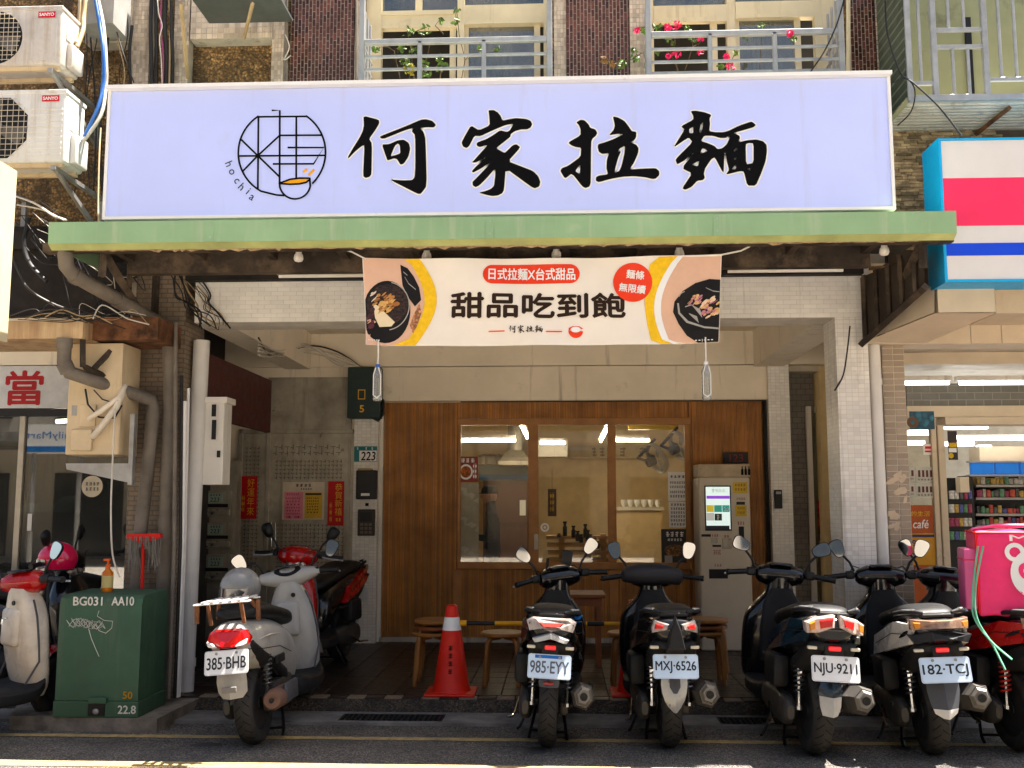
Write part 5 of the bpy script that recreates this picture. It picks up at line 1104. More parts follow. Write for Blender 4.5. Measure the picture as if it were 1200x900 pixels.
cable([on(118,150,7.3), on(116,190,7.2), on(115,240,7.1), on(116,262,7.0)], 0.006, tanc, 'tan cable hanging along the left edge of the sign')
cable([on(12,228,7.0), on(40,238,6.95), on(62,252,6.9), on(78,258,6.85)], 0.008, whc, 'white cable running to the left end of the awning')
cable([on(20,240,7.0), on(50,246,6.95), on(75,258,6.85)], 0.006, whc, 'second white cable meeting the left end of the awning')
cable([on(14,300,7.0), on(25,325,7.0), on(35,340,7.0), on(60,355,7.05), on(95,368,7.1)], 0.009, blk, 'black cable drooping below the left end of the awning')
cable([on(34,255,7.3), on(28,285,7.3), on(36,310,7.3), on(55,330,7.3)], 0.016, blk, 'thick black cable loop behind the left end of the awning')
for k in range(14):
    y0 = 372+random.uniform(-5,8); pts = [on(5+k*8, 370+random.uniform(-3,6), 6.93)]
    for j in range(4): pts.append(on(35+k*6+j*22+random.uniform(-8,8), 366+j*4+random.uniform(-12,10), 6.93))
    cable(pts, random.choice((0.002,0.003,0.005)), random.choice((whc,tanc,blk,blk,blk)), 'tangled cable lying on the rust stained canopy edge', group='cables tangled on the rusty canopy')
for k in range(14):
    pts = [on(200+k*2.6, 330+random.uniform(-15,10), 7.35+0.02*k)]
    for j in range(4): pts.append(on(208+k*3+j*8+random.uniform(-9,9), 345+j*13+random.uniform(-6,6), 7.35+0.02*k))
    cable(pts, random.choice((0.003,0.005,0.007)), random.choice((blk,blk,blk,tanc)), 'dark cable looping above the thick white pipe', group='cables looping above the white pipe')
for k in range(6):
    Y = 9.2+0.15*k; pts = [on(303,396+k*4,8.3), on(322+random.uniform(-8,8),412+random.uniform(-4,8),9.3), on(358+random.uniform(-10,10),406+random.uniform(-4,10),10.15), on(395,412+k*3,10.3), on(424,431,10.40)]
    cable(pts, random.choice((0.005,0.007,0.009)), random.choice((whc,blk,whc)), 'cable strung under the arcade ceiling towards the dark meter box', group='cables under the arcade ceiling')
cable([on(1037,-5,7.0), on(1040,40,6.95), on(1055,85,6.9), on(1070,97,6.85), on(1100,125,6.8), on(1126,158,6.75)], 0.006, blk, 'black cable from the right balcony to the convenience store sign')
cable([on(1047,97,6.95), on(1060,90,6.9), on(1072,105,6.9), on(1068,130,6.9), on(1052,147,7.0)], 0.005, blk, 'black cable looping at the corner of the right balcony')
cable([on(989,0,7.3), on(980,30,7.3), on(966,60,7.3), on(950,84,7.3)], 0.006, blk, 'black cable slanting across the right balcony railing')
cable([on(996,382,7.5), on(993,410,7.5), on(988,440,7.55), on(978,458,7.55), on(985,446,7.56)], 0.006, blk, 'black cable dangling on the right tiled pillar')
cable([on(135,478,YK-0.1), on(132,540,7.0), on(130,600,6.95), on(132,650,6.92), on(140,676,6.9)], 0.006, whc, 'white cord hanging from the tan air conditioner to the green cabinet', name='cord')
for k in range(12):
    x_a, y_a = random.uniform(15,60), random.uniform(225,300); pts = [on(x_a, y_a, 7.25)]
    for j in range(5): pts.append(on(x_a+(j+1)*random.uniform(14,30), y_a+(j+1)*random.uniform(4,24)+random.uniform(-10,14), 7.25+0.01*k))
    cable(pts, random.choice((0.003,0.004,0.007)), random.choice((blk,blk,blk,whc)), 'loose cable sagging behind the left end of the awning', group='cables behind the left end of the awning')
for k in range(7):
    px = 96+k*8+random.uniform(-3,3); cable([on(px,-10,7.6), on(px+random.uniform(-5,5),40,7.6), on(px+random.uniform(-8,8),90,7.6), on(px+random.uniform(-10,6),150,7.58), on(px+random.uniform(-14,4),230,7.58)], random.choice((0.004,0.006,0.010)), random.choice((blk,blk,tanc)), 'dark cable running down the pebble wall behind the air conditioners', group='cables down the pebble wall')
# small AC ledge seen from below at the top left
t = thing('steel_shelf', 'steel wall shelf seen from below at the top left of the facade', 'shelf', on(265,20,7.3))
m = MB(); m.box(PX(212,5,7.0), PX(318,5,7.0), 7.0, 7.6, PZ(265,20,7.5), PZ(265,20,7.5)+0.02); m.build('plate', mat('dark_underside', (0.07,0.075,0.07), 0.6), t)
for a, b in (((212,4),(220,92)), ((296,4),(286,45))): 
    m = MB(); m.tube([on(*a,7.02), on(*b,7.6)], 0.014, 4); m.build('strut', tanc, t)
m = MB(); m.box(PX(212,5,7.0)-0.02, PX(318,5,7.0)+0.02, 6.96, 7.0, PZ(265,20,7.5)-0.005, PZ(265,20,7.5)+0.045); m.build('front_rail', alu_cream, t)

# ================================================================ left: lit sign edge, pawn shop
mb = MB(); x0, x1, z0, z1 = RC(-60, 190, -7, 394, 6.3); mb.rbox(x0, x1, 6.3, 6.5, z0, z1, 0.01); o = simple('projecting_sign', 'edge of a cream light box sign at the far left of the frame', 'sign', mb, mat('cream_lightbox', (0.80,0.70,0.42), 0.4, var=0.04, emit=((1.0,0.85,0.5), 0.05)))
m = MB(); m.box(x1-0.02, x1+0.006, 6.29, 6.51, z0-0.006, z1+0.006); m.build('edge_trim', alu_cream, o)
YP = 8.3
Pn = thing('pawn_shopfront', 'pawn shop front with a red character sign and dark glass on the far left', 'shopfront', (PX(60,700,YP), YP, 0.1))
x0, x1, z0, z1 = RC(-80, 430, 80, 479, YP); m = MB(); m.box(-6.2, x1+0.15, YP-0.05, YP+0.1, z0, z1); m.build('sign_board', mat('pale_sign_board', (0.56,0.55,0.53), 0.5, dirt=0.15), Pn)
m = MB(); m.box(-6.2, x1+0.15, YP-0.03, YP+0.1, z1+0.01, 3.25); m.build('upper_panel', cream_paint, Pn)
m = MB(); [writeR(m, '當', 7+a, 435+b, 50+a, 474+b, YP-0.052-0.0002*k, bold=0.004) for k, (a, b) in enumerate(((0,0),(1,0),(-1,0),(0,1),(0,-1)))]; m.build('lettering', mat('sign_dark_red', (0.34,0.012,0.015), 0.5), Pn)
m = MB(); x0, x1, z0, z1 = RC(17, 487, 24, 760, YP); m.rbox(x0, x1, YP-0.02, YP+0.05, 0.1, z1, 0.004, seg=1); m.build('mullion', mat('alu', (0.42,0.38,0.31), 0.4, metal=0.5), Pn)
m = MB(); m.box(-6.2, PX(156,600,YP), YP-0.02, YP+0.05, PZ(80,488,YP), PZ(80,479.5,YP)); m.box(-6.2, PX(156,600,YP), YP-0.02, YP+0.05, 0.1, 0.35); m.build('frame_rail', black_m, Pn)
for (a, b) in ((-80,17),(24,156)):
    x0, x1, z0, z1 = RC(a, 488, b, 760, YP); m = MB(); m.box(x0, x1, YP+0.005, YP+0.013, 0.35, z1); m.build('pane', glass_mat('pawn_glass_%d' % a, (0.30,0.33,0.31), 0.14, 0.05), Pn)
m = MB(); m.box(-6.2, -3.63, 10.0, 10.1, 0, 3.2); m.box(-6.2, -3.63, YP+0.1, 10.0, 0.0, 0.099); m.build('inner_wall', mat('pawn_inner', (0.16,0.12,0.09), 0.8, brick=(0.10,2.5,0.006,(0.05,0.04,0.03))), Pn)
m = MB(); x0, x1, z0, z1 = RC(26, 600, 152, 622, YP); m.box(x0, x1, YP+0.016, YP+0.020, z0, z1); m.build('frosted_band', mat('frosted_band', (0.10,0.105,0.10), 0.5), Pn)
c = P(108, 570, YP-0.004); m = MB(); disc(m, 0.088, Matrix.Translation(c) @ Matrix.Rotation(rad(90),4,'X'), 28); st = m.build('round_notice', mat('cream_sticker', (0.60,0.52,0.38), 0.5), Pn)
m = MB(); writeR(m, '~4', 100, 565, 117, 569, YP-0.006); writeR(m, '~4', 100, 571, 117, 575, YP-0.006); m.build('lettering', black_print, st)
m = MB(); m.boxR(32,602,37,622, YP-0.006, 0.004); m.build('small_sticker', white_paint, Pn)
mb = MB(); x0, x1, z0, z1 = RC(26, 590, 48, 604, 9.0); mb.rbox(x0, x1, 9.0, 9.3, z0, z1, 0.01); simple('paper_tray', 'pale tray on the desk inside the pawn shop', 'tray', mb, white_paint)
mb = MB(); c = P(82, 592, 9.2); mb.ball((c.x, c.y, c.z-0.03), 0.13, 0.10, 0.12); simple('chair_cover', 'grey covered chair back inside the pawn shop', 'chair', mb, mat('grey_cloth', (0.30,0.30,0.29), 0.8), None, 60)
mb = MB(); a, b = on(66,494,8.9), on(80,493,8.9); mb.tube([a, b], 0.02, 8); simple('tube_light', 'small lit ceiling light inside the pawn shop', 'light', mb, tube_lit)
# blue striped sign across the street, seen mirrored in the pawn shop glass
Ym = 2*YP+4.0; 
t = thing('street_sign', 'blue and white shop sign across the street mirrored in the pawn shop glass', 'sign', (PX(50,520,Ym), 2*YP-Ym, PZ(50,530,Ym)))
def mir(px, py): p = P(px, py, Ym); return (p.x, p.z)
a, c = mir(26, 531); b, d = mir(104, 497); yq = 2*YP-Ym
m = MB(); m.box(a, b, yq-0.2, yq, c, d); m.build('panel', white_print, t)
m = MB(); m.box(a+0.02, b-0.02, yq+0.001, yq+0.004, c+0.02, c+0.14); m.build('stripe', mat('sign_blue', (0.02,0.16,0.45), 0.4), t)
m = MB(); vs, fs = text_mesh('FamilyMart', 0.02); xs_ = [v.x for v in vs]; ys_ = [v.y for v in vs]
m.add([(b-0.05-(v.x-min(xs_))/(max(xs_)-min(xs_))*(b-a-0.1), yq+0.004, c+0.25+(v.y-min(ys_))/(max(ys_)-min(ys_))*(d-c-0.4)) for v in vs], fs); m.build('lettering', MATS['sign_blue'], t)
for xx in (a+0.2, b-0.2): m = MB(); m.tube([(xx, yq-0.1, 0.0), (xx, yq-0.1, c)], 0.05, 8); m.build('post', galv, t)

# ================================================================ dark red sign running into the arcade, meter cupboard
t = thing('red_side_sign', 'dark red sign with faded gold writing running into the arcade', 'sign', on(280,500,8.7))
xs_ = PX(243,450,7.9); za, zb_ = PZ(243,488,7.9), PZ(243,414,7.9)
m = MB(); m.box(xs_-0.05, xs_, 7.9, 9.7, za, zb_); m.build('board', mat('maroon_board', (0.055,0.008,0.009), 0.5, dirt=0.2), t)
M = Matrix(((0,-1,0,xs_+0.003),(1,0,0,0),(0,0,1,0),(0,0,0,1)))
m = MB(); 
for k in range(9): 
    y = 8.0+k*0.18; 
    for zz, hh in ((za+0.30,0.10),(za+0.14,0.08),(za+0.03,0.05)):
        for q_ in range(3): m.add([(xs_+0.002,y+0.02,zz+hh*(q_+0.2)/3),(xs_+0.002,y+0.13,zz+hh*(q_+0.2)/3),(xs_+0.002,y+0.13,zz+hh*(q_+0.5)/3),(xs_+0.002,y+0.02,zz+hh*(q_+0.5)/3)], [(0,1,2,3)])
        m.add([(xs_+0.0025,y+0.065,zz),(xs_+0.0025,y+0.082,zz),(xs_+0.0025,y+0.082,zz+hh),(xs_+0.0025,y+0.065,zz+hh)], [(0,1,2,3)])
m.build('faded_print', mat('faded_red_gold', (0.10,0.022,0.014), 0.6), t)['kind'] = 'stuff'
t = thing('meter_cupboard', 'white electricity meter cupboard fixed beside the thick white pipe', 'meter box', on(250,568,7.75))
m = MB(); m.boxR(237,470,262,568, 7.75, 0.18, r=0.006); m.build('cabinet', white_paint, t)
m = MB(); m.boxR(236,465,266,472, 7.73, 0.22, r=0.004); m.build('lid', white_paint, t)

for r in ((248,474,253,488),(248,492,253,515),(254,528,258,536)): m = MB(); m.boxR(*r, 7.742, 0.006); m.build('slot', black_m, t)
m = MB(); m.boxR(256,466,262,518, 7.735, 0.012, r=0.003); m.build('door', white_paint, t)
# right end of the arcade beam gap, store front to the right
cs_cream = mat('cream_panel', (0.60,0.50,0.37), 0.5, var=0.05, dirt=0.2, dcol=(0.3,0.22,0.14))
K = thing('convenience_store', 'convenience store front with lit tubes and glass doors on the right', 'shopfront', (PX(1140,700,9.6), 9.6, 0.1))
YK2 = 9.5
x0, x1 = PX(1037,500,7.72), PX(1063,500,7.72); m = MB(); m.box(x0, x1, 7.722, 8.05, 0.05, PZ(1050,402,7.72)); pil = m.build('pillar', mat('light_joint', (0.60,0.53,0.42), 0.9), K)
tile = None; tw2, th2 = (x1-x0)/2, 0.046
for r in range(int((PZ(1050,402,7.72)-0.1)/th2)):
    for c_ in range(2):
        if tile is None:
            mb = MB(); mb.rbox(-tw2/2+0.003, tw2/2-0.003, -0.004, 0.001, 0.001, th2-0.0055, 0.0015, seg=1); tile = mb.build('tile', buff_tile, pil, local=True); o = tile
        else: o = tile.copy(); COL.objects.link(o)
        o.location = (x0+tw2*(c_+0.5)-K.location.x, 7.722-K.location.y, 0.12+r*th2-K.location.z)
# reflected sunlight on the tiles, painted as pale patches
m = MB()
for k in range(16):
    px, py = random.uniform(1041,1062), random.choice((random.uniform(555,570), random.uniform(572,632), random.uniform(572,632))); w_, h_ = random.uniform(3,8), random.uniform(2,5); Y = 7.7135-0.0001*k
    pts = [(px+w_*math.cos(a)*random.uniform(0.5,1.2), py+h_*math.sin(a)*random.uniform(0.5,1.2)-0.3*w_*math.cos(a)) for a in [2*math.pi*j/9 for j in range(9)]]
    pts = [(min(1063,max(1038,a)), b) for a, b in pts]; vs = [P(a, b, Y) for a, b in pts]; m.add(vs, [list(range(9))])
m.build('reflected_light_patch', mat('reflected_light_patch', (0.62,0.50,0.36), 0.7), pil)['kind'] = 'stuff'
Z = lambda py, Y: PZ(1120, py, Y)
m = MB(); m.box(PX(1063,450,YK2), 6.5, YK2+0.02, YK2+0.2, Z(476,YK2), Z(449,YK2)); m.build('tile_band', mat('grey_green_tile', (0.17,0.165,0.14), 0.5, brick=(0.16,0.065,0.004,(0.28,0.26,0.22)), bump=0.3), K)
m = MB(); m.box(PX(1060,450,YK2), 6.5, YK2-0.04, YK2+0.2, Z(489,YK2), Z(476,YK2)); m.build('header', cs_cream, K)
m = MB(); m.box(PX(1103,450,YK2), 6.5, YK2-0.06, YK2+0.2, Z(498,YK2), Z(489.5,YK2)); m.build('door_track', cs_cream, K)
m = MB(); m.box(PX(1060,450,8.2), 6.5, 8.1, YK2+0.3, Z(404,8.2), Z(404,8.2)+0.05); m.build('soffit', mat('pale_soffit', (0.55,0.49,0.40), 0.35), K)
m = MB(); m.box(PX(1060,450,8.6), 6.5, 8.6, 8.7, Z(426,8.6), Z(404,8.2)-0.002); m.build('soffit_rail', cs_cream, K)
for k, (a, b) in enumerate(((1060,1112),(1124,1230))):
    Y = 8.9; p0, p1 = P(a,449,Y), P(b,449,Y); t = thing('tube_light', ('lit tube light over the store front next to the buff tiled pillar','lit tube light over the store doors at the right edge')[k], 'light', (p0+p1)/2)
    m = MB(); m.tube([p0, Vector((p1.x, Y, p0.z))], 0.016, 8); m.build('tube', tube_store, t); m = MB(); m.box(p0.x-0.02, p1.x+0.02, Y-0.03, Y+0.05, p0.z+0.02, p0.z+0.06); m.build('fitting', white_paint, t)
m = MB()
for r in ((1063,489,1066,745),(1095,489,1101,745),(1103,499,1111,745)): x0, x1, z0, z1 = RC(*r, YK2); m.rbox(x0, x1, YK2-0.03, YK2+0.04, 0.1, Z(489.5,YK2) if r[0] < 1103 else Z(498.5,YK2), 0.004, seg=1)
m.build('door_frame', cs_cream, K)
m = MB(); x0, x1, z0, z1 = RC(1066,489,1095,745,YK2); m.box(x0, x1, YK2+0.004, YK2+0.012, 0.1, Z(490,YK2)); m.build('pane', glass_clear, K)
m = MB(); m.box(2.9, 7.2, 13.6, 13.7, 0, 3.2); m.box(2.9, 3.0, YK2+0.2, 13.6, 0, 3.2); m.build('inner_wall', mat('store_wall', (0.62,0.60,0.54), 0.6), K)
m = MB(); m.box(2.9, 7.2, YK2+0.2, 13.6, 2.95, 3.05); m.build('ceiling', mat('store_ceiling', (0.7,0.68,0.63), 0.7), K)
m = MB(); m.box(2.9, 7.2, YK2+0.05, 13.6, 0.05, 0.11); m.build('inner_floor', mat('store_floor', (0.45,0.43,0.40), 0.2), K)
for k, (a, b, y, Y) in enumerate(((1110,1158,501,10.3),(1120,1220,514,11.2),(1110,1142,521,12.0),(1148,1162,525,12.4),(1066,1095,508,10.6),(1064,1084,520,11.4))):
    p0, p1 = P(a,y,Y), P(b,y,Y); mb = MB(); mb.box(p0.x, p1.x, Y, Y+0.10, p0.z-0.012, p0.z+0.035); simple('tube_light', ('front ceiling light inside the store doorway','long ceiling light inside the store doorway','rear left ceiling light inside the store','small rear ceiling light inside the store','upper ceiling light seen through the narrow store pane','lower ceiling light seen through the narrow store pane')[k], 'light', mb, tube_store)
# shelving
YH = 11.4
t = thing('store_shelf', 'black store shelf under blue header panels inside the convenience store', 'shelf', on(1180,720,YH))
m = MB(); x0, x1, z0, z1 = RC(1143,557,1260,745,YH); m.box(x0, x1, YH+0.30, YH+0.34, 0.12, z1); m.box(x0-0.02, x0+0.01, YH-0.02, YH+0.34, 0.12, z1); m.build('back', black_m, t)
ys = (568, 583, 602, 616, 632, 650)
for y in ys: m = MB(); m.boxR(1144,y,1260,y+2.6, YH-0.03, 0.33); m.build('shelf_edge', mat('shelf_grey', (0.34,0.32,0.29), 0.4), t)
for k in range(4): m = MB(); m.boxR(1138+k*29,542,1165+k*29,556, YH-0.08, 0.05, r=0.004); m.build('header_panel', mat('header_blue', (0.015,0.13,0.42), 0.35, emit=((0.01,0.10,0.40), 0.10)), t)
m = MB(); m.boxR(1136,540,1260,541.9, YH-0.085, 0.09); m.boxR(1136,556.2,1260,558, YH-0.085, 0.09); m.build('header_rail', galv, t)
m = MB(); m.boxR(1148,523,1260,540, YH+0.1, 0.3); m.build('top_box', cs_cream, t)
cols = [(0.45,0.08,0.05),(0.08,0.09,0.25),(0.5,0.45,0.38),(0.10,0.10,0.10),(0.42,0.28,0.08),(0.10,0.22,0.12),(0.30,0.05,0.10),(0.55,0.52,0.48)]
pms = [mat('pack_%d' % i, c, 0.4, var=0.3, scale=40) for i, c in enumerate(cols)]
for r, y in enumerate(ys):
    px = 1145
    while px < 1200:
        w_ = random.uniform(3.5, 6.5); h_ = random.uniform(6, 10.5); mb = MB(); mb.boxR(px, y-h_, px+w_-0.4, y-0.3, YH+0.01+random.uniform(0,0.03), 0.12, r=0.004); simple('packaged_goods', 'small packaged product on the black store shelf', 'package', mb, random.choice(pms), 'products on the store shelf'); px += w_
t = thing('snack_rack', 'dark rack of bright snack bags left of the store shelf', 'rack', on(1127,720,11.0))
m = MB(); m.boxR(1113,560,1141,745, 11.1, 0.3); m.build('frame', black_m, t)
for r in range(4):
    for k in range(5):
        mb = MB(); px, py = 1114+k*5.2, 575+r*16; mb.boxR(px, py, px+4.7, py+10, 11.03, 0.06, r=0.008); simple('snack_bag', 'small snack bag on the dark rack inside the store', 'bag', mb, random.choice(pms), 'snack bags on the dark rack')
mb = MB(); mb.boxR(1125,559,1136,577, 10.9, 0.12, r=0.004); simple('paper_box', 'pale cardboard box on top of the snack rack', 'box', mb, cs_cream)
# posters on the store glass
def stick(name, label, cat, r, Y, m_): mb = MB(); mb.boxR(*r, Y, 0.003); return simple(name, label, cat, mb, m_)
o = stick('coffee_poster', 'orange red cafe poster with prices 99 and 49 on the store pane', 'poster', (1067,592,1096,720), YK2-0.008, mat('poster_orange', (0.42,0.09,0.02), 0.45))
m = MB(); writeR(m, 'café', 1070, 609, 1088, 619, YK2-0.0095, shear=0.2); m.build('lettering', white_print, o); m = MB(); writeR(m, '的生活', 1067, 599, 1090, 605, YK2-0.0095, shear=0.15); m.build('gold_lettering', gold_print, o)
m = MB(); m.boxR(1068,625,1096,662, YK2-0.0095, 0.002); yf = m.build('price_field', mat('poster_yellow', (0.60,0.30,0.02), 0.45), o); m = MB(); m.boxR(1069,626.5,1095,629.5, YK2-0.011, 0.0015); writeR(m, '99', 1069, 633, 1079, 640, YK2-0.0105, bold=0.03); writeR(m, '49', 1069, 646, 1079, 652, YK2-0.0105, bold=0.03); m.build('lettering', mat('navy_ink', (0.03,0.03,0.10), 0.5), yf)
for k, r in enumerate(((1074,547,1095,565),(1074,566,1095,583),(1066,547,1072,564),(1066,566,1072,582))):
    o = stick('menu_card', ('upper','lower','narrow upper','narrow lower')[k]+' pale menu card with product pictures on the store pane', 'menu card', r, YK2-0.007, mat('card_pale', (0.55,0.55,0.48), 0.5)); m = MB()
    for j in range(4 if k < 2 else 1): x = r[0]+2+j*4.6; m.boxR(x, r[1]+4, x+2.6, r[3]-6, YK2-0.0085, 0.002)
    writeR(m, '~5', r[0]+1, r[3]-4, r[2]-1, r[3]-2, YK2-0.008); m.build('print', mat('dark_wine_ink', (0.12,0.03,0.03), 0.5), o)
o = stick('round_sticker', 'round white sticker with red mark on the store pane', 'sticker', (1082,520,1094,533), YK2-0.007, white_print); m = MB(); m.boxR(1084,523,1092,526, YK2-0.009, 0.002); m.boxR(1084,528,1092,530, YK2-0.009, 0.002); m.build('mark', red_print, o)
o = stick('blue_poster', 'blue poster with a brown disc at the top of the store pane', 'poster', (1066,482,1095,503), YK2-0.045, mat('poster_sky', (0.04,0.17,0.28), 0.45, cells=18)); m = MB(); c = P(1069.5,495,YK2-0.048); disc(m, 0.052, Matrix.Translation(c) @ Matrix.Rotation(rad(90),4,'X'), 20, 0.02); m.build('disc', mat('disc_brown', (0.12,0.06,0.03), 0.5), o)
o = stick('yellow_notice', 'black and yellow notice with a smiling face beside the store doors', 'notice', (1111,505,1122,539), YK2-0.04, mat('notice_black', (0.03,0.02,0.02), 0.45)); m = MB(); m.boxR(1112,519,1121,524, YK2-0.042, 0.002); m.build('yellow_print', mat('notice_yellow', (0.65,0.42,0.02), 0.5), o); m = MB(); c = P(1114.5,534,YK2-0.043); disc(m, 0.024, Matrix.Translation(c) @ Matrix.Rotation(rad(90),4,'X'), 18); m.build('smiling_face', MATS['notice_yellow'], o)
m = MB(); m.boxR(1112,525,1121,530, YK2-0.042, 0.002); m.build('white_print', white_print, o)

# ---- store sign box and cream casing below it
YQ = 6.72
t = thing('store_light_box', 'white light box sign with pink and blue stripes at the right edge', 'sign', (PX(1160,300,YQ), YQ, PZ(1160,330,YQ)))
x0 = PX(1107,250,YQ); x1 = x0+2.2; zz = lambda y: PZ(1150, y, YQ)
m = MB(); m.box(x0, x1, YQ+0.01, YQ+0.26, zz(327), zz(164)); m.build('face_panel', mat('warm_white_acrylic', (0.66,0.64,0.62), 0.35, var=0.02), t)
bl = mat('sky_blue_vinyl', (0.02,0.36,0.68), 0.4, var=0.03)
for r in ((x0-0.015,x1,zz(330),zz(327)-0.001),(x0-0.015,x1,zz(164)+0.001,zz(161.5)),(x0-0.015,x0-0.001,zz(327),zz(164))): m = MB(); m.box(r[0], r[1], YQ, YQ+0.27, r[2], r[3]); m.build('blue_frame', bl, t)
m = MB(); m.box(x0-0.02, x0-0.016, YQ-0.002, YQ+0.30, zz(331), zz(161)); m.build('blue_side', bl, t)
m = MB(); m.box(x0, x1, YQ+0.006, YQ+0.012, zz(264), zz(208)); m.build('pink_stripe', mat('pink_vinyl', (0.80,0.055,0.13), 0.4, var=0.03), t)
m = MB(); m.box(x0, x1, YQ+0.006, YQ+0.012, zz(299), zz(284.5)); m.build('blue_stripe', mat('royal_blue_vinyl', (0.01,0.06,0.60), 0.4, var=0.03), t)
t = thing('cream_casing', 'cream panelled casing below the pink striped light box', 'canopy', (PX(1130,380,7.0), 7.0, PZ(1130,402,7.5)))
m = MB(); m.box(PX(1099,350,6.95), PX(1166,350,6.95), 6.95, 7.62, PZ(1130,366,6.95), PZ(1130,333,6.95)); m.build('casing_box', cs_cream, t)
m = MB(); m.box(PX(1166,350,7.15)+0.002, 6.2, 7.15, 7.62, PZ(1190,367,7.15), PZ(1190,330,7.15)); m.build('casing_box', cs_cream, t)
m = MB(); m.box(PX(1010,390,YF)+0.01, 6.2, YF+0.03, YF+0.30, PZ(1100,402,YF), PZ(1100,350,YF)); m.build('lintel', cs_cream, t)
for px in (1138, 1174, 1212):
    m = MB(); x = PX(px,385,YF+0.02); m.box(x-0.002, x+0.002, YF+0.026, YF+0.0295, PZ(1100,402,YF), PZ(1100,372,YF)); m.build('joint', pale_grout, t)
# brown wedge between awning end and casing
m = MB(); m.add([tuple(P(1012,400,YF-0.02)), tuple(P(1095,366,6.95)), tuple(P(1095,333,6.95)), tuple(P(1012,380,YF-0.02))], [(0,1,2,3)]); m.add([tuple(P(1012,401,YF-0.02)), tuple(P(1096,367,6.95)), tuple(P(1166,367,6.95)), tuple(P(1085,402,YF-0.02))], [(0,1,2,3)]); m.build('slanted_panel', cs_cream, t)

# ================================================================ right neighbour's balcony and stone wall
Nb = thing('neighbour_building', 'neighbouring building with split stone wall and caged green balcony on the upper right', 'building', (PX(1120,200,7.5), 7.5, 0))
x0 = PX(1046,190,7.5); m = MB(); m.box(x0, 7.0, 7.515, 7.7, 3.2, 5.6); m.build('wall', mat('stone_joint', (0.10,0.07,0.045), 0.9), Nb)
m = MB(); z = 3.35
while z < PZ(1100,140,7.5):
    h_ = random.uniform(0.014, 0.026); x = x0
    while x < x0+0.75:
        w_ = random.uniform(0.03, 0.10); m.tone = random.random(); m.box(x, x+w_-0.004, 7.515-random.uniform(0.004,0.02), 7.517, z, z+h_-0.003); x += w_
    z += h_
m.tone = 0.5; o = m.build('split_stones', split_stone, Nb); o['kind'] = 'stuff'
YG = 6.95; zf = PZ(1130,116,YG); xg0 = PX(1062,60,YG); xg1 = 6.6
gp = mat('green_balcony_panel', (0.25,0.265,0.155), 0.5, var=0.12, scale=2, dirt=0.3)
m = MB(); m.box(xg0+0.02, xg1, YG+0.42, YG+0.45, zf, 5.5); m.build('green_panel', gp, Nb)
m = MB(); k = 60
vs = []
for j, (yy) in enumerate((YG, 7.515)):
    for i in range(k+1): vs.append((xg0+(xg1-xg0)*i/k, yy, zf-0.02))
m.add(vs, [(i, i+1, k+2+i, k+1+i) for i in range(k)])
for j in range(9): m.box(xg0, xg1, YG+0.03+j*0.058, YG+0.055+j*0.058, zf-0.032, zf-0.0205)
m.build('corrugated_soffit', mat('zinc_soffit', (0.52,0.47,0.39), 0.6, metal=0.0, streak=0.2, dirt=0.45, dcol=(0.2,0.12,0.07)), Nb)
m = MB(); m.tube([(PX(1175,125,7.1), YG+0.05, zf-0.05), (PX(1150,140,7.4), 7.5, zf-0.05)], 0.02, 4); m.build('soffit_rib', rust, Nb)
m = MB(); m.box(xg0-0.012, xg0-0.002, YG, 7.51, PZ(1050,130,7.2), 5.5); m.build('side_panel', mat('dark_green_siding', (0.045,0.055,0.035), 0.6, brick=(3.0,0.075,0.01,(0.12,0.12,0.09))), Nb)
cg = thing('balcony_cage', 'grey steel security cage across the green balcony on the upper right', 'security grille', (xg0+0.8, YG, zf))
def bar_px(a, b, c, d, w=0.018, nm='bar'):
    p, q_ = P(a, b, YG), P(c, d, YG); m = MB(); m.rbox(min(p.x,q_.x)-w, max(p.x,q_.x)+w, YG-w, YG+w, min(p.z,q_.z)-w, max(p.z,q_.z)+w, 0.004, seg=1); m.build(nm, rail_grey, cg)
def bar_y(px, y0, y1, Yo=0.0, w=0.012): x = PX(px,55,YG); m = MB(); m.rbox(x-w, x+w, YG-w+Yo, YG+w+Yo, PZ(1120,y1,YG), PZ(1120,y0,YG), 0.003, seg=1); m.build('bar', rail_grey, cg)
def bar_x(py, a, b, Yo=0.0, w=0.014): z = PZ(1120,py,YG); m = MB(); m.rbox(PX(a,55,YG), PX(b,55,YG), YG-w+Yo, YG+w+Yo, z-w, z+w, 0.003, seg=1); m.build('bar', rail_grey, cg)
for px in (1064, 1094, 1154): bar_y(px, -40, 117, 0, 0.019)
bar_x(115, 1062, 1260, 0.002, 0.022); bar_x(97, 1066, 1093, 0.003); bar_x(35, 1097, 1152, 0.003); bar_x(55, 1097, 1152, 0.003); bar_x(94, 1157, 1260, 0.003); bar_x(-8, 1062, 1260, 0.004)
for px, a, b in ((1078,-40,96),(1113,-40,34),(1131,-40,34),(1116,57,114),(1134,57,114),(1172,-40,93),(1190,-40,93),(1208,-40,93)): bar_y(px, a, b, 0.006, 0.010)
m = MB(); m.boxR(1133,20,1140,112, YG+0.40, 0.03); m.build('dark_gap', black_m, Nb)

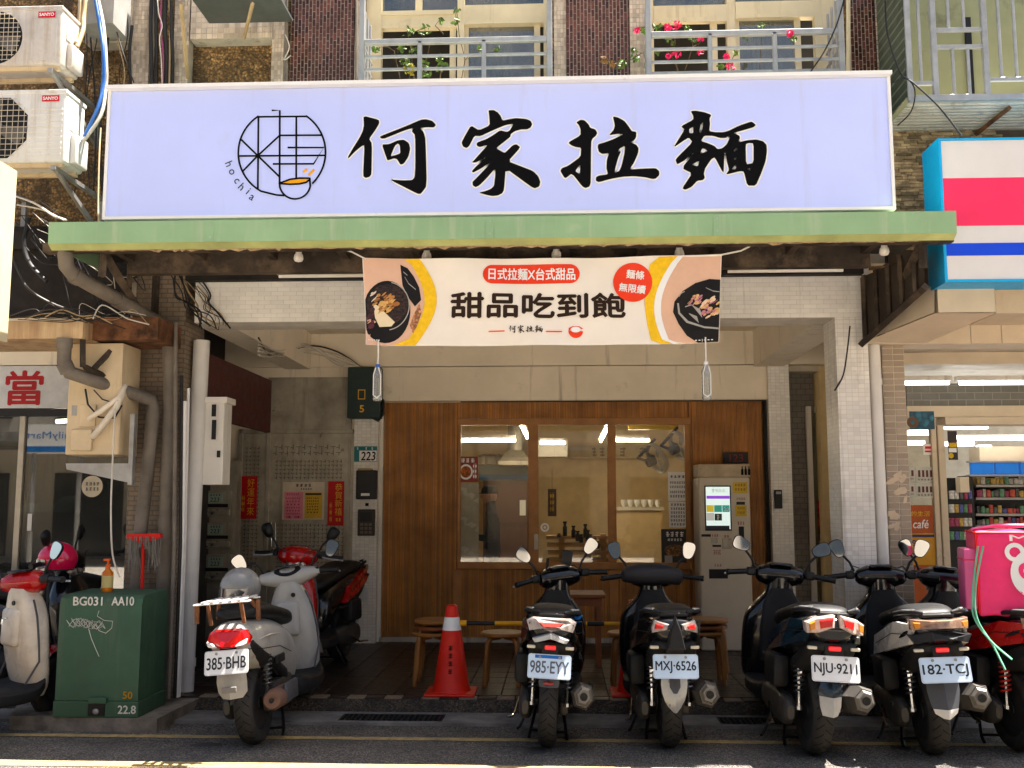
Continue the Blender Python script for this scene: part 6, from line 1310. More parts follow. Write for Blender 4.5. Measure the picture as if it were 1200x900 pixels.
# ================================================================ balcony plants
leaf_m = mat('leaf_green', (0.09,0.16,0.03), 0.5, var=0.4, scale=14, tone=0.5); leaf_y = mat('leaf_yellow', (0.40,0.34,0.03), 0.5, var=0.3, scale=14, tone=0.4); flower_m = mat('pink_petal', (0.62,0.03,0.12), 0.5, var=0.2, tone=0.4); stem_m = mat('stem_brown', (0.10,0.07,0.035), 0.8); dry_m = mat('dry_leaf', (0.22,0.12,0.05), 0.8, tone=0.4)
def plant(label, roots, Y, leaves, flowers, nl=60, leafm=None):
    """leaves/flowers: list of (px,py,radius px); roots: list of stem pixel polylines"""
    c = P(*roots[0][0], Y); t = thing('balcony_plant', label, 'plant', c)
    m = MB()
    for r in roots: m.tube([P(a, b, Y+random.uniform(-0.02,0.02)) for a, b in r], 0.0035, 5)
    for (px, py, rr) in (leaves or [])+(flowers or []):
        a_, b_ = min(roots, key=lambda r: min(abs(p[0]-px)+abs(p[1]-py) for p in r)), None; b_ = min(a_, key=lambda p: abs(p[0]-px)+abs(p[1]-py)); m.tube([P(b_[0], b_[1], Y), P((b_[0]+px)/2+random.uniform(-2,2), (b_[1]+py)/2-2, Y+random.uniform(-0.03,0.03)), P(px, py, Y)], 0.0025, 4)
    m.build('stem', stem_m, t)
    def scat(spots, n, size, mm, nm):
        m = MB()
        for (px, py, rr) in spots:
            for k in range(n):
                a = random.uniform(0,2*math.pi); r_ = rr*math.sqrt(random.random()); p = P(px+r_*math.cos(a), py+r_*math.sin(a), Y+random.uniform(-0.05,0.05)); s = size*random.uniform(0.6,1.2)
                R_ = Matrix.Rotation(random.uniform(0,6.28),4,'Z') @ Matrix.Rotation(random.uniform(-1.2,1.2),4,'X') @ Matrix.Rotation(random.uniform(0,6.28),4,'Y'); M = Matrix.Translation(p) @ R_
                m.tone = random.random(); m.add([(0,0,-s),(s*0.55,s*0.15,-s*0.2),(s*0.35,0,s*0.55),(0,-s*0.1,s),(-s*0.35,0,s*0.55),(-s*0.55,s*0.15,-s*0.2)], [(0,1,2,3),(0,3,4,5)], M=M)
        m.tone = 0.5; o = m.build(nm, mm, t, fixn=False); o['kind'] = 'stuff'
    if leaves: scat(leaves, int(nl*1.7), 0.023, leafm or leaf_m, 'foliage')
    if flowers: scat(flowers, 26, 0.018, flower_m, 'flowers')
    return t
plant('green potted plant behind the left balcony railing', [[(485,98),(482,60),(478,40),(500,32)],[(488,98),(500,70),(505,45)],[(470,98),(462,60),(455,55)]], 7.55, [(478,38,7),(498,36,8),(470,58,5),(486,60,6),(475,72,5),(498,75,5),(440,58,4)], [], 9)
plant('small green plant with a yellow flower at the foot of the left balcony', [[(490,99),(482,84)],[(515,99),(517,78)]], 7.42, [(480,80,5),(500,84,6),(518,78,7),(515,68,4)], [], 10)
plant('trailing vine climbing the window frame of the left balcony', [[(540,97),(545,70),(538,40),(535,10)],[(520,40),(510,30)]], 7.6, [(536,12,4),(534,25,4),(517,25,3),(563,58,4),(583,58,4)], [], 6)
plant('yellow leaved plant standing in the left balcony corner', [[(480,98),(480,82)]], 7.40, [(480,81,7)], [], 14, leaf_y)
plant('pink bougainvillea behind the left part of the right balcony railing', [[(795,90),(790,60),(792,30)],[(800,90),(812,55),(820,50)],[(798,90),(785,60)]], 7.5, [(770,33,5),(787,47,7),(805,34,3),(812,44,5),(770,60,3)], [(782,33,4),(794,29,6),(821,44,4),(793,62,5),(784,66,3),(820,60,4)], 9)
plant('pink flowers low in the middle of the right balcony', [[(858,90),(856,75)],[(890,88),(893,40)]], 7.5, [(845,78,5),(862,60,4),(875,42,5),(893,30,4)], [(856,78,5),(852,66,3)], 7)
plant('small pink flower hanging on the right balcony rail', [[(928,50),(926,42)]], 7.33, [(930,45,3)], [(926,40,3.5)], 8)
plant('green vine reaching left from the right balcony over the tiled pilaster', [[(752,62),(740,70),(725,72),(712,70)],[(755,36),(745,35)]], 7.45, [(742,62,5),(730,75,6),(745,70,4),(756,35,4)], [(746,35,3.5)], 9)
plant('withered brown sprig on the middle tiled pilaster', [[(712,70),(716,78)]], 7.5, [(708,70,4),(717,76,4)], [], 9, dry_m)
# ================================================================ green transformer cabinet on its plinth
m = MB(); zc = 0.09
pl = [(PX(14,857,6.9), 6.86), (PX(186,857,6.85), 6.81), (PX(243,822,7.7), 7.70), (PX(240,815,7.75), 7.76), (PX(30,830,7.76), 7.76)]
m.prism(pl, 0.0, zc, 'XY'); bmx = m.build('plinth', curb_mat, None); tag(bmx, 'worn concrete plinth under the green transformer cabinet', 'plinth')
YX = 6.83; gx0, gx1 = PX(66,780,YX), PX(163,780,YX); gz1 = PZ(115,698,YX)
t = thing('transformer_cabinet', 'dark green steel transformer cabinet with white stencilled numbers', 'cabinet', ((gx0+gx1)/2, YX+0.33, zc))
grn = mat('utility_green', (0.045,0.098,0.058), 0.5, var=0.12, scale=3, dirt=0.25, streak=0.3, dcol=(0.10,0.13,0.085))
zl_ = PZ(115,822,YX)
m = MB(); m.prism([(YX+0.002,zl_+0.004),(YX+0.006,gz1-0.06),(YX+0.02,gz1-0.02),(YX+0.06,gz1),(YX+0.46,gz1+0.010),(YX+0.46,zl_+0.004)], gx0, gx1, 'YZ'); m.build('hood', grn, t, 25)
m = MB(); m.rbox(gx0-0.008, gx1+0.008, YX-0.006, YX+0.47, zc+0.001, zl_, 0.004, seg=1); m.build('base', grn, t)
m = MB(); m.boxR(103,824,122,839, YX-0.014, 0.01); lk = m.build('lock_recess', black_m, t); m = MB(); m.boxR(103,818,124,825, YX-0.03, 0.03, r=0.004); m.build('latch', grn, t); m = MB(); c = P(112,834,YX-0.016); m.ball((c.x,c.y,c.z), 0.022, 0.012, 0.02); m.build('padlock', galv, lk, 50)
sten = mat('stencil_white', (0.66,0.65,0.58), 0.6, dirt=0.3, dcol=(0.08,0.13,0.08)); sten_y = mat('stencil_ochre', (0.45,0.24,0.03), 0.6)
for s_, a, b, c, d, Y in (('BG031',86,699.5,120,709.5,YX-0.001),('AA10',131,699.5,157,709.5,YX-0.001),('22.8',138,827,159,836.5,YX-0.0085)):
    m = MB(); writeR(m, s_, a, b, c, d, Y, bold=0.022); m.build('stencil', sten, t)
m = MB(); writeR(m, '50', 144, 810.5, 155, 819, YX-0.001, bold=0.02); m.build('ochre_stencil', sten_y, t)
m = MB(); pts = []
for k in range(90):
    s = k/90; pts.append((82+s*38+6*math.cos(k*0.9), 731+5*math.sin(k*1.37)-2*math.sin(s*6)))
ribbon(m, [(lambda p: (p.x, p.z))(P(a, b, YX-0.001)) for a, b in pts], 0.0028, YX-0.0012)
ribbon(m, [(lambda p: (p.x, p.z))(P(a, b, YX-0.001)) for a, b in [(116,716),(114,722),(122,727),(132,728),(131,736),(124,742),(116,739),(112,732)]], 0.0035, YX-0.0014)
ribbon(m, [(lambda p: (p.x, p.z))(P(a, b, YX-0.001)) for a, b in [(104,737),(107,748),(112,760),(116,769)]], 0.0045, YX-0.0016)
m.build('scribble', sten, t)
zt_ = gz1+0.012
t = thing('spray_bottle', 'orange cleaning bottle with a pump standing on the green cabinet', 'bottle', on(126,688,YX+0.25)); x, y = PX(126,680,YX+0.25), YX+0.25; t.location = (x, y, gz1+0.005)
M = Matrix.Translation((x, y, gz1+0.005)); m = MB(); m.lathe([(0.036,0),(0.038,0.01),(0.038,0.13),(0.014,0.16)], 16, M=M); m.build('body', mat('orange_liquid', (0.55,0.17,0.02), 0.2), t, 40)
m = MB(); m.lathe([(0.017,0.16),(0.017,0.185),(0.007,0.19),(0.007,0.21)], 12, M=M); m.box(x-0.03, x+0.012, y-0.012, y+0.012, gz1+0.215, gz1+0.23); m.build('pump', mat('orange_cap', (0.65,0.12,0.03), 0.4), t); m = MB(); m.lathe([(0.0385,0.03),(0.0385,0.11)], 16, M=M); m.build('label', mat('pale_label', (0.55,0.45,0.20), 0.5), t)
t = thing('mop', 'upturned grey string mop with a red head leaning behind the green cabinet', 'mop', (PX(168,690,7.35), 7.35, 0.1)); Y = 7.345
m = MB(); m.tube([on(168,632,Y), (PX(168,700,Y), Y, 0.12)], 0.013, 8); m.build('handle', red_print, t, 60)
m = MB(); c = [(151,626),(189,625),(190,630),(172,636),(165,636),(150,630)]; m.prism([(P(a,b,Y).x, P(a,b,Y).z) for a, b in c], Y-0.03, Y+0.02, 'XZ'); m.build('head', red_print, t)
m = MB()
for k in range(60): px = 151+38*random.random(); l = random.uniform(18, 42)*(1 if abs(px-168) > 5 else 0.4); yy = Y+random.uniform(-0.05,0.01); m.tube([P(px,629,yy), P(px+random.uniform(-2,2),629+l*0.5,yy), P(px+random.uniform(-4,4),629+l,yy)], 0.003, 4)
o = m.build('strings', mat('mop_grey', (0.22,0.20,0.17), 0.9), t); o['kind'] = 'stuff'

# ================================================================ cone, barrier pole, stools, bench
cone_m = mat('cone_red', (0.60,0.035,0.012), 0.4, var=0.08, dirt=0.15, dcol=(0.25,0.03,0.02))
def cone(label, px, py, Y, h, group=None):
    c = P(px, py, Y); c.z = 0.1; t = thing('traffic_cone', label, 'traffic cone', (c.x, Y, c.z)); M = Matrix.Translation((c.x, Y, c.z))
    m = MB(); m.rbox(c.x-0.185, c.x+0.185, Y-0.185, Y+0.185, c.z, c.z+0.022, 0.012, seg=2); m.build('base', cone_m, t)
    m = MB(); m.lathe([(0.145,0.021),(0.135,0.04),(0.070,h*0.72),(0.068,h*0.72),(0.042,h*0.985),(0.03,h)], 28, M=M); m.build('body', cone_m, t, 40)
    m = MB(); m.lathe([(0.0715,h*0.715),(0.0545,h*0.862)], 28, M=M); m.build('white_band', white_print, t, 60)
    m = MB()
    for k in range(4): a, b, cc, d = RC(px-2, py-58+k*9, px+2.4, py-51+k*9, Y-0.15); 
    return t, h
Yc = 7.74; conet, ch = cone('orange red traffic cone with a white band in front of the shop', 529, 813, Yc+0.02, PZ(529,709,Yc)-PZ(529,813,Yc))
m = MB()
for k in range(4):
    f = 0.24+0.085*(3-k); z = conet.location.z+f*ch; r_ = 0.135-(0.065)*(f-0.05)/0.67; yy = conet.location.y-r_-0.006
    for q_ in range(3): x = conet.location.x-0.012; m.box(x, x+0.026, yy, yy+0.004, z+0.006+q_*0.012, z+0.010+q_*0.012)
    m.box(conet.location.x-0.002, conet.location.x+0.003, yy-0.001, yy+0.003, z+0.004, z+0.036)
m.build('black_print', black_print, conet)
cone('red traffic cone half hidden beside the middle black scooter', 745, 813, 7.80, 0.68)
# pole: striped sections are parts
Yp = Yc+0.02; zc_ = conet.location.z+ch*0.79; t = thing('barrier_pole', 'black and yellow striped barrier pole resting on the cones', 'barrier', (PX(640,713,Yp), Yp, zc_))
yellow_s = mat('barrier_yellow', (0.65,0.33,0.02), 0.45); xs_ = [PX(a,713,Yp) for a in (536,547,580,612,652,688,708,748)]
m = MB(); m.lathe([(0.052,-0.012),(0.056,0.0),(0.052,0.012),(0.046,0.0)], 20, M=Matrix.Translation((conet.location.x, conet.location.y, zc_)), close=True); m.build('ring', yellow_s, t, 50)
for k in range(7): m = MB(); m.tube([(xs_[k]+0.0005, Yp, zc_), (xs_[k+1]-0.0005, Yp, zc_)], 0.022 if k == 0 else 0.016, 12); m.build('stripe', yellow_s if k % 2 == 0 else black_m, t, 60)
stool_m = mat('stool_bentwood', (0.26,0.115,0.038), 0.4, var=0.15, scale=5); stool_d = mat('stool_redwood', (0.17,0.055,0.022), 0.4, var=0.15)
def stool_parts(t, x, y, z0, h, top):
    M = Matrix.Translation((x, y, z0))
    m = MB(); m.lathe([(0.165,h-0.028),(0.172,h-0.02),(0.172,h-0.008),(0.165,h),(0,h)], 28, M=M); m.build('seat', top, t, 40)
    for k in range(4):
        a = rad(45+90*k); d = Vector((math.cos(a), math.sin(a), 0)); pth = [Vector((x,y,z0))+d*0.03+Vector((0,0,h-0.04)), Vector((x,y,z0))+d*0.12+Vector((0,0,h-0.042)), Vector((x,y,z0))+d*0.155+Vector((0,0,h-0.07)), Vector((x,y,z0))+d*0.165+Vector((0,0,h-0.14)), Vector((x,y,z0))+d*0.185]
        m = MB(); m.tube(pth, 0.018, 8); m.build('leg', stool_m, t, 50)
def stools(px, Y, n, labs, h=0.40):
    for k in range(n):
        x = PX(px, 780, Y); t = thing('bentwood_stool', labs[k], 'stool', (x+0.01*k, Y, 0.1+0.047*k), 'round wooden stools'); stool_parts(t, x+0.01*k, Y, 0.1+0.047*k, h, stool_m if k % 2 == 0 else stool_d)
stools(508, 8.15, 3, ('lowest of three stacked wooden stools behind the traffic cone', 'middle of three stacked wooden stools behind the traffic cone', 'topmost of three stacked wooden stools behind the traffic cone'))
stools(589, 8.15, 1, ('single round wooden stool between the traffic cone and the left black scooter',))
stools(738, 8.2, 1, ('single round wooden stool left of the middle black scooter',))
stools(826, 8.3, 3, ('lowest of the stacked stools in front of the ticket machine', 'middle of the stacked stools in front of the ticket machine', 'topmost of the stacked stools in front of the ticket machine'))
t = thing('folding_table', 'red brown wooden table behind the left black scooter', 'table', (PX(692,740,9.2), 9.2, 0.1))
a, b, c, d = RC(668,697,710,705,9.0); m = MB(); m.rbox(a, b, 9.0, 9.5, d-0.03, d, 0.006, seg=1); m.build('top', stool_d, t); m = MB(); m.box(a+0.03, b-0.03, 9.04, 9.46, d-0.10, d-0.031); m.build('apron', stool_d, t)
for sx in (a+0.04, b-0.08):
    for yy in (9.06, 9.40): m = MB(); m.box(sx, sx+0.04, yy, yy+0.04, 0.1, d-0.101); m.build('leg', stool_d, t)
# ================================================================ scooters
tyre_m = mat('tyre_rubber', (0.026,0.024,0.022), 0.75, var=0.25, scale=12, dirt=0.45, dcol=(0.045,0.04,0.034), bump=0.3, bscale=90)
rim_m = mat('black_rim', (0.05,0.05,0.052), 0.4, metal=0.5); cast_m = mat('cast_engine', (0.075,0.07,0.064), 0.5, metal=0.6, dirt=0.5, dcol=(0.05,0.045,0.04)); plastic = mat('textured_plastic', (0.0085,0.0085,0.009), 0.62, var=0.2, bump=0.15, bscale=200, dirt=0.15, dcol=(0.03,0.027,0.024))
gloss_black = mat('gloss_black_paint', (0.004,0.004,0.005), 0.22, var=0.1, coat=0.5, dirt=0.08, dcol=(0.03,0.028,0.026)); seat_m = mat('black_vinyl_seat', (0.007,0.007,0.0075), 0.5, bump=0.2, bscale=150)
chrome_m = mat('chrome_plate', (0.62,0.62,0.62), 0.15, metal=1.0, var=0.05); mirror_m = mat('mirror_glass', (0.85,0.86,0.86), 0.03, metal=1.0, var=0.0, rvar=0.0); spring_m = mat('spring_steel', (0.10,0.10,0.10), 0.35, metal=0.8)
red_lens = mat('red_lens', (0.55,0.012,0.015), 0.12, var=0.15, scale=30, coat=0.8); amber = mat('amber_lens', (0.62,0.24,0.05), 0.12, coat=0.8); clear_lens = mat('smoked_clear_lens', (0.42,0.36,0.32), 0.12, var=0.35, scale=25, coat=0.8)
plate_w = mat('plate_white', (0.76,0.76,0.74), 0.45, var=0.04, dirt=0.12, dcol=(0.4,0.38,0.35)); plate_sky = mat('plate_skylit_white', (0.60,0.72,0.84), 0.45, var=0.04, dirt=0.08, dcol=(0.4,0.42,0.44)); plate_ink = mat('plate_ink', (0.015,0.015,0.02), 0.5); plate_ink2 = mat('plate_faded_ink', (0.10,0.11,0.13), 0.5)  # bluish copy is the white plate with skylight tint put into its colour
exh_m = mat('exhaust_grey', (0.13,0.12,0.11), 0.45, metal=0.5, dirt=0.4, dcol=(0.07,0.05,0.04))
silver = mat('silver_paint', (0.48,0.48,0.47), 0.3, metal=0.5, dirt=0.1); tan_pl = mat('aged_white_paint', (0.37,0.36,0.335), 0.35, var=0.08, scale=5, dirt=0.3, streak=0.15, dcol=(0.20,0.17,0.13), coat=0.2)
pearl = mat('pearl_white_paint', (0.66,0.62,0.55), 0.25, var=0.04, coat=0.5, dirt=0.1, dcol=(0.3,0.27,0.22)); navy = mat('deep_blue_paint', (0.008,0.020,0.032), 0.22, coat=0.6, var=0.1); redp = mat('gloss_red_paint', (0.38,0.012,0.014), 0.25, coat=0.5, var=0.06, dirt=0.08); greyp = mat('dark_grey_fender', (0.07,0.072,0.08), 0.45, dirt=0.25, dcol=(0.14,0.13,0.12))
blue_st = mat('blue_sticker', (0.02,0.14,0.45), 0.4)
groove = mat('seam_black', (0.003,0.003,0.003), 0.8)
def sell(hw, hz, e, n):
    out = []
    for k in range(n):
        a = 2*math.pi*k/n; c, s = math.cos(a), math.sin(a)
        out.append((hw*math.copysign(abs(c)**(2/e), c), hz*math.copysign(abs(s)**(2/e), s)))
    return out
def ringY(y, hw, z0, z1, e=2.8, cx=0, n=22, taper=1.0):
    zc, hz = (z0+z1)/2, (z1-z0)/2
    return [(cx+a*(1.0 if b > 0 else 1-(1-taper)*(-b/hz)), y, zc+b) for a, b in sell(hw, hz, e, n)]
def ringZ(z, hw, y0, y1, e=2.8, n=22):
    yc, hy = (y0+y1)/2, (y1-y0)/2
    return [(a, yc+b, z) for a, b in sell(hw, hy, e, n)]
def dense(secs, k=4):
    """Catmull-Rom between section tuples"""
    out = []
    for i in range(len(secs)-1):
        a, b, c, d = secs[max(i-1,0)], secs[i], secs[i+1], secs[min(i+2,len(secs)-1)]
        for q_ in range(k):
            s = q_/k; out.append(tuple(0.5*((2*b[j])+(c[j]-a[j])*s+(2*a[j]-5*b[j]+4*c[j]-d[j])*s*s+(3*b[j]-a[j]-3*c[j]+d[j])*s**3) for j in range(len(b))))
    out.append(secs[-1]); return out
def hull(mb, secs, e=2.8, n=22, taper=1.0, k=4, M=None):
    mb.loft([ringY(s[0], max(0.004,s[1]), s[2], max(s[3], s[2]+0.006), e, n=n, taper=taper) for s in dense(secs, k)], M=M)
WX = Matrix.Rotation(rad(90), 4, 'Y')
def wheel(par, nm, y, R_, w, disc=False):
    M = Matrix.Translation((0, y, R_)) @ WX
    wl = bpy.data.objects.new(nm, None); COL.objects.link(wl); wl.parent = par
    prof = [(R_*0.62, -w*0.34), (R_*0.70, -w*0.46), (R_*0.84, -w*0.50)]
    for k in range(9): a = rad(-62+15.5*k); prof.append((R_-w*0.42+w*0.42*math.cos(a), w*0.56*math.sin(a)*0.95))
    prof += [(R_*0.84, w*0.50), (R_*0.70, w*0.46), (R_*0.62, w*0.34)]
    m = MB(); m.lathe(prof, 40, M=M, close=False)
    m.build('tyre', tyre_m, wl, 50, local=True)
    # tread grooves: pairs of slanted cuts laid a hair above the rubber as dark sunken strips
    m = MB(); ng = 26
    for k in range(ng):
        for sg in (-1, 1):
            pts = []
            for j in range(5):
                u = j/4; lat = sg*(0.06+0.72*u)*w*0.5; ang = 2*math.pi*(k+0.5*(sg > 0))/ng-u*0.16; rr = (R_-w*0.42)+w*0.42*math.sqrt(max(0, 1-(lat/(w*0.56))**2))+0.0012
                pts.append((lat, ang, rr))
            vs = []
            for (lat, ang, rr) in pts:
                for da in (-0.016, 0.016): vs.append((lat, y+rr*math.sin(ang+da), R_+rr*math.cos(ang+da)))
            m.add(vs, [(2*j, 2*j+1, 2*j+3, 2*j+2) for j in range(4)])
    o = m.build('tread', mat('groove_black', (0.006,0.006,0.006), 0.9), wl, local=True); o['kind'] = 'stuff'
    m = MB(); m.lathe([(R_*0.64,-w*0.36),(R_*0.60,-w*0.36),(R_*0.57,-w*0.15),(R_*0.57,w*0.15),(R_*0.60,w*0.36),(R_*0.64,w*0.36)], 32, M=M); m.lathe([(0.0,-0.05),(0.045,-0.05),(0.045,0.05),(0.0,0.05)], 16, M=M)
    for k in range(5):
        a = 2*math.pi*k/5; A_ = Matrix.Translation((0,y,R_)) @ Matrix.Rotation(a, 4, 'X'); m.box(-0.02, 0.02, -0.016, 0.016, 0.04, R_*0.585, M=A_)
    m.build('rim', rim_m, wl, 40, local=True)
    return wl
def coil(m, p0, p1, r, turns, wr, n=10):
    p0, p1 = Vector(p0), Vector(p1); d = (p1-p0).normalized(); u = d.orthogonal().normalized(); v = d.cross(u); pts = []
    for k in range(turns*n+1): a = 2*math.pi*k/n; pts.append(p0.lerp(p1, k/(turns*n))+u*r*math.cos(a)+v*r*math.sin(a))
    m.tube(pts, wr, 5)
def scooter(label, loc, yaw=0.0, lean=0.0, plate='', pm=None, ink_m=None, paint=None, accent=None, style='sport', tail='twin', fender='shield', steer=0.0, spring=None, zs=1.0, rear_only=False, group='scooters parked at the kerb', muffler='hex', tint=None, pitch=0.0, mirrors=True, bar=None, floor_m=None, mrot=28, sc=(1,1,1)):
    paint = paint or gloss_black; accent = accent or paint; pm = pm or plate_w; ink_m = ink_m or plate_ink; spring = spring or spring_m
    t = thing('motor_scooter', label, 'scooter', loc, group, (0, lean, yaw)); t.scale = sc
    def pt(mb, name, m_, par=None, smooth=35): return mb.build(name, m_, par or t, smooth, local=True)
    wheel(t, 'rear_wheel', 0.0, 0.245, 0.118); wheel(t, 'front_wheel', 1.29, 0.245, 0.10)
    old = style == 'old'
    # ---- engine, belt case, air box
    m = MB(); hull(m, [(-0.07,0.02,0.20,0.28),(-0.03,0.04,0.17,0.31),(0.06,0.048,0.15,0.335),(0.28,0.052,0.16,0.34),(0.48,0.05,0.19,0.33),(0.56,0.03,0.22,0.30)], 2.6, M=Matrix.Translation((-0.150,0,0))); pt(m, 'belt_case', cast_m)
    m = MB(); m.rbox(-0.075, 0.11, 0.16, 0.52, 0.17, 0.36, 0.03); m.rbox(0.07, 0.125, -0.05, 0.3, 0.2, 0.28, 0.015); pt(m, 'engine', cast_m)
    m = MB(); m.rbox(-0.235, -0.135, 0.03, 0.30, 0.36, 0.55, 0.03); pt(m, 'air_box', plastic)
    for k in range(5): m = MB(); m.box(-0.196, -0.190, 0.02+k*0.07, 0.05+k*0.07, 0.20, 0.30); pt(m, 'case_fin', cast_m, None, None)
    m = MB(); m.lathe([(0.0,0),(0.024,0.0),(0.024,0.03),(0.012,0.034),(0,0.034)], 12, M=Matrix.Translation((0.07,0,0.245)) @ WX); m.lathe([(0.0,0),(0.03,0.0),(0.03,0.02),(0,0.02)], 6, M=Matrix.Translation((-0.19,0,0.245)) @ WX); pt(m, 'axle_nut', chrome_m)
    # ---- shocks
    for sx in (-0.105, 0.112):
        p0, p1 = Vector((sx,-0.075,0.26)), Vector((sx,-0.045,0.63)); m = MB(); m.tube([p0, p0.lerp(p1,0.5)], 0.013, 8); m.tube([p0.lerp(p1,0.4), p1], 0.018, 8); m.tube([p0, p0+Vector((0,0,0.02))], 0.02, 8); sh = pt(m, 'shock_absorber', chrome_m if style == 'sport' else cast_m)
        m = MB(); coil(m, p0.lerp(p1,0.25), p0.lerp(p1,0.92), 0.029, 9, 0.0062); pt(m, 'spring', spring, sh, 60)
    # ---- muffler on the right
    if muffler == 'hex':
        n6 = 6; R6 = lambda y, z, x, r, st=1.15: [(x+r*math.cos(rad(30+60*k)+0.3), y, z+r*st*math.sin(rad(30+60*k)+0.3)) for k in range(6)]
        m = MB(); m.loft([R6(0.36,0.25,0.145,0.03), R6(0.28,0.27,0.165,0.060), R6(0.05,0.31,0.200,0.070), R6(-0.20,0.35,0.215,0.075), R6(-0.245,0.357,0.217,0.060)]); mf = pt(m, 'muffler', exh_m, None, 20)
        m = MB(); m.loft([R6(-0.2455,0.357,0.217,0.054), R6(-0.263,0.359,0.218,0.040)]); pt(m, 'end_cap', mat('cap_grey', (0.20,0.19,0.175), 0.4, metal=0.5), mf, None); m = MB(); m.lathe([(0.020,0.0),(0.024,0.012),(0.0,0.008)], 16, M=Matrix.Translation((0.218,-0.263,0.359)) @ Matrix.Rotation(rad(90),4,'X')); pt(m, 'outlet', black_m, mf)
        m = MB(); m.rbox(0.250, 0.278, -0.12, 0.20, 0.30, 0.40, 0.012, M=Matrix.Rotation(rad(-8),4,'X')); pt(m, 'heat_shield', plastic, mf)
        m = MB(); m.tube([(0.08,0.42,0.22),(0.13,0.38,0.24),(0.14,0.33,0.255)], 0.019, 10); pt(m, 'exhaust_pipe', cast_m, mf); m = MB(); m.tube([(0.13,-0.02,0.25),(0.19,-0.05,0.30)], 0.014, 6); pt(m, 'muffler_bracket', cast_m, mf)
    else:
        m = MB(); m.tube([(0.12,0.34,0.24),(0.14,0.25,0.26),(0.165,0.05,0.275),(0.175,-0.17,0.285),(0.176,-0.19,0.286)], [0.02,0.06,0.064,0.062,0.05], 18); mf = pt(m, 'muffler', mat('rusty_exhaust', (0.16,0.095,0.075), 0.6, metal=0.3, dirt=0.5, dcol=(0.09,0.04,0.025))); m = MB(); m.lathe([(0.012,0.0),(0.016,0.02),(0.0,0.015)], 12, M=Matrix.Translation((0.176,-0.19,0.286)) @ Matrix.Rotation(rad(90),4,'X')); pt(m, 'outlet', black_m, mf)
        m = MB(); m.rbox(0.205, 0.235, -0.06, 0.20, 0.24, 0.36, 0.02); pt(m, 'heat_shield', greyp, mf)
    # ---- body
    if old: secs = [(-0.42,0.05,0.66,0.73),(-0.40,0.105,0.60,0.77),(-0.33,0.130,0.54,0.785),(-0.15,0.150,0.48,0.785),(0.12,0.155,0.42,0.76),(0.40,0.140,0.34,0.70),(0.60,0.12,0.26,0.62),(0.66,0.09,0.25,0.50)]
    else: secs = [(-0.43,0.05,0.735,0.765),(-0.40,0.115,0.69,0.815),(-0.30,0.155,0.625,0.83),(-0.10,0.178,0.545,0.81),(0.15,0.188,0.48,0.775),(0.42,0.16,0.36,0.71),(0.60,0.13,0.27,0.64),(0.66,0.09,0.26,0.52)]
    m = MB(); hull(m, secs, 2.5 if old else 3.0, taper=0.72 if not old else 0.9); pt(m, 'tail_body', paint, None, 50)
    m = MB(); hull(m, [(-0.385,0.075,0.635,0.675),(-0.36,0.125,0.62,0.69),(-0.30,0.135,0.57,0.69),(-0.15,0.140,0.50,0.64),(0.1,0.13,0.42,0.54),(0.4,0.11,0.3,0.42)], 3.2); pt(m, 'under_tail', plastic)
    if not old:
        for sx in (-1, 1):      # sharp side blade panels
            m = MB(); v = [(sx*0.135,-0.41,0.79),(sx*0.190,-0.16,0.785),(sx*0.212,0.26,0.66),(sx*0.206,0.36,0.53),(sx*0.200,0.02,0.60),(sx*0.160,-0.33,0.675)]; w_ = [(a*0.80, b+0.01, c) for a, b, c in v]
            m.add(v+w_, [(0,1,4,5),(1,2,3,4),(6,11,10,7),(7,10,9,8)]+[(i,(i+1)%6,6+(i+1)%6,6+i) for i in range(6)]); pt(m, 'side_panel', accent, None, None)
            m = MB(); m.tube([(sx*0.186,0.50,0.50),(sx*0.20,0.2,0.50),(sx*0.19,0.05,0.54)], 0.012, 6); pt(m, 'pillion_footrest', plastic)
    # ---- seat
    m = MB(); top = 0.0 if not old else -0.01
    hull(m, [(-0.30,0.07,0.80,0.832),(-0.24,0.125,0.79,0.865),(-0.05,0.145,0.765,0.875),(0.16,0.15,0.745,0.835),(0.42,0.14,0.70,0.79),(0.60,0.105,0.66,0.755),(0.66,0.06,0.66,0.73)], 3.0); pt(m, 'seat', seat_m, None, 50)
    # ---- grab rail
    if not old:
        m = MB(); [m.tube([(q_*0.14,0.02,0.80),(q_*0.172,-0.14,0.83),(q_*0.160,-0.28,0.85),(q_*0.115,-0.36,0.858),(q_*0.075,-0.375,0.852)], [0.012,0.014,0.014,0.014,0.008], 8) for q_ in (-1, 1)]; m.rbox(-0.085, 0.085, -0.385, -0.30, 0.822, 0.846, 0.01); gr = pt(m, 'grab_rail', plastic, None, 60)
        for sx in (-1, 1): m = MB(); m.tube([(sx*0.160,-0.27,0.858),(sx*0.118,-0.365,0.868)], 0.009, 6); pt(m, 'rail_cap', silver, gr)
    else:
        m = MB()
        for k in range(5): x = -0.11+k*0.055; m.rbox(x-0.012, x+0.012, -0.50, -0.18, 0.915, 0.925, 0.003, seg=1)
        m.rbox(-0.17, 0.17, -0.50, -0.455, 0.905, 0.9145, 0.004, seg=1); m.rbox(-0.15, 0.15, -0.24, -0.21, 0.905, 0.9145, 0.004, seg=1); rk = pt(m, 'luggage_rack', mat('rack_white', (0.72,0.71,0.68), 0.3, metal=0.3), None, 30)
        for sx in (-0.10, 0.10):
            m = MB(); m.tube([(sx,-0.44,0.905),(sx,-0.40,0.78)], 0.012, 6); m.tube([(sx,-0.25,0.905),(sx*1.3,-0.20,0.80)], 0.012, 6); pt(m, 'rack_leg', rust, rk)
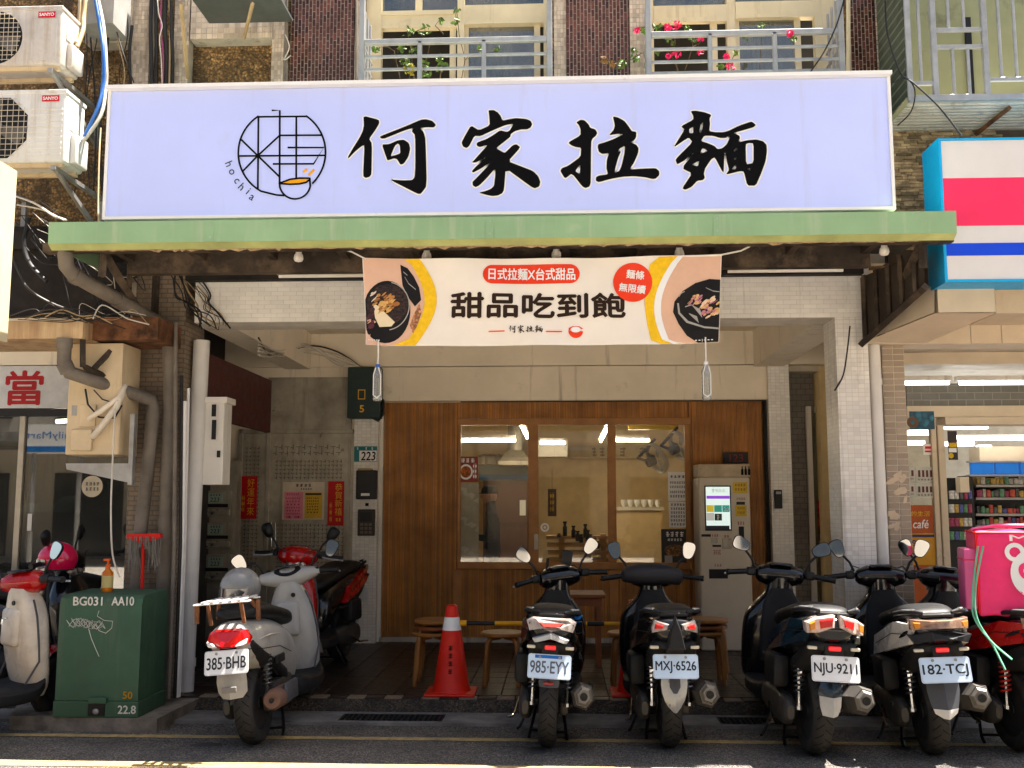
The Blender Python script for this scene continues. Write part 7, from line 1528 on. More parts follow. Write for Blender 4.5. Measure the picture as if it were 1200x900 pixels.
        m = MB(); m.tube([(-0.16,-0.46,0.92),(-0.16,-0.47,0.80)], 0.014, 6); m.tube([(0.16,-0.30,0.90),(0.16,-0.32,0.78)], 0.014, 6); pt(m, 'rack_hook', rust, rk)
    # ---- tail lamps
    M0 = Matrix.Identity(4)
    def face_poly(pts, y, dy, name, m_, slope=-0.28, par=None, bevel=True):
        """lens: polygon seen from behind (x,z), y set back with height so that it follows the raked tail"""
        if not old: pts = [(a*1.13, 0.752+(b-0.752)*1.42+0.016) for a, b in pts]; y -= 0.034
        else: pts = smooth_poly(pts, 1)
        mb = MB(); n_ = len(pts); f = [(a, y+abs(a)*0.38+(b-0.72)*0.12, b) for a, b in pts]; cen = (sum(p[0] for p in f)/n_, min(p[1] for p in f)-0.012, sum(p[2] for p in f)/n_)
        inn = [(p[0]*0.82+cen[0]*0.18, p[1]-0.016, p[2]*0.82+cen[2]*0.18) for p in f]; bk = [(p[0], p[1]+dy, p[2]) for p in f]
        fs = [list(range(n_, 2*n_))]+[(i,(i+1)%n_,n_+(i+1)%n_,n_+i) for i in range(n_)]+[(2*n_+i,2*n_+(i+1)%n_,(i+1)%n_,i) for i in range(n_)]
        mb.add(f+inn+bk, fs); return mb.build(name, m_, par or t, None, local=True)
    if tail == 'twin':
        for sx in (-1, 1):
            lp_ = face_poly([(sx*0.030,0.765),(sx*0.105,0.782),(sx*0.120,0.752),(sx*0.118,0.728),(sx*0.040,0.742)], -0.425, 0.06, 'tail_lamp', clear_lens)
            face_poly([(sx*0.060,0.7585),(sx*0.100,0.766),(sx*0.108,0.746),(sx*0.066,0.748)], -0.444, 0.004, 'red_insert', red_lens, par=lp_)
        face_poly([(0.0,0.80),(0.026,0.745),(0.048,0.665),(-0.048,0.665),(-0.026,0.745)], -0.452, 0.06, 'tail_spine', plastic)
    elif tail == 'v':
        face_poly([(-0.135,0.775),(-0.105,0.79),(0.105,0.79),(0.135,0.775),(0.118,0.735),(0.05,0.748),(0,0.735),(-0.05,0.748),(-0.118,0.735)], -0.425, 0.06, 'tail_lamp', clear_lens)
        face_poly([(-0.10,0.705),(0.0,0.735),(0.10,0.705),(0.085,0.69),(0.0,0.712),(-0.085,0.69)], -0.43, 0.05, 'silver_chevron', silver)
        face_poly([(-0.07,0.772),(0.07,0.772),(0.05,0.757),(-0.05,0.757)], -0.448, 0.003, 'red_insert', mat('red_lens_dim', (0.30,0.05,0.04), 0.2))
    elif tail == 'wing':
        for sx in (-1, 1):
            lp_ = face_poly([(sx*0.012,0.80),(sx*0.10,0.785),(sx*0.142,0.765),(sx*0.135,0.725),(sx*0.085,0.728),(sx*0.015,0.752)], -0.43, 0.07, 'tail_lamp', mat('pale_clear_lens', (0.62,0.50,0.44), 0.15, var=0.25, scale=30, coat=0.8))
            face_poly([(sx*0.022,0.788),(sx*0.085,0.776),(sx*0.08,0.745),(sx*0.03,0.757)], -0.450, 0.003, 'red_insert', red_lens, par=lp_); face_poly([(sx*0.105,0.775),(sx*0.132,0.762),(sx*0.128,0.735),(sx*0.105,0.742)], -0.452, 0.003, 'amber_insert', amber, par=lp_)
    elif tail == 'bar':
        lp_ = face_poly([(-0.135,0.79),(-0.05,0.785),(0.05,0.785),(0.135,0.79),(0.13,0.748),(0.04,0.752),(-0.04,0.752),(-0.13,0.748)], -0.425, 0.06, 'tail_lamp', mat('bronze_lens', (0.34,0.22,0.16), 0.12, var=0.3, scale=25, coat=0.8))
        for sx in (-1, 1): face_poly([(sx*0.095,0.778),(sx*0.128,0.78),(sx*0.124,0.756),(sx*0.098,0.758)], -0.446, 0.003, 'amber_insert', amber, par=lp_)
        face_poly([(-0.145,0.725),(-0.06,0.745),(0.06,0.745),(0.145,0.725),(0.12,0.695),(0.05,0.712),(-0.05,0.712),(-0.12,0.695)], -0.425, 0.05, 'tail_trim', plastic)
    else:
        lp_ = face_poly([(-0.11,0.735),(-0.07,0.752),(0.07,0.752),(0.11,0.735),(0.128,0.69),(0.12,0.655),(0.05,0.645),(-0.05,0.645),(-0.12,0.655),(-0.128,0.69)], -0.445, 0.06, 'tail_lamp', red_lens)
        for sx in (-1, 1): face_poly([(sx*0.125,0.692),(sx*0.075,0.672),(sx*0.05,0.648),(sx*0.115,0.655)], -0.468, 0.006, 'turn_lens', mat('milky_lens', (0.72,0.66,0.60), 0.2, coat=0.5), par=lp_)
    if not old:
        m = MB(); m.rbox(-0.034, 0.034, -0.415, -0.395, 0.638, 0.664, 0.004, seg=1); pt(m, 'reflector', mat('reflector_red', (0.70,0.015,0.02), 0.15, coat=0.8, emit=((0.8,0.01,0.02), 0.12)))  # reflector given a faint glow of its own for the light it returns
        for sx in (-1, 1): m = MB(); m.rbox(sx*0.118-0.026, sx*0.118+0.026, -0.395, -0.36, 0.640, 0.658, 0.006); m.tube([(sx*0.10,-0.36,0.648),(sx*0.05,-0.28,0.655)], 0.010, 6); pt(m, 'turn_signal', mat('pale_turn_lens', (0.66,0.60,0.46), 0.2, coat=0.5))
    # ---- plate holder, plate, fender
    zp, yp, tl_ = (0.545, -0.425, rad(14)) if not old else (0.565, -0.455, rad(12))
    Mp = Matrix.Translation((0, yp, zp)) @ Matrix.Rotation(-tl_, 4, 'X')
    m = MB(); m.prism([(-0.30,0.64),(-0.40,0.66),(yp+0.02,zp+0.05),(yp+0.022,zp-0.06),(-0.33,zp-0.02)], -0.05, 0.05, 'YZ'); pt(m, 'plate_holder', plastic, None, None)
    pw, ph = (0.131, 0.069)
    m = MB(); out = []
    for (cx, cz, a0) in ((pw-0.014,ph-0.014,0),(-pw+0.014,ph-0.014,90),(-pw+0.014,-ph+0.014,180),(pw-0.014,-ph+0.014,270)):
        for k in range(4): a = rad(a0+30*k); out.append((cx+0.014*math.cos(a), cz+0.014*math.sin(a)))
    m.prism(out, -0.003, 0.003, 'XZ', M=Mp); pl = pt(m, 'license_plate', pm, None, None)
    m = MB(); write(m, plate, -pw+0.014, pw-0.014, -0.038, 0.030, -0.0042, M=Mp, bold=0.014); pt(m, 'lettering', ink_m, pl, None)
    m = MB(); rim_ = [(a*0.965, b*0.94) for a, b in out]; ribbon(m, rim_, 0.0022, -0.0034, closed=True, M=Mp); pt(m, 'plate_border', mat('plate_border', (0.52,0.53,0.54), 0.5), pl, None)
    m = MB()
    for sx in (-0.06, 0.06): m.lathe([(0.0085,0),(0.0085,0.005),(0.0,0.006)], 10, M=Mp @ Matrix.Translation((sx,-0.003,0.052)) @ Matrix.Rotation(rad(90),4,'X'))
    pt(m, 'bolt', galv, pl)
    def sheetv(rows, name, m_, th=0.006):
        """fender: rows of (y, z, half width, fold) from top to bottom"""
        mb = MB(); vs = []; nx = 6
        for (y, z, hw, fo) in rows:
            for i in range(nx+1): u = -1+2*i/nx; vs.append((u*hw, y+abs(u)*fo, z))
        nr = len(rows); k = len(vs); vs += [(a*0.97, b+th, c) for a, b, c in vs]
        fs = [(r*(nx+1)+i, r*(nx+1)+i+1, (r+1)*(nx+1)+i+1, (r+1)*(nx+1)+i) for r in range(nr-1) for i in range(nx)]
        fs += [tuple(k+i for i in reversed(f)) for f in fs[:]]
        return mb.add(vs, fs).build(name, m_, t, 40, local=True)
    if fender == 'shield':
        sheetv([(-0.36,0.47,0.075,0.03),(-0.375,0.43,0.078,0.04),(-0.385,0.38,0.072,0.05),(-0.392,0.335,0.058,0.05),(-0.396,0.30,0.038,0.05),(-0.398,0.275,0.010,0.02)], 'rear_fender', silver); sheetv([(-0.372,0.47,0.032,0.01),(-0.388,0.42,0.032,0.012),(-0.398,0.385,0.012,0.012)], 'fender_inlay', greyp)
    elif fender == 'short':
        sheetv([(-0.36,0.475,0.062,0.02),(-0.37,0.44,0.064,0.03),(-0.375,0.415,0.058,0.03)], 'rear_fender', greyp); m = MB(); m.rbox(-0.032, 0.032, -0.395, -0.375, 0.435, 0.452, 0.006); pt(m, 'reflector', mat('dim_red_reflector', (0.30,0.01,0.02), 0.2, coat=0.8))
    elif fender == 'long':
        sheetv([(-0.36,0.475,0.085,0.03),(-0.385,0.42,0.086,0.04),(-0.40,0.36,0.076,0.05),(-0.408,0.325,0.066,0.05)], 'rear_fender', greyp); sheetv([(-0.412,0.326,0.066,0.05),(-0.418,0.30,0.058,0.055),(-0.412,0.275,0.02,0.03)], 'fender_tip', mat('fender_tip_silver', (0.66,0.64,0.60), 0.35))
    elif fender == 'cap':
        sheetv([(-0.36,0.46,0.05,0.03),(-0.385,0.42,0.066,0.05),(-0.392,0.385,0.066,0.06)], 'rear_fender', navy); sheetv([(-0.394,0.384,0.062,0.06),(-0.402,0.33,0.058,0.06),(-0.398,0.28,0.042,0.06)], 'fender_tip', mat('fender_pale', (0.50,0.48,0.44), 0.4, dirt=0.2))
    else:
        sheetv([(-0.40,0.49,0.088,0.02),(-0.42,0.44,0.092,0.04),(-0.43,0.38,0.088,0.06),(-0.425,0.345,0.06,0.05)], 'rear_fender', mat('aged_grey_fender', (0.36,0.34,0.30), 0.5, dirt=0.35, dcol=(0.15,0.12,0.09))); m = MB(); m.rbox(-0.045, 0.045, -0.44, -0.43, 0.385, 0.42, 0.004, seg=1); pt(m, 'reflector', mat('dull_reflector', (0.22,0.20,0.18), 0.4))
    # ---- floor, leg shield, front
    m = MB(); hull(m, [(0.46,0.10,0.20,0.34),(0.54,0.19,0.18,0.33),(0.75,0.222,0.19,0.30),(0.95,0.215,0.20,0.31),(1.04,0.17,0.25,0.36)], 4.0); pt(m, 'floorboard', floor_m or plastic)
    lsw = 0.232 if style == 'sport' else (0.178 if old else 0.175)
    m = MB(); m.loft([ringZ(z, hw, y0, y1, 2.6) for z, hw, y0, y1 in (dense([(0.22,0.14,0.98,1.10),(0.30,lsw*0.92,0.94,1.12),(0.45,lsw,0.90,1.10),(0.60,lsw,0.87,1.09),(0.70,lsw*0.93,0.86,1.08),(0.78,lsw*0.68,0.86,1.06),(0.85,lsw*0.42,0.86,1.03),(0.95,0.08,0.86,1.0)], 3) if style == 'sport' else dense([(0.22,0.12,0.98,1.10),(0.30,lsw*0.86,0.94,1.12),(0.45,lsw,0.90,1.10),(0.60,lsw*0.98,0.87,1.09),(0.75,lsw*0.85,0.86,1.08),(0.86,lsw*0.62,0.85,1.05),(0.93,0.075,0.85,1.0)], 3))]); pt(m, 'leg_shield', accent if old or style == 'retro' else paint, None, 50)
    m = MB(); (m.loft([ringZ(z, hw, y0, y1, 2.6) for z, hw, y0, y1 in ((0.40,0.13,0.86,0.92),(0.6,0.14,0.835,0.90),(0.78,0.12,0.83,0.90),(0.88,0.07,0.835,0.9))]) if style == 'sport' else m.rbox(-0.085, 0.085, 0.835, 0.90, 0.55, 0.80, 0.035, seg=3)); pt(m, 'inner_panel', plastic if style == 'sport' else accent, None, 50)
    m = MB(); rows = []
    for k in range(9): a = rad(20+17*k); rows.append([(hx, 1.29+0.275*math.cos(a)*1.0, 0.245+0.275*math.sin(a)) for hx in (-0.062,-0.045,0.045,0.062)])
    m.add([p for r in rows for p in r], [(r*4+i, r*4+i+1, r*4+i+5, r*4+i+4) for r in range(8) for i in range(3)]); pt(m, 'front_fender', paint, None, 40)
    m = MB()
    for sx in (-0.075, 0.075): m.tube([(sx,1.29,0.245),(sx*0.9,1.16,0.60)], 0.018, 8)
    pt(m, 'fork', cast_m)
    # ---- handlebar group turned by the steering
    ax_ = Vector((0, -0.42, 0.91)).normalized(); piv = Vector((0,0.98,0.93)); S_ = Matrix.Translation(piv) @ Matrix.Rotation(steer, 4, ax_) @ Matrix.Translation(-piv)
    m = MB(); m.loft([[(x, 0.93+yo+a, zc+b) for a, b in sell(hy, hz, 2.4, 16)] for x, hy, hz, yo, zc in (((-0.16,0.03,0.03,-0.02,0.965),(-0.14,0.06,0.052,-0.01,0.965),(-0.08,0.095,0.075,0.02,0.965),(0,0.11,0.085,0.04,0.965),(0.08,0.095,0.075,0.02,0.965),(0.14,0.06,0.052,-0.01,0.965),(0.16,0.03,0.03,-0.02,0.965)) if not old else ((-0.225,0.022,0.02,-0.05,0.975),(-0.19,0.05,0.038,-0.03,0.975),(-0.10,0.085,0.062,0.01,0.965),(0,0.10,0.085,0.03,0.955),(0.10,0.085,0.062,0.01,0.965),(0.19,0.05,0.038,-0.03,0.975),(0.225,0.022,0.02,-0.05,0.975)))], M=S_); hb = pt(m, 'handlebar_cover', bar or (paint if not old else accent), None, 50)
    m = MB(); m.rbox(-0.075, 0.075, 0.845, 0.93, 1.028, 1.05, 0.012, M=S_ @ Matrix.Translation((0,0,0))); pt(m, 'dial', gloss_black, hb)
    m = MB(); m.tube([(0,0.96,0.93),(0,0.99,0.84)], 0.06, 12, M=S_); pt(m, 'steering_neck', plastic if not old else accent, hb)
    if old:
        Mo = S_ @ Matrix.Translation((0,0.882,1.012)) @ Matrix.Rotation(rad(52), 4, 'X'); m = MB(); m.lathe([(0.0,0.012),(0.9,0.010),(1.0,-0.02)], 28, M=Mo @ Matrix.Diagonal((0.105,0.045,1,1))); pt(m, 'gauge', black_m, hb)
        m = MB(); disc(m, 0.04, Mo @ Matrix.Translation((0,-0.002,0.0145)) @ Matrix.Diagonal((1.4,0.7,1,1)), 24); pt(m, 'gauge_face', mat('gauge_face', (0.35,0.35,0.34), 0.2), hb, None)
        for sx in (-1, 1):
            for k in range(3): m = MB(); m.rbox(sx*0.165-0.014, sx*0.165+0.014, 0.868, 0.878, 0.955+k*0.016, 0.964+k*0.016, 0.003, seg=1, M=S_); pt(m, 'switch', black_m, hb)
    for sx in (-1, 1):
        m = MB(); m.tube([(sx*0.10,0.91,0.975),(sx*0.235,0.885,0.975)], 0.014, 8, M=S_); m.rbox(sx*0.195-0.03, sx*0.195+0.03, 0.86, 0.925, 0.95, 1.005, 0.012, M=S_); pt(m, 'switch_housing', black_m, hb, 50)
        m = MB(); m.tube([(sx*0.225,0.885,0.975),(sx*0.345,0.855,0.962)], 0.0185, 10, M=S_); m.tube([(sx*0.345,0.855,0.962),(sx*0.36,0.851,0.961)], 0.021, 10, M=S_); pt(m, 'grip', black_m, hb, 50)
        m = MB(); m.tube([(sx*0.20,0.93,0.965),(sx*0.26,0.935,0.955),(sx*0.37,0.90,0.948)], 0.0075, 6, M=S_); pt(m, 'brake_lever', silver if tint != 'dark' else black_m, hb, 50)
        if not mirrors: continue
        mc = Vector((sx*0.265,0.90,1.155)) if not old else Vector((sx*0.33,0.90,1.12))
        m = MB(); m.tube([(sx*0.165,0.915,1.0),(sx*0.19,0.91,1.06),(sx*0.225,0.905,1.10),mc+Vector((-sx*0.01,0.02,-0.02))], 0.0085, 8, M=S_); Mm = S_ @ Matrix.Translation(mc) @ Matrix.Rotation(rad(-sx*8), 4, 'Z') @ Matrix.Rotation(rad(-6), 4, 'X') @ Matrix.Rotation(rad(sx*mrot), 4, 'Y')
        shp = sell(0.044, 0.062, 2.8, 20); shp = [(a*(1.0+0.25*b/0.068), b) for a, b in shp]
        m.loft([[(a*f, yy, b*f) for a, b in shp] for f, yy in ((1.0,0.0),(1.03,0.008),(0.9,0.022),(0.45,0.034))], M=Mm); mr = pt(m, 'mirror', black_m if not old else black_m, None, 50)
        m = MB(); m.add([(a*0.93, -0.0015, b*0.93) for a, b in shp], [list(range(20))], M=Mm); pt(m, 'mirror_glass', mirror_m, mr, None)
    # ---- hoses, seams, badges
    m = MB()
    for sx in (-1, 1):
        m = MB(); m.tube([S_ @ Vector((sx*0.20,0.945,0.965)), S_ @ Vector((sx*0.16,1.02,1.03)), S_ @ Vector((sx*0.08,1.04,1.0)), Vector((sx*0.05,1.05,0.88))], 0.0045, 5); pt(m, 'brake_hose', black_m, None, 60)
    m = MB(); m.tube([(-0.19,0.30,0.34),(-0.20,0.12,0.36),(-0.14,-0.02,0.33),(-0.12,-0.06,0.27)], 0.006, 5); pt(m, 'engine_hose', black_m, None, 60); m = MB(); m.tube([(0.10,0.2,0.38),(0.13,0.06,0.42),(0.12,-0.04,0.50)], 0.005, 5); pt(m, 'engine_hose', black_m, None, 60)
    if not old:
        for sx in (-1, 1):
            m = MB(); m.tube([(sx*0.150,-0.375,0.735),(sx*0.196,-0.12,0.715),(sx*0.212,0.24,0.615)], 0.0022, 4); pt(m, 'panel_seam', groove, None, None)
        m = MB(); m.lathe([(0.012,0),(0.012,0.004),(0,0.004)], 12, M=Matrix.Translation((0.03,-0.372,0.835)) @ Matrix.Rotation(rad(90),4,'X')); pt(m, 'seat_lock', chrome_m)
        m = MB(); m.tube([(-0.205,0.24,0.24),(-0.225,0.10,0.17),(-0.235,0.0,0.165),(-0.265,-0.02,0.165)], 0.009, 6); pt(m, 'kick_lever', chrome_m)
    else:
        for sx in (-1, 1):
            m = MB(); m.tube([(sx*0.112,-0.40,0.625),(sx*0.150,-0.2,0.60),(sx*0.160,0.1,0.575),(sx*0.142,0.40,0.50)], 0.0022, 4); pt(m, 'panel_seam', groove, None, None)
            m = MB(); m.tube([(sx*0.148,-0.28,0.665),(sx*0.156,-0.1,0.67),(sx*0.160,0.12,0.655)], [0.001,0.006,0.001], 6); pt(m, 'side_badge', silver)
            m = MB(); m.rbox(sx*0.15-0.008, sx*0.15+0.008, 0.02, 0.20, 0.47, 0.52, 0.004, seg=1); pt(m, 'side_vent', plastic)
    if style != 'sport':
        m = MB(); m.lathe([(0.016,0),(0.016,0.008),(0.009,0.009),(0,0.006)], 14, M=Matrix.Translation((0.055,0.838,0.84)) @ Matrix.Rotation(rad(90),4,'X')); pt(m, 'key_lock', black_m)
        m = MB(); m.tube([(0,0.842,0.74),(0,0.80,0.73),(0,0.80,0.70)], 0.008, 6); pt(m, 'bag_hook', chrome_m)
        m = MB(); lw_ = lsw; m.tube([(-lw_*0.9,0.90,0.32),(-lw_*1.005,0.975,0.46),(-lw_*1.0,0.96,0.60),(-lw_*0.87,0.95,0.75),(-lw_*0.64,0.94,0.86)], 0.007, 6); m.tube([(lw_*0.9,0.90,0.32),(lw_*1.005,0.975,0.46),(lw_*1.0,0.96,0.60),(lw_*0.87,0.95,0.75),(lw_*0.64,0.94,0.86)], 0.007, 6); pt(m, 'shield_trim', greyp)
    # ---- headlamp, stand
    m = MB(); m.ball((0,1.0,0.90) if style != 'old' else (0,1.02,0.97), 0.09, 0.06, 0.05); pt(m, 'headlamp', mat('headlamp_lens', (0.66,0.66,0.64), 0.1, metal=0.4, coat=0.8, cells=40), None, 60)
    m = MB(); m.tube([(-0.09,0.30,0.18),(-0.12,0.20,0.04),(-0.125,0.16,0.012)], 0.011, 6); m.tube([(0.09,0.30,0.18),(0.12,0.20,0.04),(0.125,0.16,0.012)], 0.011, 6); m.tube([(-0.12,0.20,0.05),(0.12,0.20,0.05)], 0.009, 6); m.tube([(-0.11,0.45,0.22),(-0.20,0.42,0.02),(-0.215,0.40,0.01)], 0.010, 6); pt(m, 'stand', black_m)
    return t
def gp(px, py): 
    p = P(px, py, 6.0); d = p-Vector((0,0,CAM_H)); s = -CAM_H/d.z; return (d.x*s, d.y*s, 0.0)
g = lambda px, py: (lambda v: (v[0], v[1], 0.002))(gp(px, py))
s1 = scooter('black scooter with bars turned and licence plate 985-EYY in front of the shop', g(641,875), rad(-1), rad(3), '985·EYY', plate_sky, plate_ink2, gloss_black, style='sport', tail='v', fender='short', steer=rad(22), mrot=45, sc=(0.96,1,1))
m = MB(); m.box(-0.09, 0.075, -0.0042, -0.0032, 0.046, 0.064, M=Matrix.Translation((0,-0.425,0.545)) @ Matrix.Rotation(rad(-14),4,'X')); m.build('blue_tape', blue_st, s1, local=True)
m = MB(); m.lathe([(0,0),(0.028,0.002),(0.03,0)], 18, M=Matrix.Translation((0.155,-0.05,0.81)) @ Matrix.Rotation(rad(80),4,'X')); m.build('blue_cap', blue_st, s1, local=True)
s2_ = scooter('upright black scooter with silver fender and licence plate MXJ-6526', g(784,875), rad(0.5), 0, 'MXJ·6526', plate_sky, plate_ink, gloss_black, style='sport', tail='twin', fender='shield', steer=0, tint='dark', mrot=12)
# rain cover over the bars of the middle scooter
m = MB(); m.loft([[(x, 0.90+a, zc+b+0.006*math.sin(x*60)) for a, b in sell(hy, hz, 2.6, 18)] for x, hy, hz, zc in ((-0.215,0.04,0.035,0.975),(-0.19,0.08,0.055,0.98),(-0.1,0.11,0.075,0.99),(0,0.12,0.082,0.985),(0.1,0.11,0.07,0.99),(0.19,0.08,0.058,0.975),(0.215,0.04,0.035,0.97))]); m.build('dash_cover', mat('rain_cover', (0.022,0.020,0.021), 0.55, bump=0.5, bscale=14), s2_, 60, local=True)
s3 = scooter('dark blue scooter with clear winged tail lamps and licence plate NJU-9211', g(953,884), rad(1.5), rad(3), 'NJU·9211', plate_w, plate_ink, gloss_black, navy, tail='wing', fender='cap', steer=rad(-4), tint=None, mrot=68, sc=(1.03,1,1.03))
s4 = scooter('white tailed black scooter with licence plate 182-TCJ next to the delivery scooter', g(1094,884), rad(-4), rad(-3), '182·TCJ', plate_sky, plate_ink, gloss_black, pearl, tail='bar', fender='long', steer=rad(-6), mrot=22, sc=(1.05,1.0,1.02))
s5 = scooter('red and black delivery scooter with red springs cut off by the right edge', (lambda v: (v[0], v[1]+0.10, v[2]))(g(1202,885)), rad(6), rad(2), 'NJ', plate_w, plate_ink, gloss_black, redp, tail='bar', fender='long', spring=mat('red_spring', (0.45,0.04,0.03), 0.4), steer=rad(-8))
s6 = scooter('old dull white scooter with luggage rack and licence plate 385-BHB by the green cabinet', g(300,872), rad(-1), rad(-5), '385·BHB', plate_w, plate_ink, tan_pl, tan_pl, style='old', tail='old', fender='old', steer=rad(10), muffler='round')
s7 = scooter('red scooter facing the street parked before the steel door', (PX(398,770,9.35), 9.35, 0.103), rad(172), rad(2), '', plate_w, plate_ink, gloss_black, redp, style='retro', tail='bar', fender='long', steer=rad(14), bar=redp)
s8 = scooter('white and red retro scooter cut off by the left edge', (-4.10, 6.05, 0.002), rad(-30), rad(3), '', plate_w, plate_ink, redp, mat('cream_white_paint', (0.62,0.55,0.45), 0.3, coat=0.4, dirt=0.15, dcol=(0.3,0.24,0.18)), style='retro', tail='old', fender='old', steer=rad(20), muffler='round')
s9 = scooter('black scooter parked before the pawn shop window behind the green cabinet', (-4.62, 7.66, 0.103), rad(-90), rad(3), '', plate_w, plate_ink, gloss_black, pearl, tail='bar', fender='long')
# helmets, delivery boxes
def helmet(label, c, yaw, shell, visor_m):
    t = thing('helmet', label, 'helmet', c, None, (0,0,yaw)); m = MB(); rings = []
    for k in range(9):
        a = rad(-38+16*k); r_ = 0.128*math.cos(a) if k < 8 else 0.004; rings.append([(r_*math.cos(2*math.pi*j/24)*0.94, r_*math.sin(2*math.pi*j/24)*1.10, 0.10+0.125*math.sin(a)) for j in range(24)])
    m.loft(rings, caps=False); m.build('shell', shell, t, 60, local=True)
    m = MB(); m.tube([(0.10*math.cos(a)*0.97, 0.112*math.sin(a), 0.022) for a in [2*math.pi*k/24 for k in range(25)]], 0.007, 6, caps=False); m.build('rim', black_m, t, 60, local=True)
    m = MB(); rr = []
    for b in (0.02, 0.06, 0.10): rr.append([(0.136*math.cos(rad(a))*0.94, 0.146*math.sin(rad(a)), b) for a in range(30, 151, 10)])
    n_ = len(rr[0]); m.add([p for r in rr for p in r], [(i*n_+j, i*n_+j+1, (i+1)*n_+j+1, (i+1)*n_+j) for i in range(2) for j in range(n_-1)]); m.build('visor', visor_m, t, 60, local=True)
    return t
smoke_v = mat('smoked_visor', (0.03,0.03,0.03), 0.08, coat=1.0)
c = P(67, 671, 7.45); helmet('glossy pink half helmet hanging on a handlebar left of the green cabinet', c, rad(110), mat('pink_helmet', (0.60,0.010,0.075), 0.15, coat=0.9, var=0.05), smoke_v)
mtx = s6.matrix_basis.copy(); s6l = Matrix.Translation(s6.location) @ s6.rotation_euler.to_matrix().to_4x4()
c = s6l @ Vector((-0.06, 0.02, 0.868)); helmet('matt grey half helmet resting on the seat of the old white scooter', c, rad(160), mat('grey_helmet', (0.22,0.22,0.21), 0.3, var=0.2, scale=8, coat=0.4), smoke_v)
# pink delivery bag on the right scooter
pinkb = mat('pink_nylon', (0.80,0.055,0.17), 0.5, var=0.07, scale=6, bump=0.35, bscale=11)
pk2 = mat('magenta_nylon', (0.62,0.12,0.26), 0.45, var=0.1, bump=0.3, bscale=11); redtrim = mat('red_piping', (0.72,0.03,0.03), 0.5)
Yd = 6.35; x0 = PX(1157,660,Yd); z0, z1 = PZ(1160,722,Yd), PZ(1170,622,Yd)
t = thing('delivery_bag', 'bright pink food delivery bag with a white panda badge on the right scooter', 'bag', (x0+0.24, Yd+0.2, z0), None, (0,0,rad(-14)))
bm = bmesh.new(); bmesh.ops.create_cube(bm, size=1); bmesh.ops.bevel(bm, geom=bm.edges[:], offset=0.05, segments=3, affect='EDGES', profile=0.5); bmesh.ops.subdivide_edges(bm, edges=[e for e in bm.edges if e.calc_length() > 0.3], cuts=11, use_grid_fill=True); bm.verts.index_update(); vs_ = []
for v in bm.verts:
    x_, y_, z_ = 0.01+v.co.x*0.50, 0.015+v.co.y*0.45, (v.co.z+0.5)*(z1-z0); d_ = 0.006*math.sin(x_*31+z_*17)+0.005*math.sin(z_*43-x_*12+y_*20)+0.004*math.sin(y_*37+z_*9)
    sag = 0.03*v.co.x*v.co.x if v.co.z > 0.3 else 0; vs_.append((x_*(1+0.02*math.sin(z_*8)), y_+max(-0.004, d_*0.8) if v.co.y < 0 else y_+d_, z_+d_-sag))
m = MB(); m.add(vs_, [[v.index for v in f.verts] for f in bm.faces]); bm.free(); m.build('bag', pinkb, t, 60, local=True)
H = z1-z0
for xx in (-0.24, ): m = MB(); m.tube([(xx+0.004,-0.206,0.01),(xx+0.004,-0.206,H-0.01)], 0.008, 6); m.tube([(xx+0.004,-0.206,H-0.012),(0.25,-0.206,H-0.012)], 0.007, 6); m.tube([(xx+0.004,-0.20,H-0.012),(xx+0.004,0.23,H-0.012)], 0.007, 6); m.build('piping', redtrim, t, 60, local=True)
m = MB(); Mf = Matrix.Translation((0.10,-0.2185,H*0.5)) @ Matrix.Rotation(rad(90),4,'X')
disc(m, 0.155, Mf, 40)
for sx in (-1, 1): disc(m, 0.056, Matrix.Translation((0.10+sx*0.125,-0.2190,H*0.5+0.125)) @ Matrix.Rotation(rad(90),4,'X'), 24, 0.030)
bd = m.build('white_badge', white_print, t, local=True)
m = MB()
for sx in (-1, 1): disc(m, 0.052, Matrix.Translation((0.10+sx*0.068,-0.2200,H*0.5+0.012)) @ Matrix.Rotation(rad(sx*20),4,'Y') @ Matrix.Rotation(rad(90),4,'X') @ Matrix.Scale(0.8,4,(1,0,0)), 24, 0.020)
disc(m, 0.026, Matrix.Translation((0.10,-0.2200,H*0.5-0.055)) @ Matrix.Rotation(rad(90),4,'X') @ Matrix.Scale(1.3,4,(1,0,0)), 20); m.build('badge_marks', pinkb, bd, local=True)
m = MB(); write(m, 'foodpanda', -0.10, 0.24, H*0.5-0.125, H*0.5-0.10, -0.2203, bold=0.01); m.build('lettering', pinkb, bd, local=True)
m = MB(); m.tube([(-0.24,-0.1,H+0.004),(-0.10,-0.1,H+0.03),(0.1,-0.1,H+0.03),(0.25,-0.1,H+0.004)], 0.012, 6); m.build('handle', pk2, t, 60, local=True)
m = MB(); write(m, 'M', -0.05, 0.05, H-0.06, H-0.025, -0.2203); m.build('lid_lettering', white_print, t, local=True)
c = (x0+0.015, Yd+0.16, z0+0.03); t2 = thing('delivery_pouch', 'smaller magenta pouch beside the pink delivery bag', 'bag', c, None, (0,0,rad(-14))); m = MB(); m.rbox(-0.10, 0.02, -0.10, 0.2, 0, H*0.72, 0.012, seg=2); m.build('pouch', pk2, t2, 45, local=True); m = MB(); m.rbox(-0.104, 0.021, -0.104, 0.204, H*0.58, H*0.60, 0.005, seg=1); m.build('zip', redtrim, t2, local=True)
grn_c = mat('green_cord', (0.16,0.42,0.28), 0.5)
cable([tuple(P(1146,640,Yd-0.03)), tuple(P(1140,690,Yd-0.03)), tuple(P(1141,722,Yd-0.05)), tuple(P(1160,750,Yd-0.1)), tuple(P(1186,773,Yd-0.2))], 0.006, grn_c, 'green elastic cord tying down the pink delivery bag', name='elastic_cord')
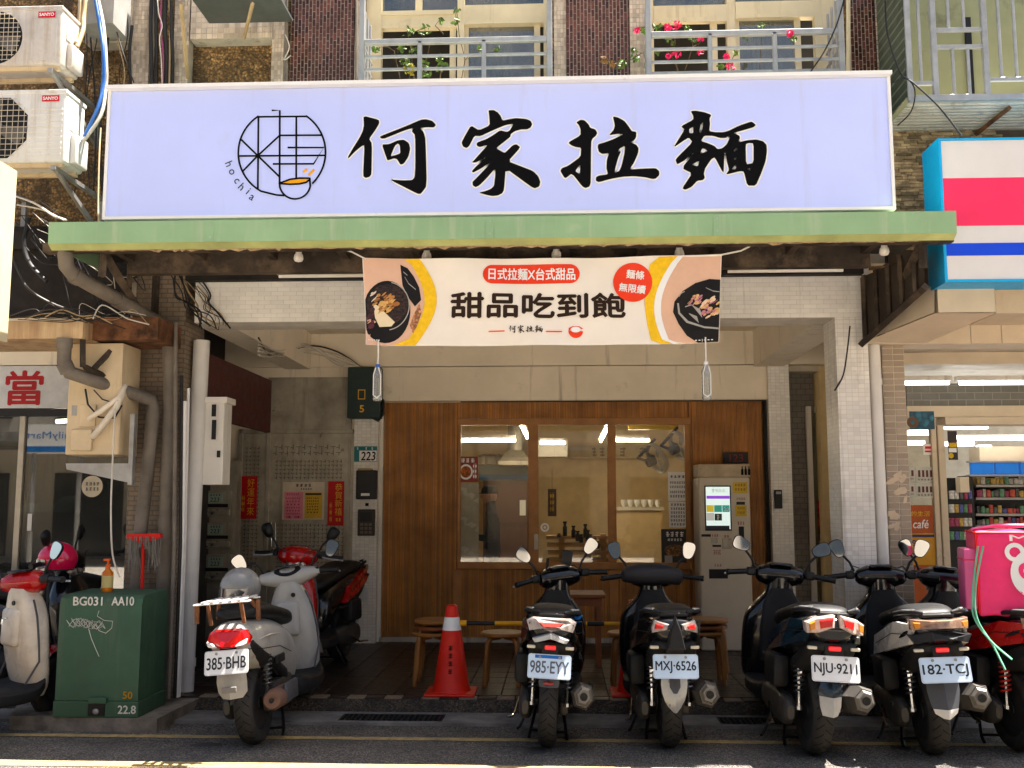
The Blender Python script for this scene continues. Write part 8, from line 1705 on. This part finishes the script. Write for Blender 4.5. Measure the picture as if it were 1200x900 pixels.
cable([tuple(P(1152,640,Yd-0.04)), tuple(P(1143,690,Yd-0.04)), tuple(P(1145,725,Yd-0.06)), tuple(P(1163,755,Yd-0.1)), tuple(P(1178,785,Yd-0.18))], 0.006, grn_c, 'second green elastic cord lower along the delivery scooter', name='elastic_cord')

m = MB(); m.rbox(-0.13, -0.05, 0.86, 0.885, 1.06, 1.16, 0.01, M=Matrix.Rotation(rad(8),4,'Y')); m.build('phone_holder', black_m, s1, 40, local=True); m = MB(); m.tube([(-0.08,0.90,1.0),(-0.075,0.885,1.10)], 0.012, 6); m.build('holder_stem', black_m, s1, 40, local=True)
# ================================================================ figure reflected in the left pane, built as a person behind it
cloth_d = mat('dark_jacket', (0.006,0.0065,0.007), 0.9, spec=0.1); skin_m = mat('skin', (0.42,0.25,0.17), 0.55)
yb = 11.25; xb = PX(577, 620, yb)
pr = thing('person', 'reflected person in dark clothes and cap holding a phone built behind the left window pane', 'person', (xb, yb, 0.1), None, (0,0,rad(100)))
pr.scale = (0.95,0.95,0.94)
J = [((0,0,0.92),0.13,0.10),((0,0.0,1.10),0.13,0.095),((0,0.01,1.30),0.16,0.10),((0,0.01,1.40),0.08,0.07),((0,0.02,1.47),0.05,0.05),((0,0.03,1.56),0.072,0.085),((0,0.03,1.655),0.055,0.065),
 ((-0.09,0,0.86),0.085,0.09),((-0.10,0.01,0.48),0.058,0.062),((-0.10,-0.01,0.09),0.04,0.045),((-0.10,0.12,0.035),0.04,0.03),
 ((0.09,0,0.86),0.085,0.09),((0.10,0.03,0.48),0.058,0.062),((0.11,0.0,0.09),0.04,0.045),((0.11,0.13,0.035),0.04,0.03),
 ((-0.18,0.01,1.34),0.06,0.06),((-0.22,-0.03,1.08),0.045,0.045),((-0.10,0.20,1.10),0.035,0.035),((-0.04,0.27,1.14),0.034,0.02),
 ((0.18,0.01,1.34),0.06,0.06),((0.22,-0.03,1.08),0.045,0.045),((0.10,0.20,1.10),0.035,0.035),((0.05,0.27,1.14),0.034,0.02)]
E_ = [(0,1),(1,2),(2,3),(3,4),(4,5),(5,6),(0,7),(7,8),(8,9),(9,10),(0,11),(11,12),(12,13),(13,14),(2,15),(15,16),(16,17),(17,18),(2,19),(19,20),(20,21),(21,22)]
me = bpy.data.meshes.new('body'); me.from_pydata([j[0] for j in J], E_, []); bo = bpy.data.objects.new('body', me); COL.objects.link(bo); bo.parent = pr
sk = bo.modifiers.new('skin', 'SKIN'); sk.use_smooth_shade = True
for i, j in enumerate(J): v = me.skin_vertices[0].data[i]; v.radius = (j[1], j[2]); v.use_root = (i == 0)
bo.modifiers.new('sub', 'SUBSURF').render_levels = 2; me.materials.append(cloth_d)
m = MB(); m.ball((0,0.035,1.575), 0.074, 0.09, 0.10); m.ball((0,0.125,1.57), 0.014, 0.018, 0.022, 8, 6); m.ball((-0.076,0.03,1.57), 0.012, 0.02, 0.03, 8, 6); m.ball((0.076,0.03,1.57), 0.012, 0.02, 0.03, 8, 6); m.build('face', skin_m, pr, 60, local=True)
m = MB()
for sx in (-1, 1):
    m = MB(); m.ball((sx*0.045,0.275,1.142), 0.02, 0.045, 0.038, 10, 8)
    for k in range(4): m.tube([(sx*0.05,0.30,1.165-k*0.017),(sx*0.035,0.335,1.168-k*0.017),(sx*0.008,0.345,1.168-k*0.017)], 0.0085, 6)
    m.tube([(sx*0.045,0.27,1.17),(sx*0.035,0.30,1.20),(sx*0.02,0.315,1.205)], 0.0095, 6); m.build('hand', skin_m, pr, 60, local=True)
m = MB(); rings = [[(0.082*math.cos(a)*f, 0.035+0.098*math.sin(a)*f, z) for a in [2*math.pi*k/20 for k in range(20)]] for f, z in ((1.0,1.60),(1.0,1.635),(0.86,1.675),(0.5,1.695),(0.05,1.70))]; m.loft(rings); m.prism([(-0.065,0.11),(0.065,0.11),(0.05,0.20),(0,0.215),(-0.05,0.20)], 1.603, 1.612, 'XY'); m.build('cap', cloth_d, pr, 50, local=True)
m = MB(); m.rbox(-0.035, 0.035, 0.325, 0.334, 1.10, 1.245, 0.004, seg=1); ph = m.build('phone', black_m, None, base=(0,0,0)); ph.name = 'phone'; tag(ph, 'black phone held by the reflected person built behind the left window pane', 'phone'); ph.location = pr.location; ph.rotation_euler = pr.rotation_euler; ph.scale = pr.scale
# kitchen pieces behind the left pane
t = thing('range_hood', 'grey metal range hood with a duct behind the left window pane', 'range hood', on(600,545,13.0))
m = MB(); a, b, c, d = RC(586,528,622,546,13.0); m.loft([[(a,12.7,c),(b,12.7,c),(b,13.3,c),(a,13.3,c)],[(a,12.7,c+0.05),(b,12.7,c+0.05),(b,13.3,c+0.05),(a,13.3,c+0.05)],[(a+0.1,12.9,d),(b-0.1,12.9,d),(b-0.1,13.3,d),(a+0.1,13.3,d)]]); m.build('hood', steel_m, t); m = MB(); m.tube([((a+b)/2,13.1,d),((a+b)/2,13.1,2.85)], 0.10, 14); m.build('duct', steel_m, t, 50)
for k, (px, py, r_) in enumerate(((566,556,0.07),(574,553,0.09),(584,557,0.06))):
    c = P(px, py, 13.5); mb = MB(); mb.lathe([(r_,0),(r_*1.05,0.10),(r_*1.1,0.105),(r_,0.12),(r_*0.2,0.14),(0.0,0.14)], 14, M=Matrix.Translation((c.x,13.62,PZ(580,544.5,13.7)))); simple('cooking_pot', ('small pot on the grey cupboard near the window edge','large pot in the middle of the grey cupboard','small pot at the right on the grey cupboard')[k], 'pot', mb, steel_m, None, 40)
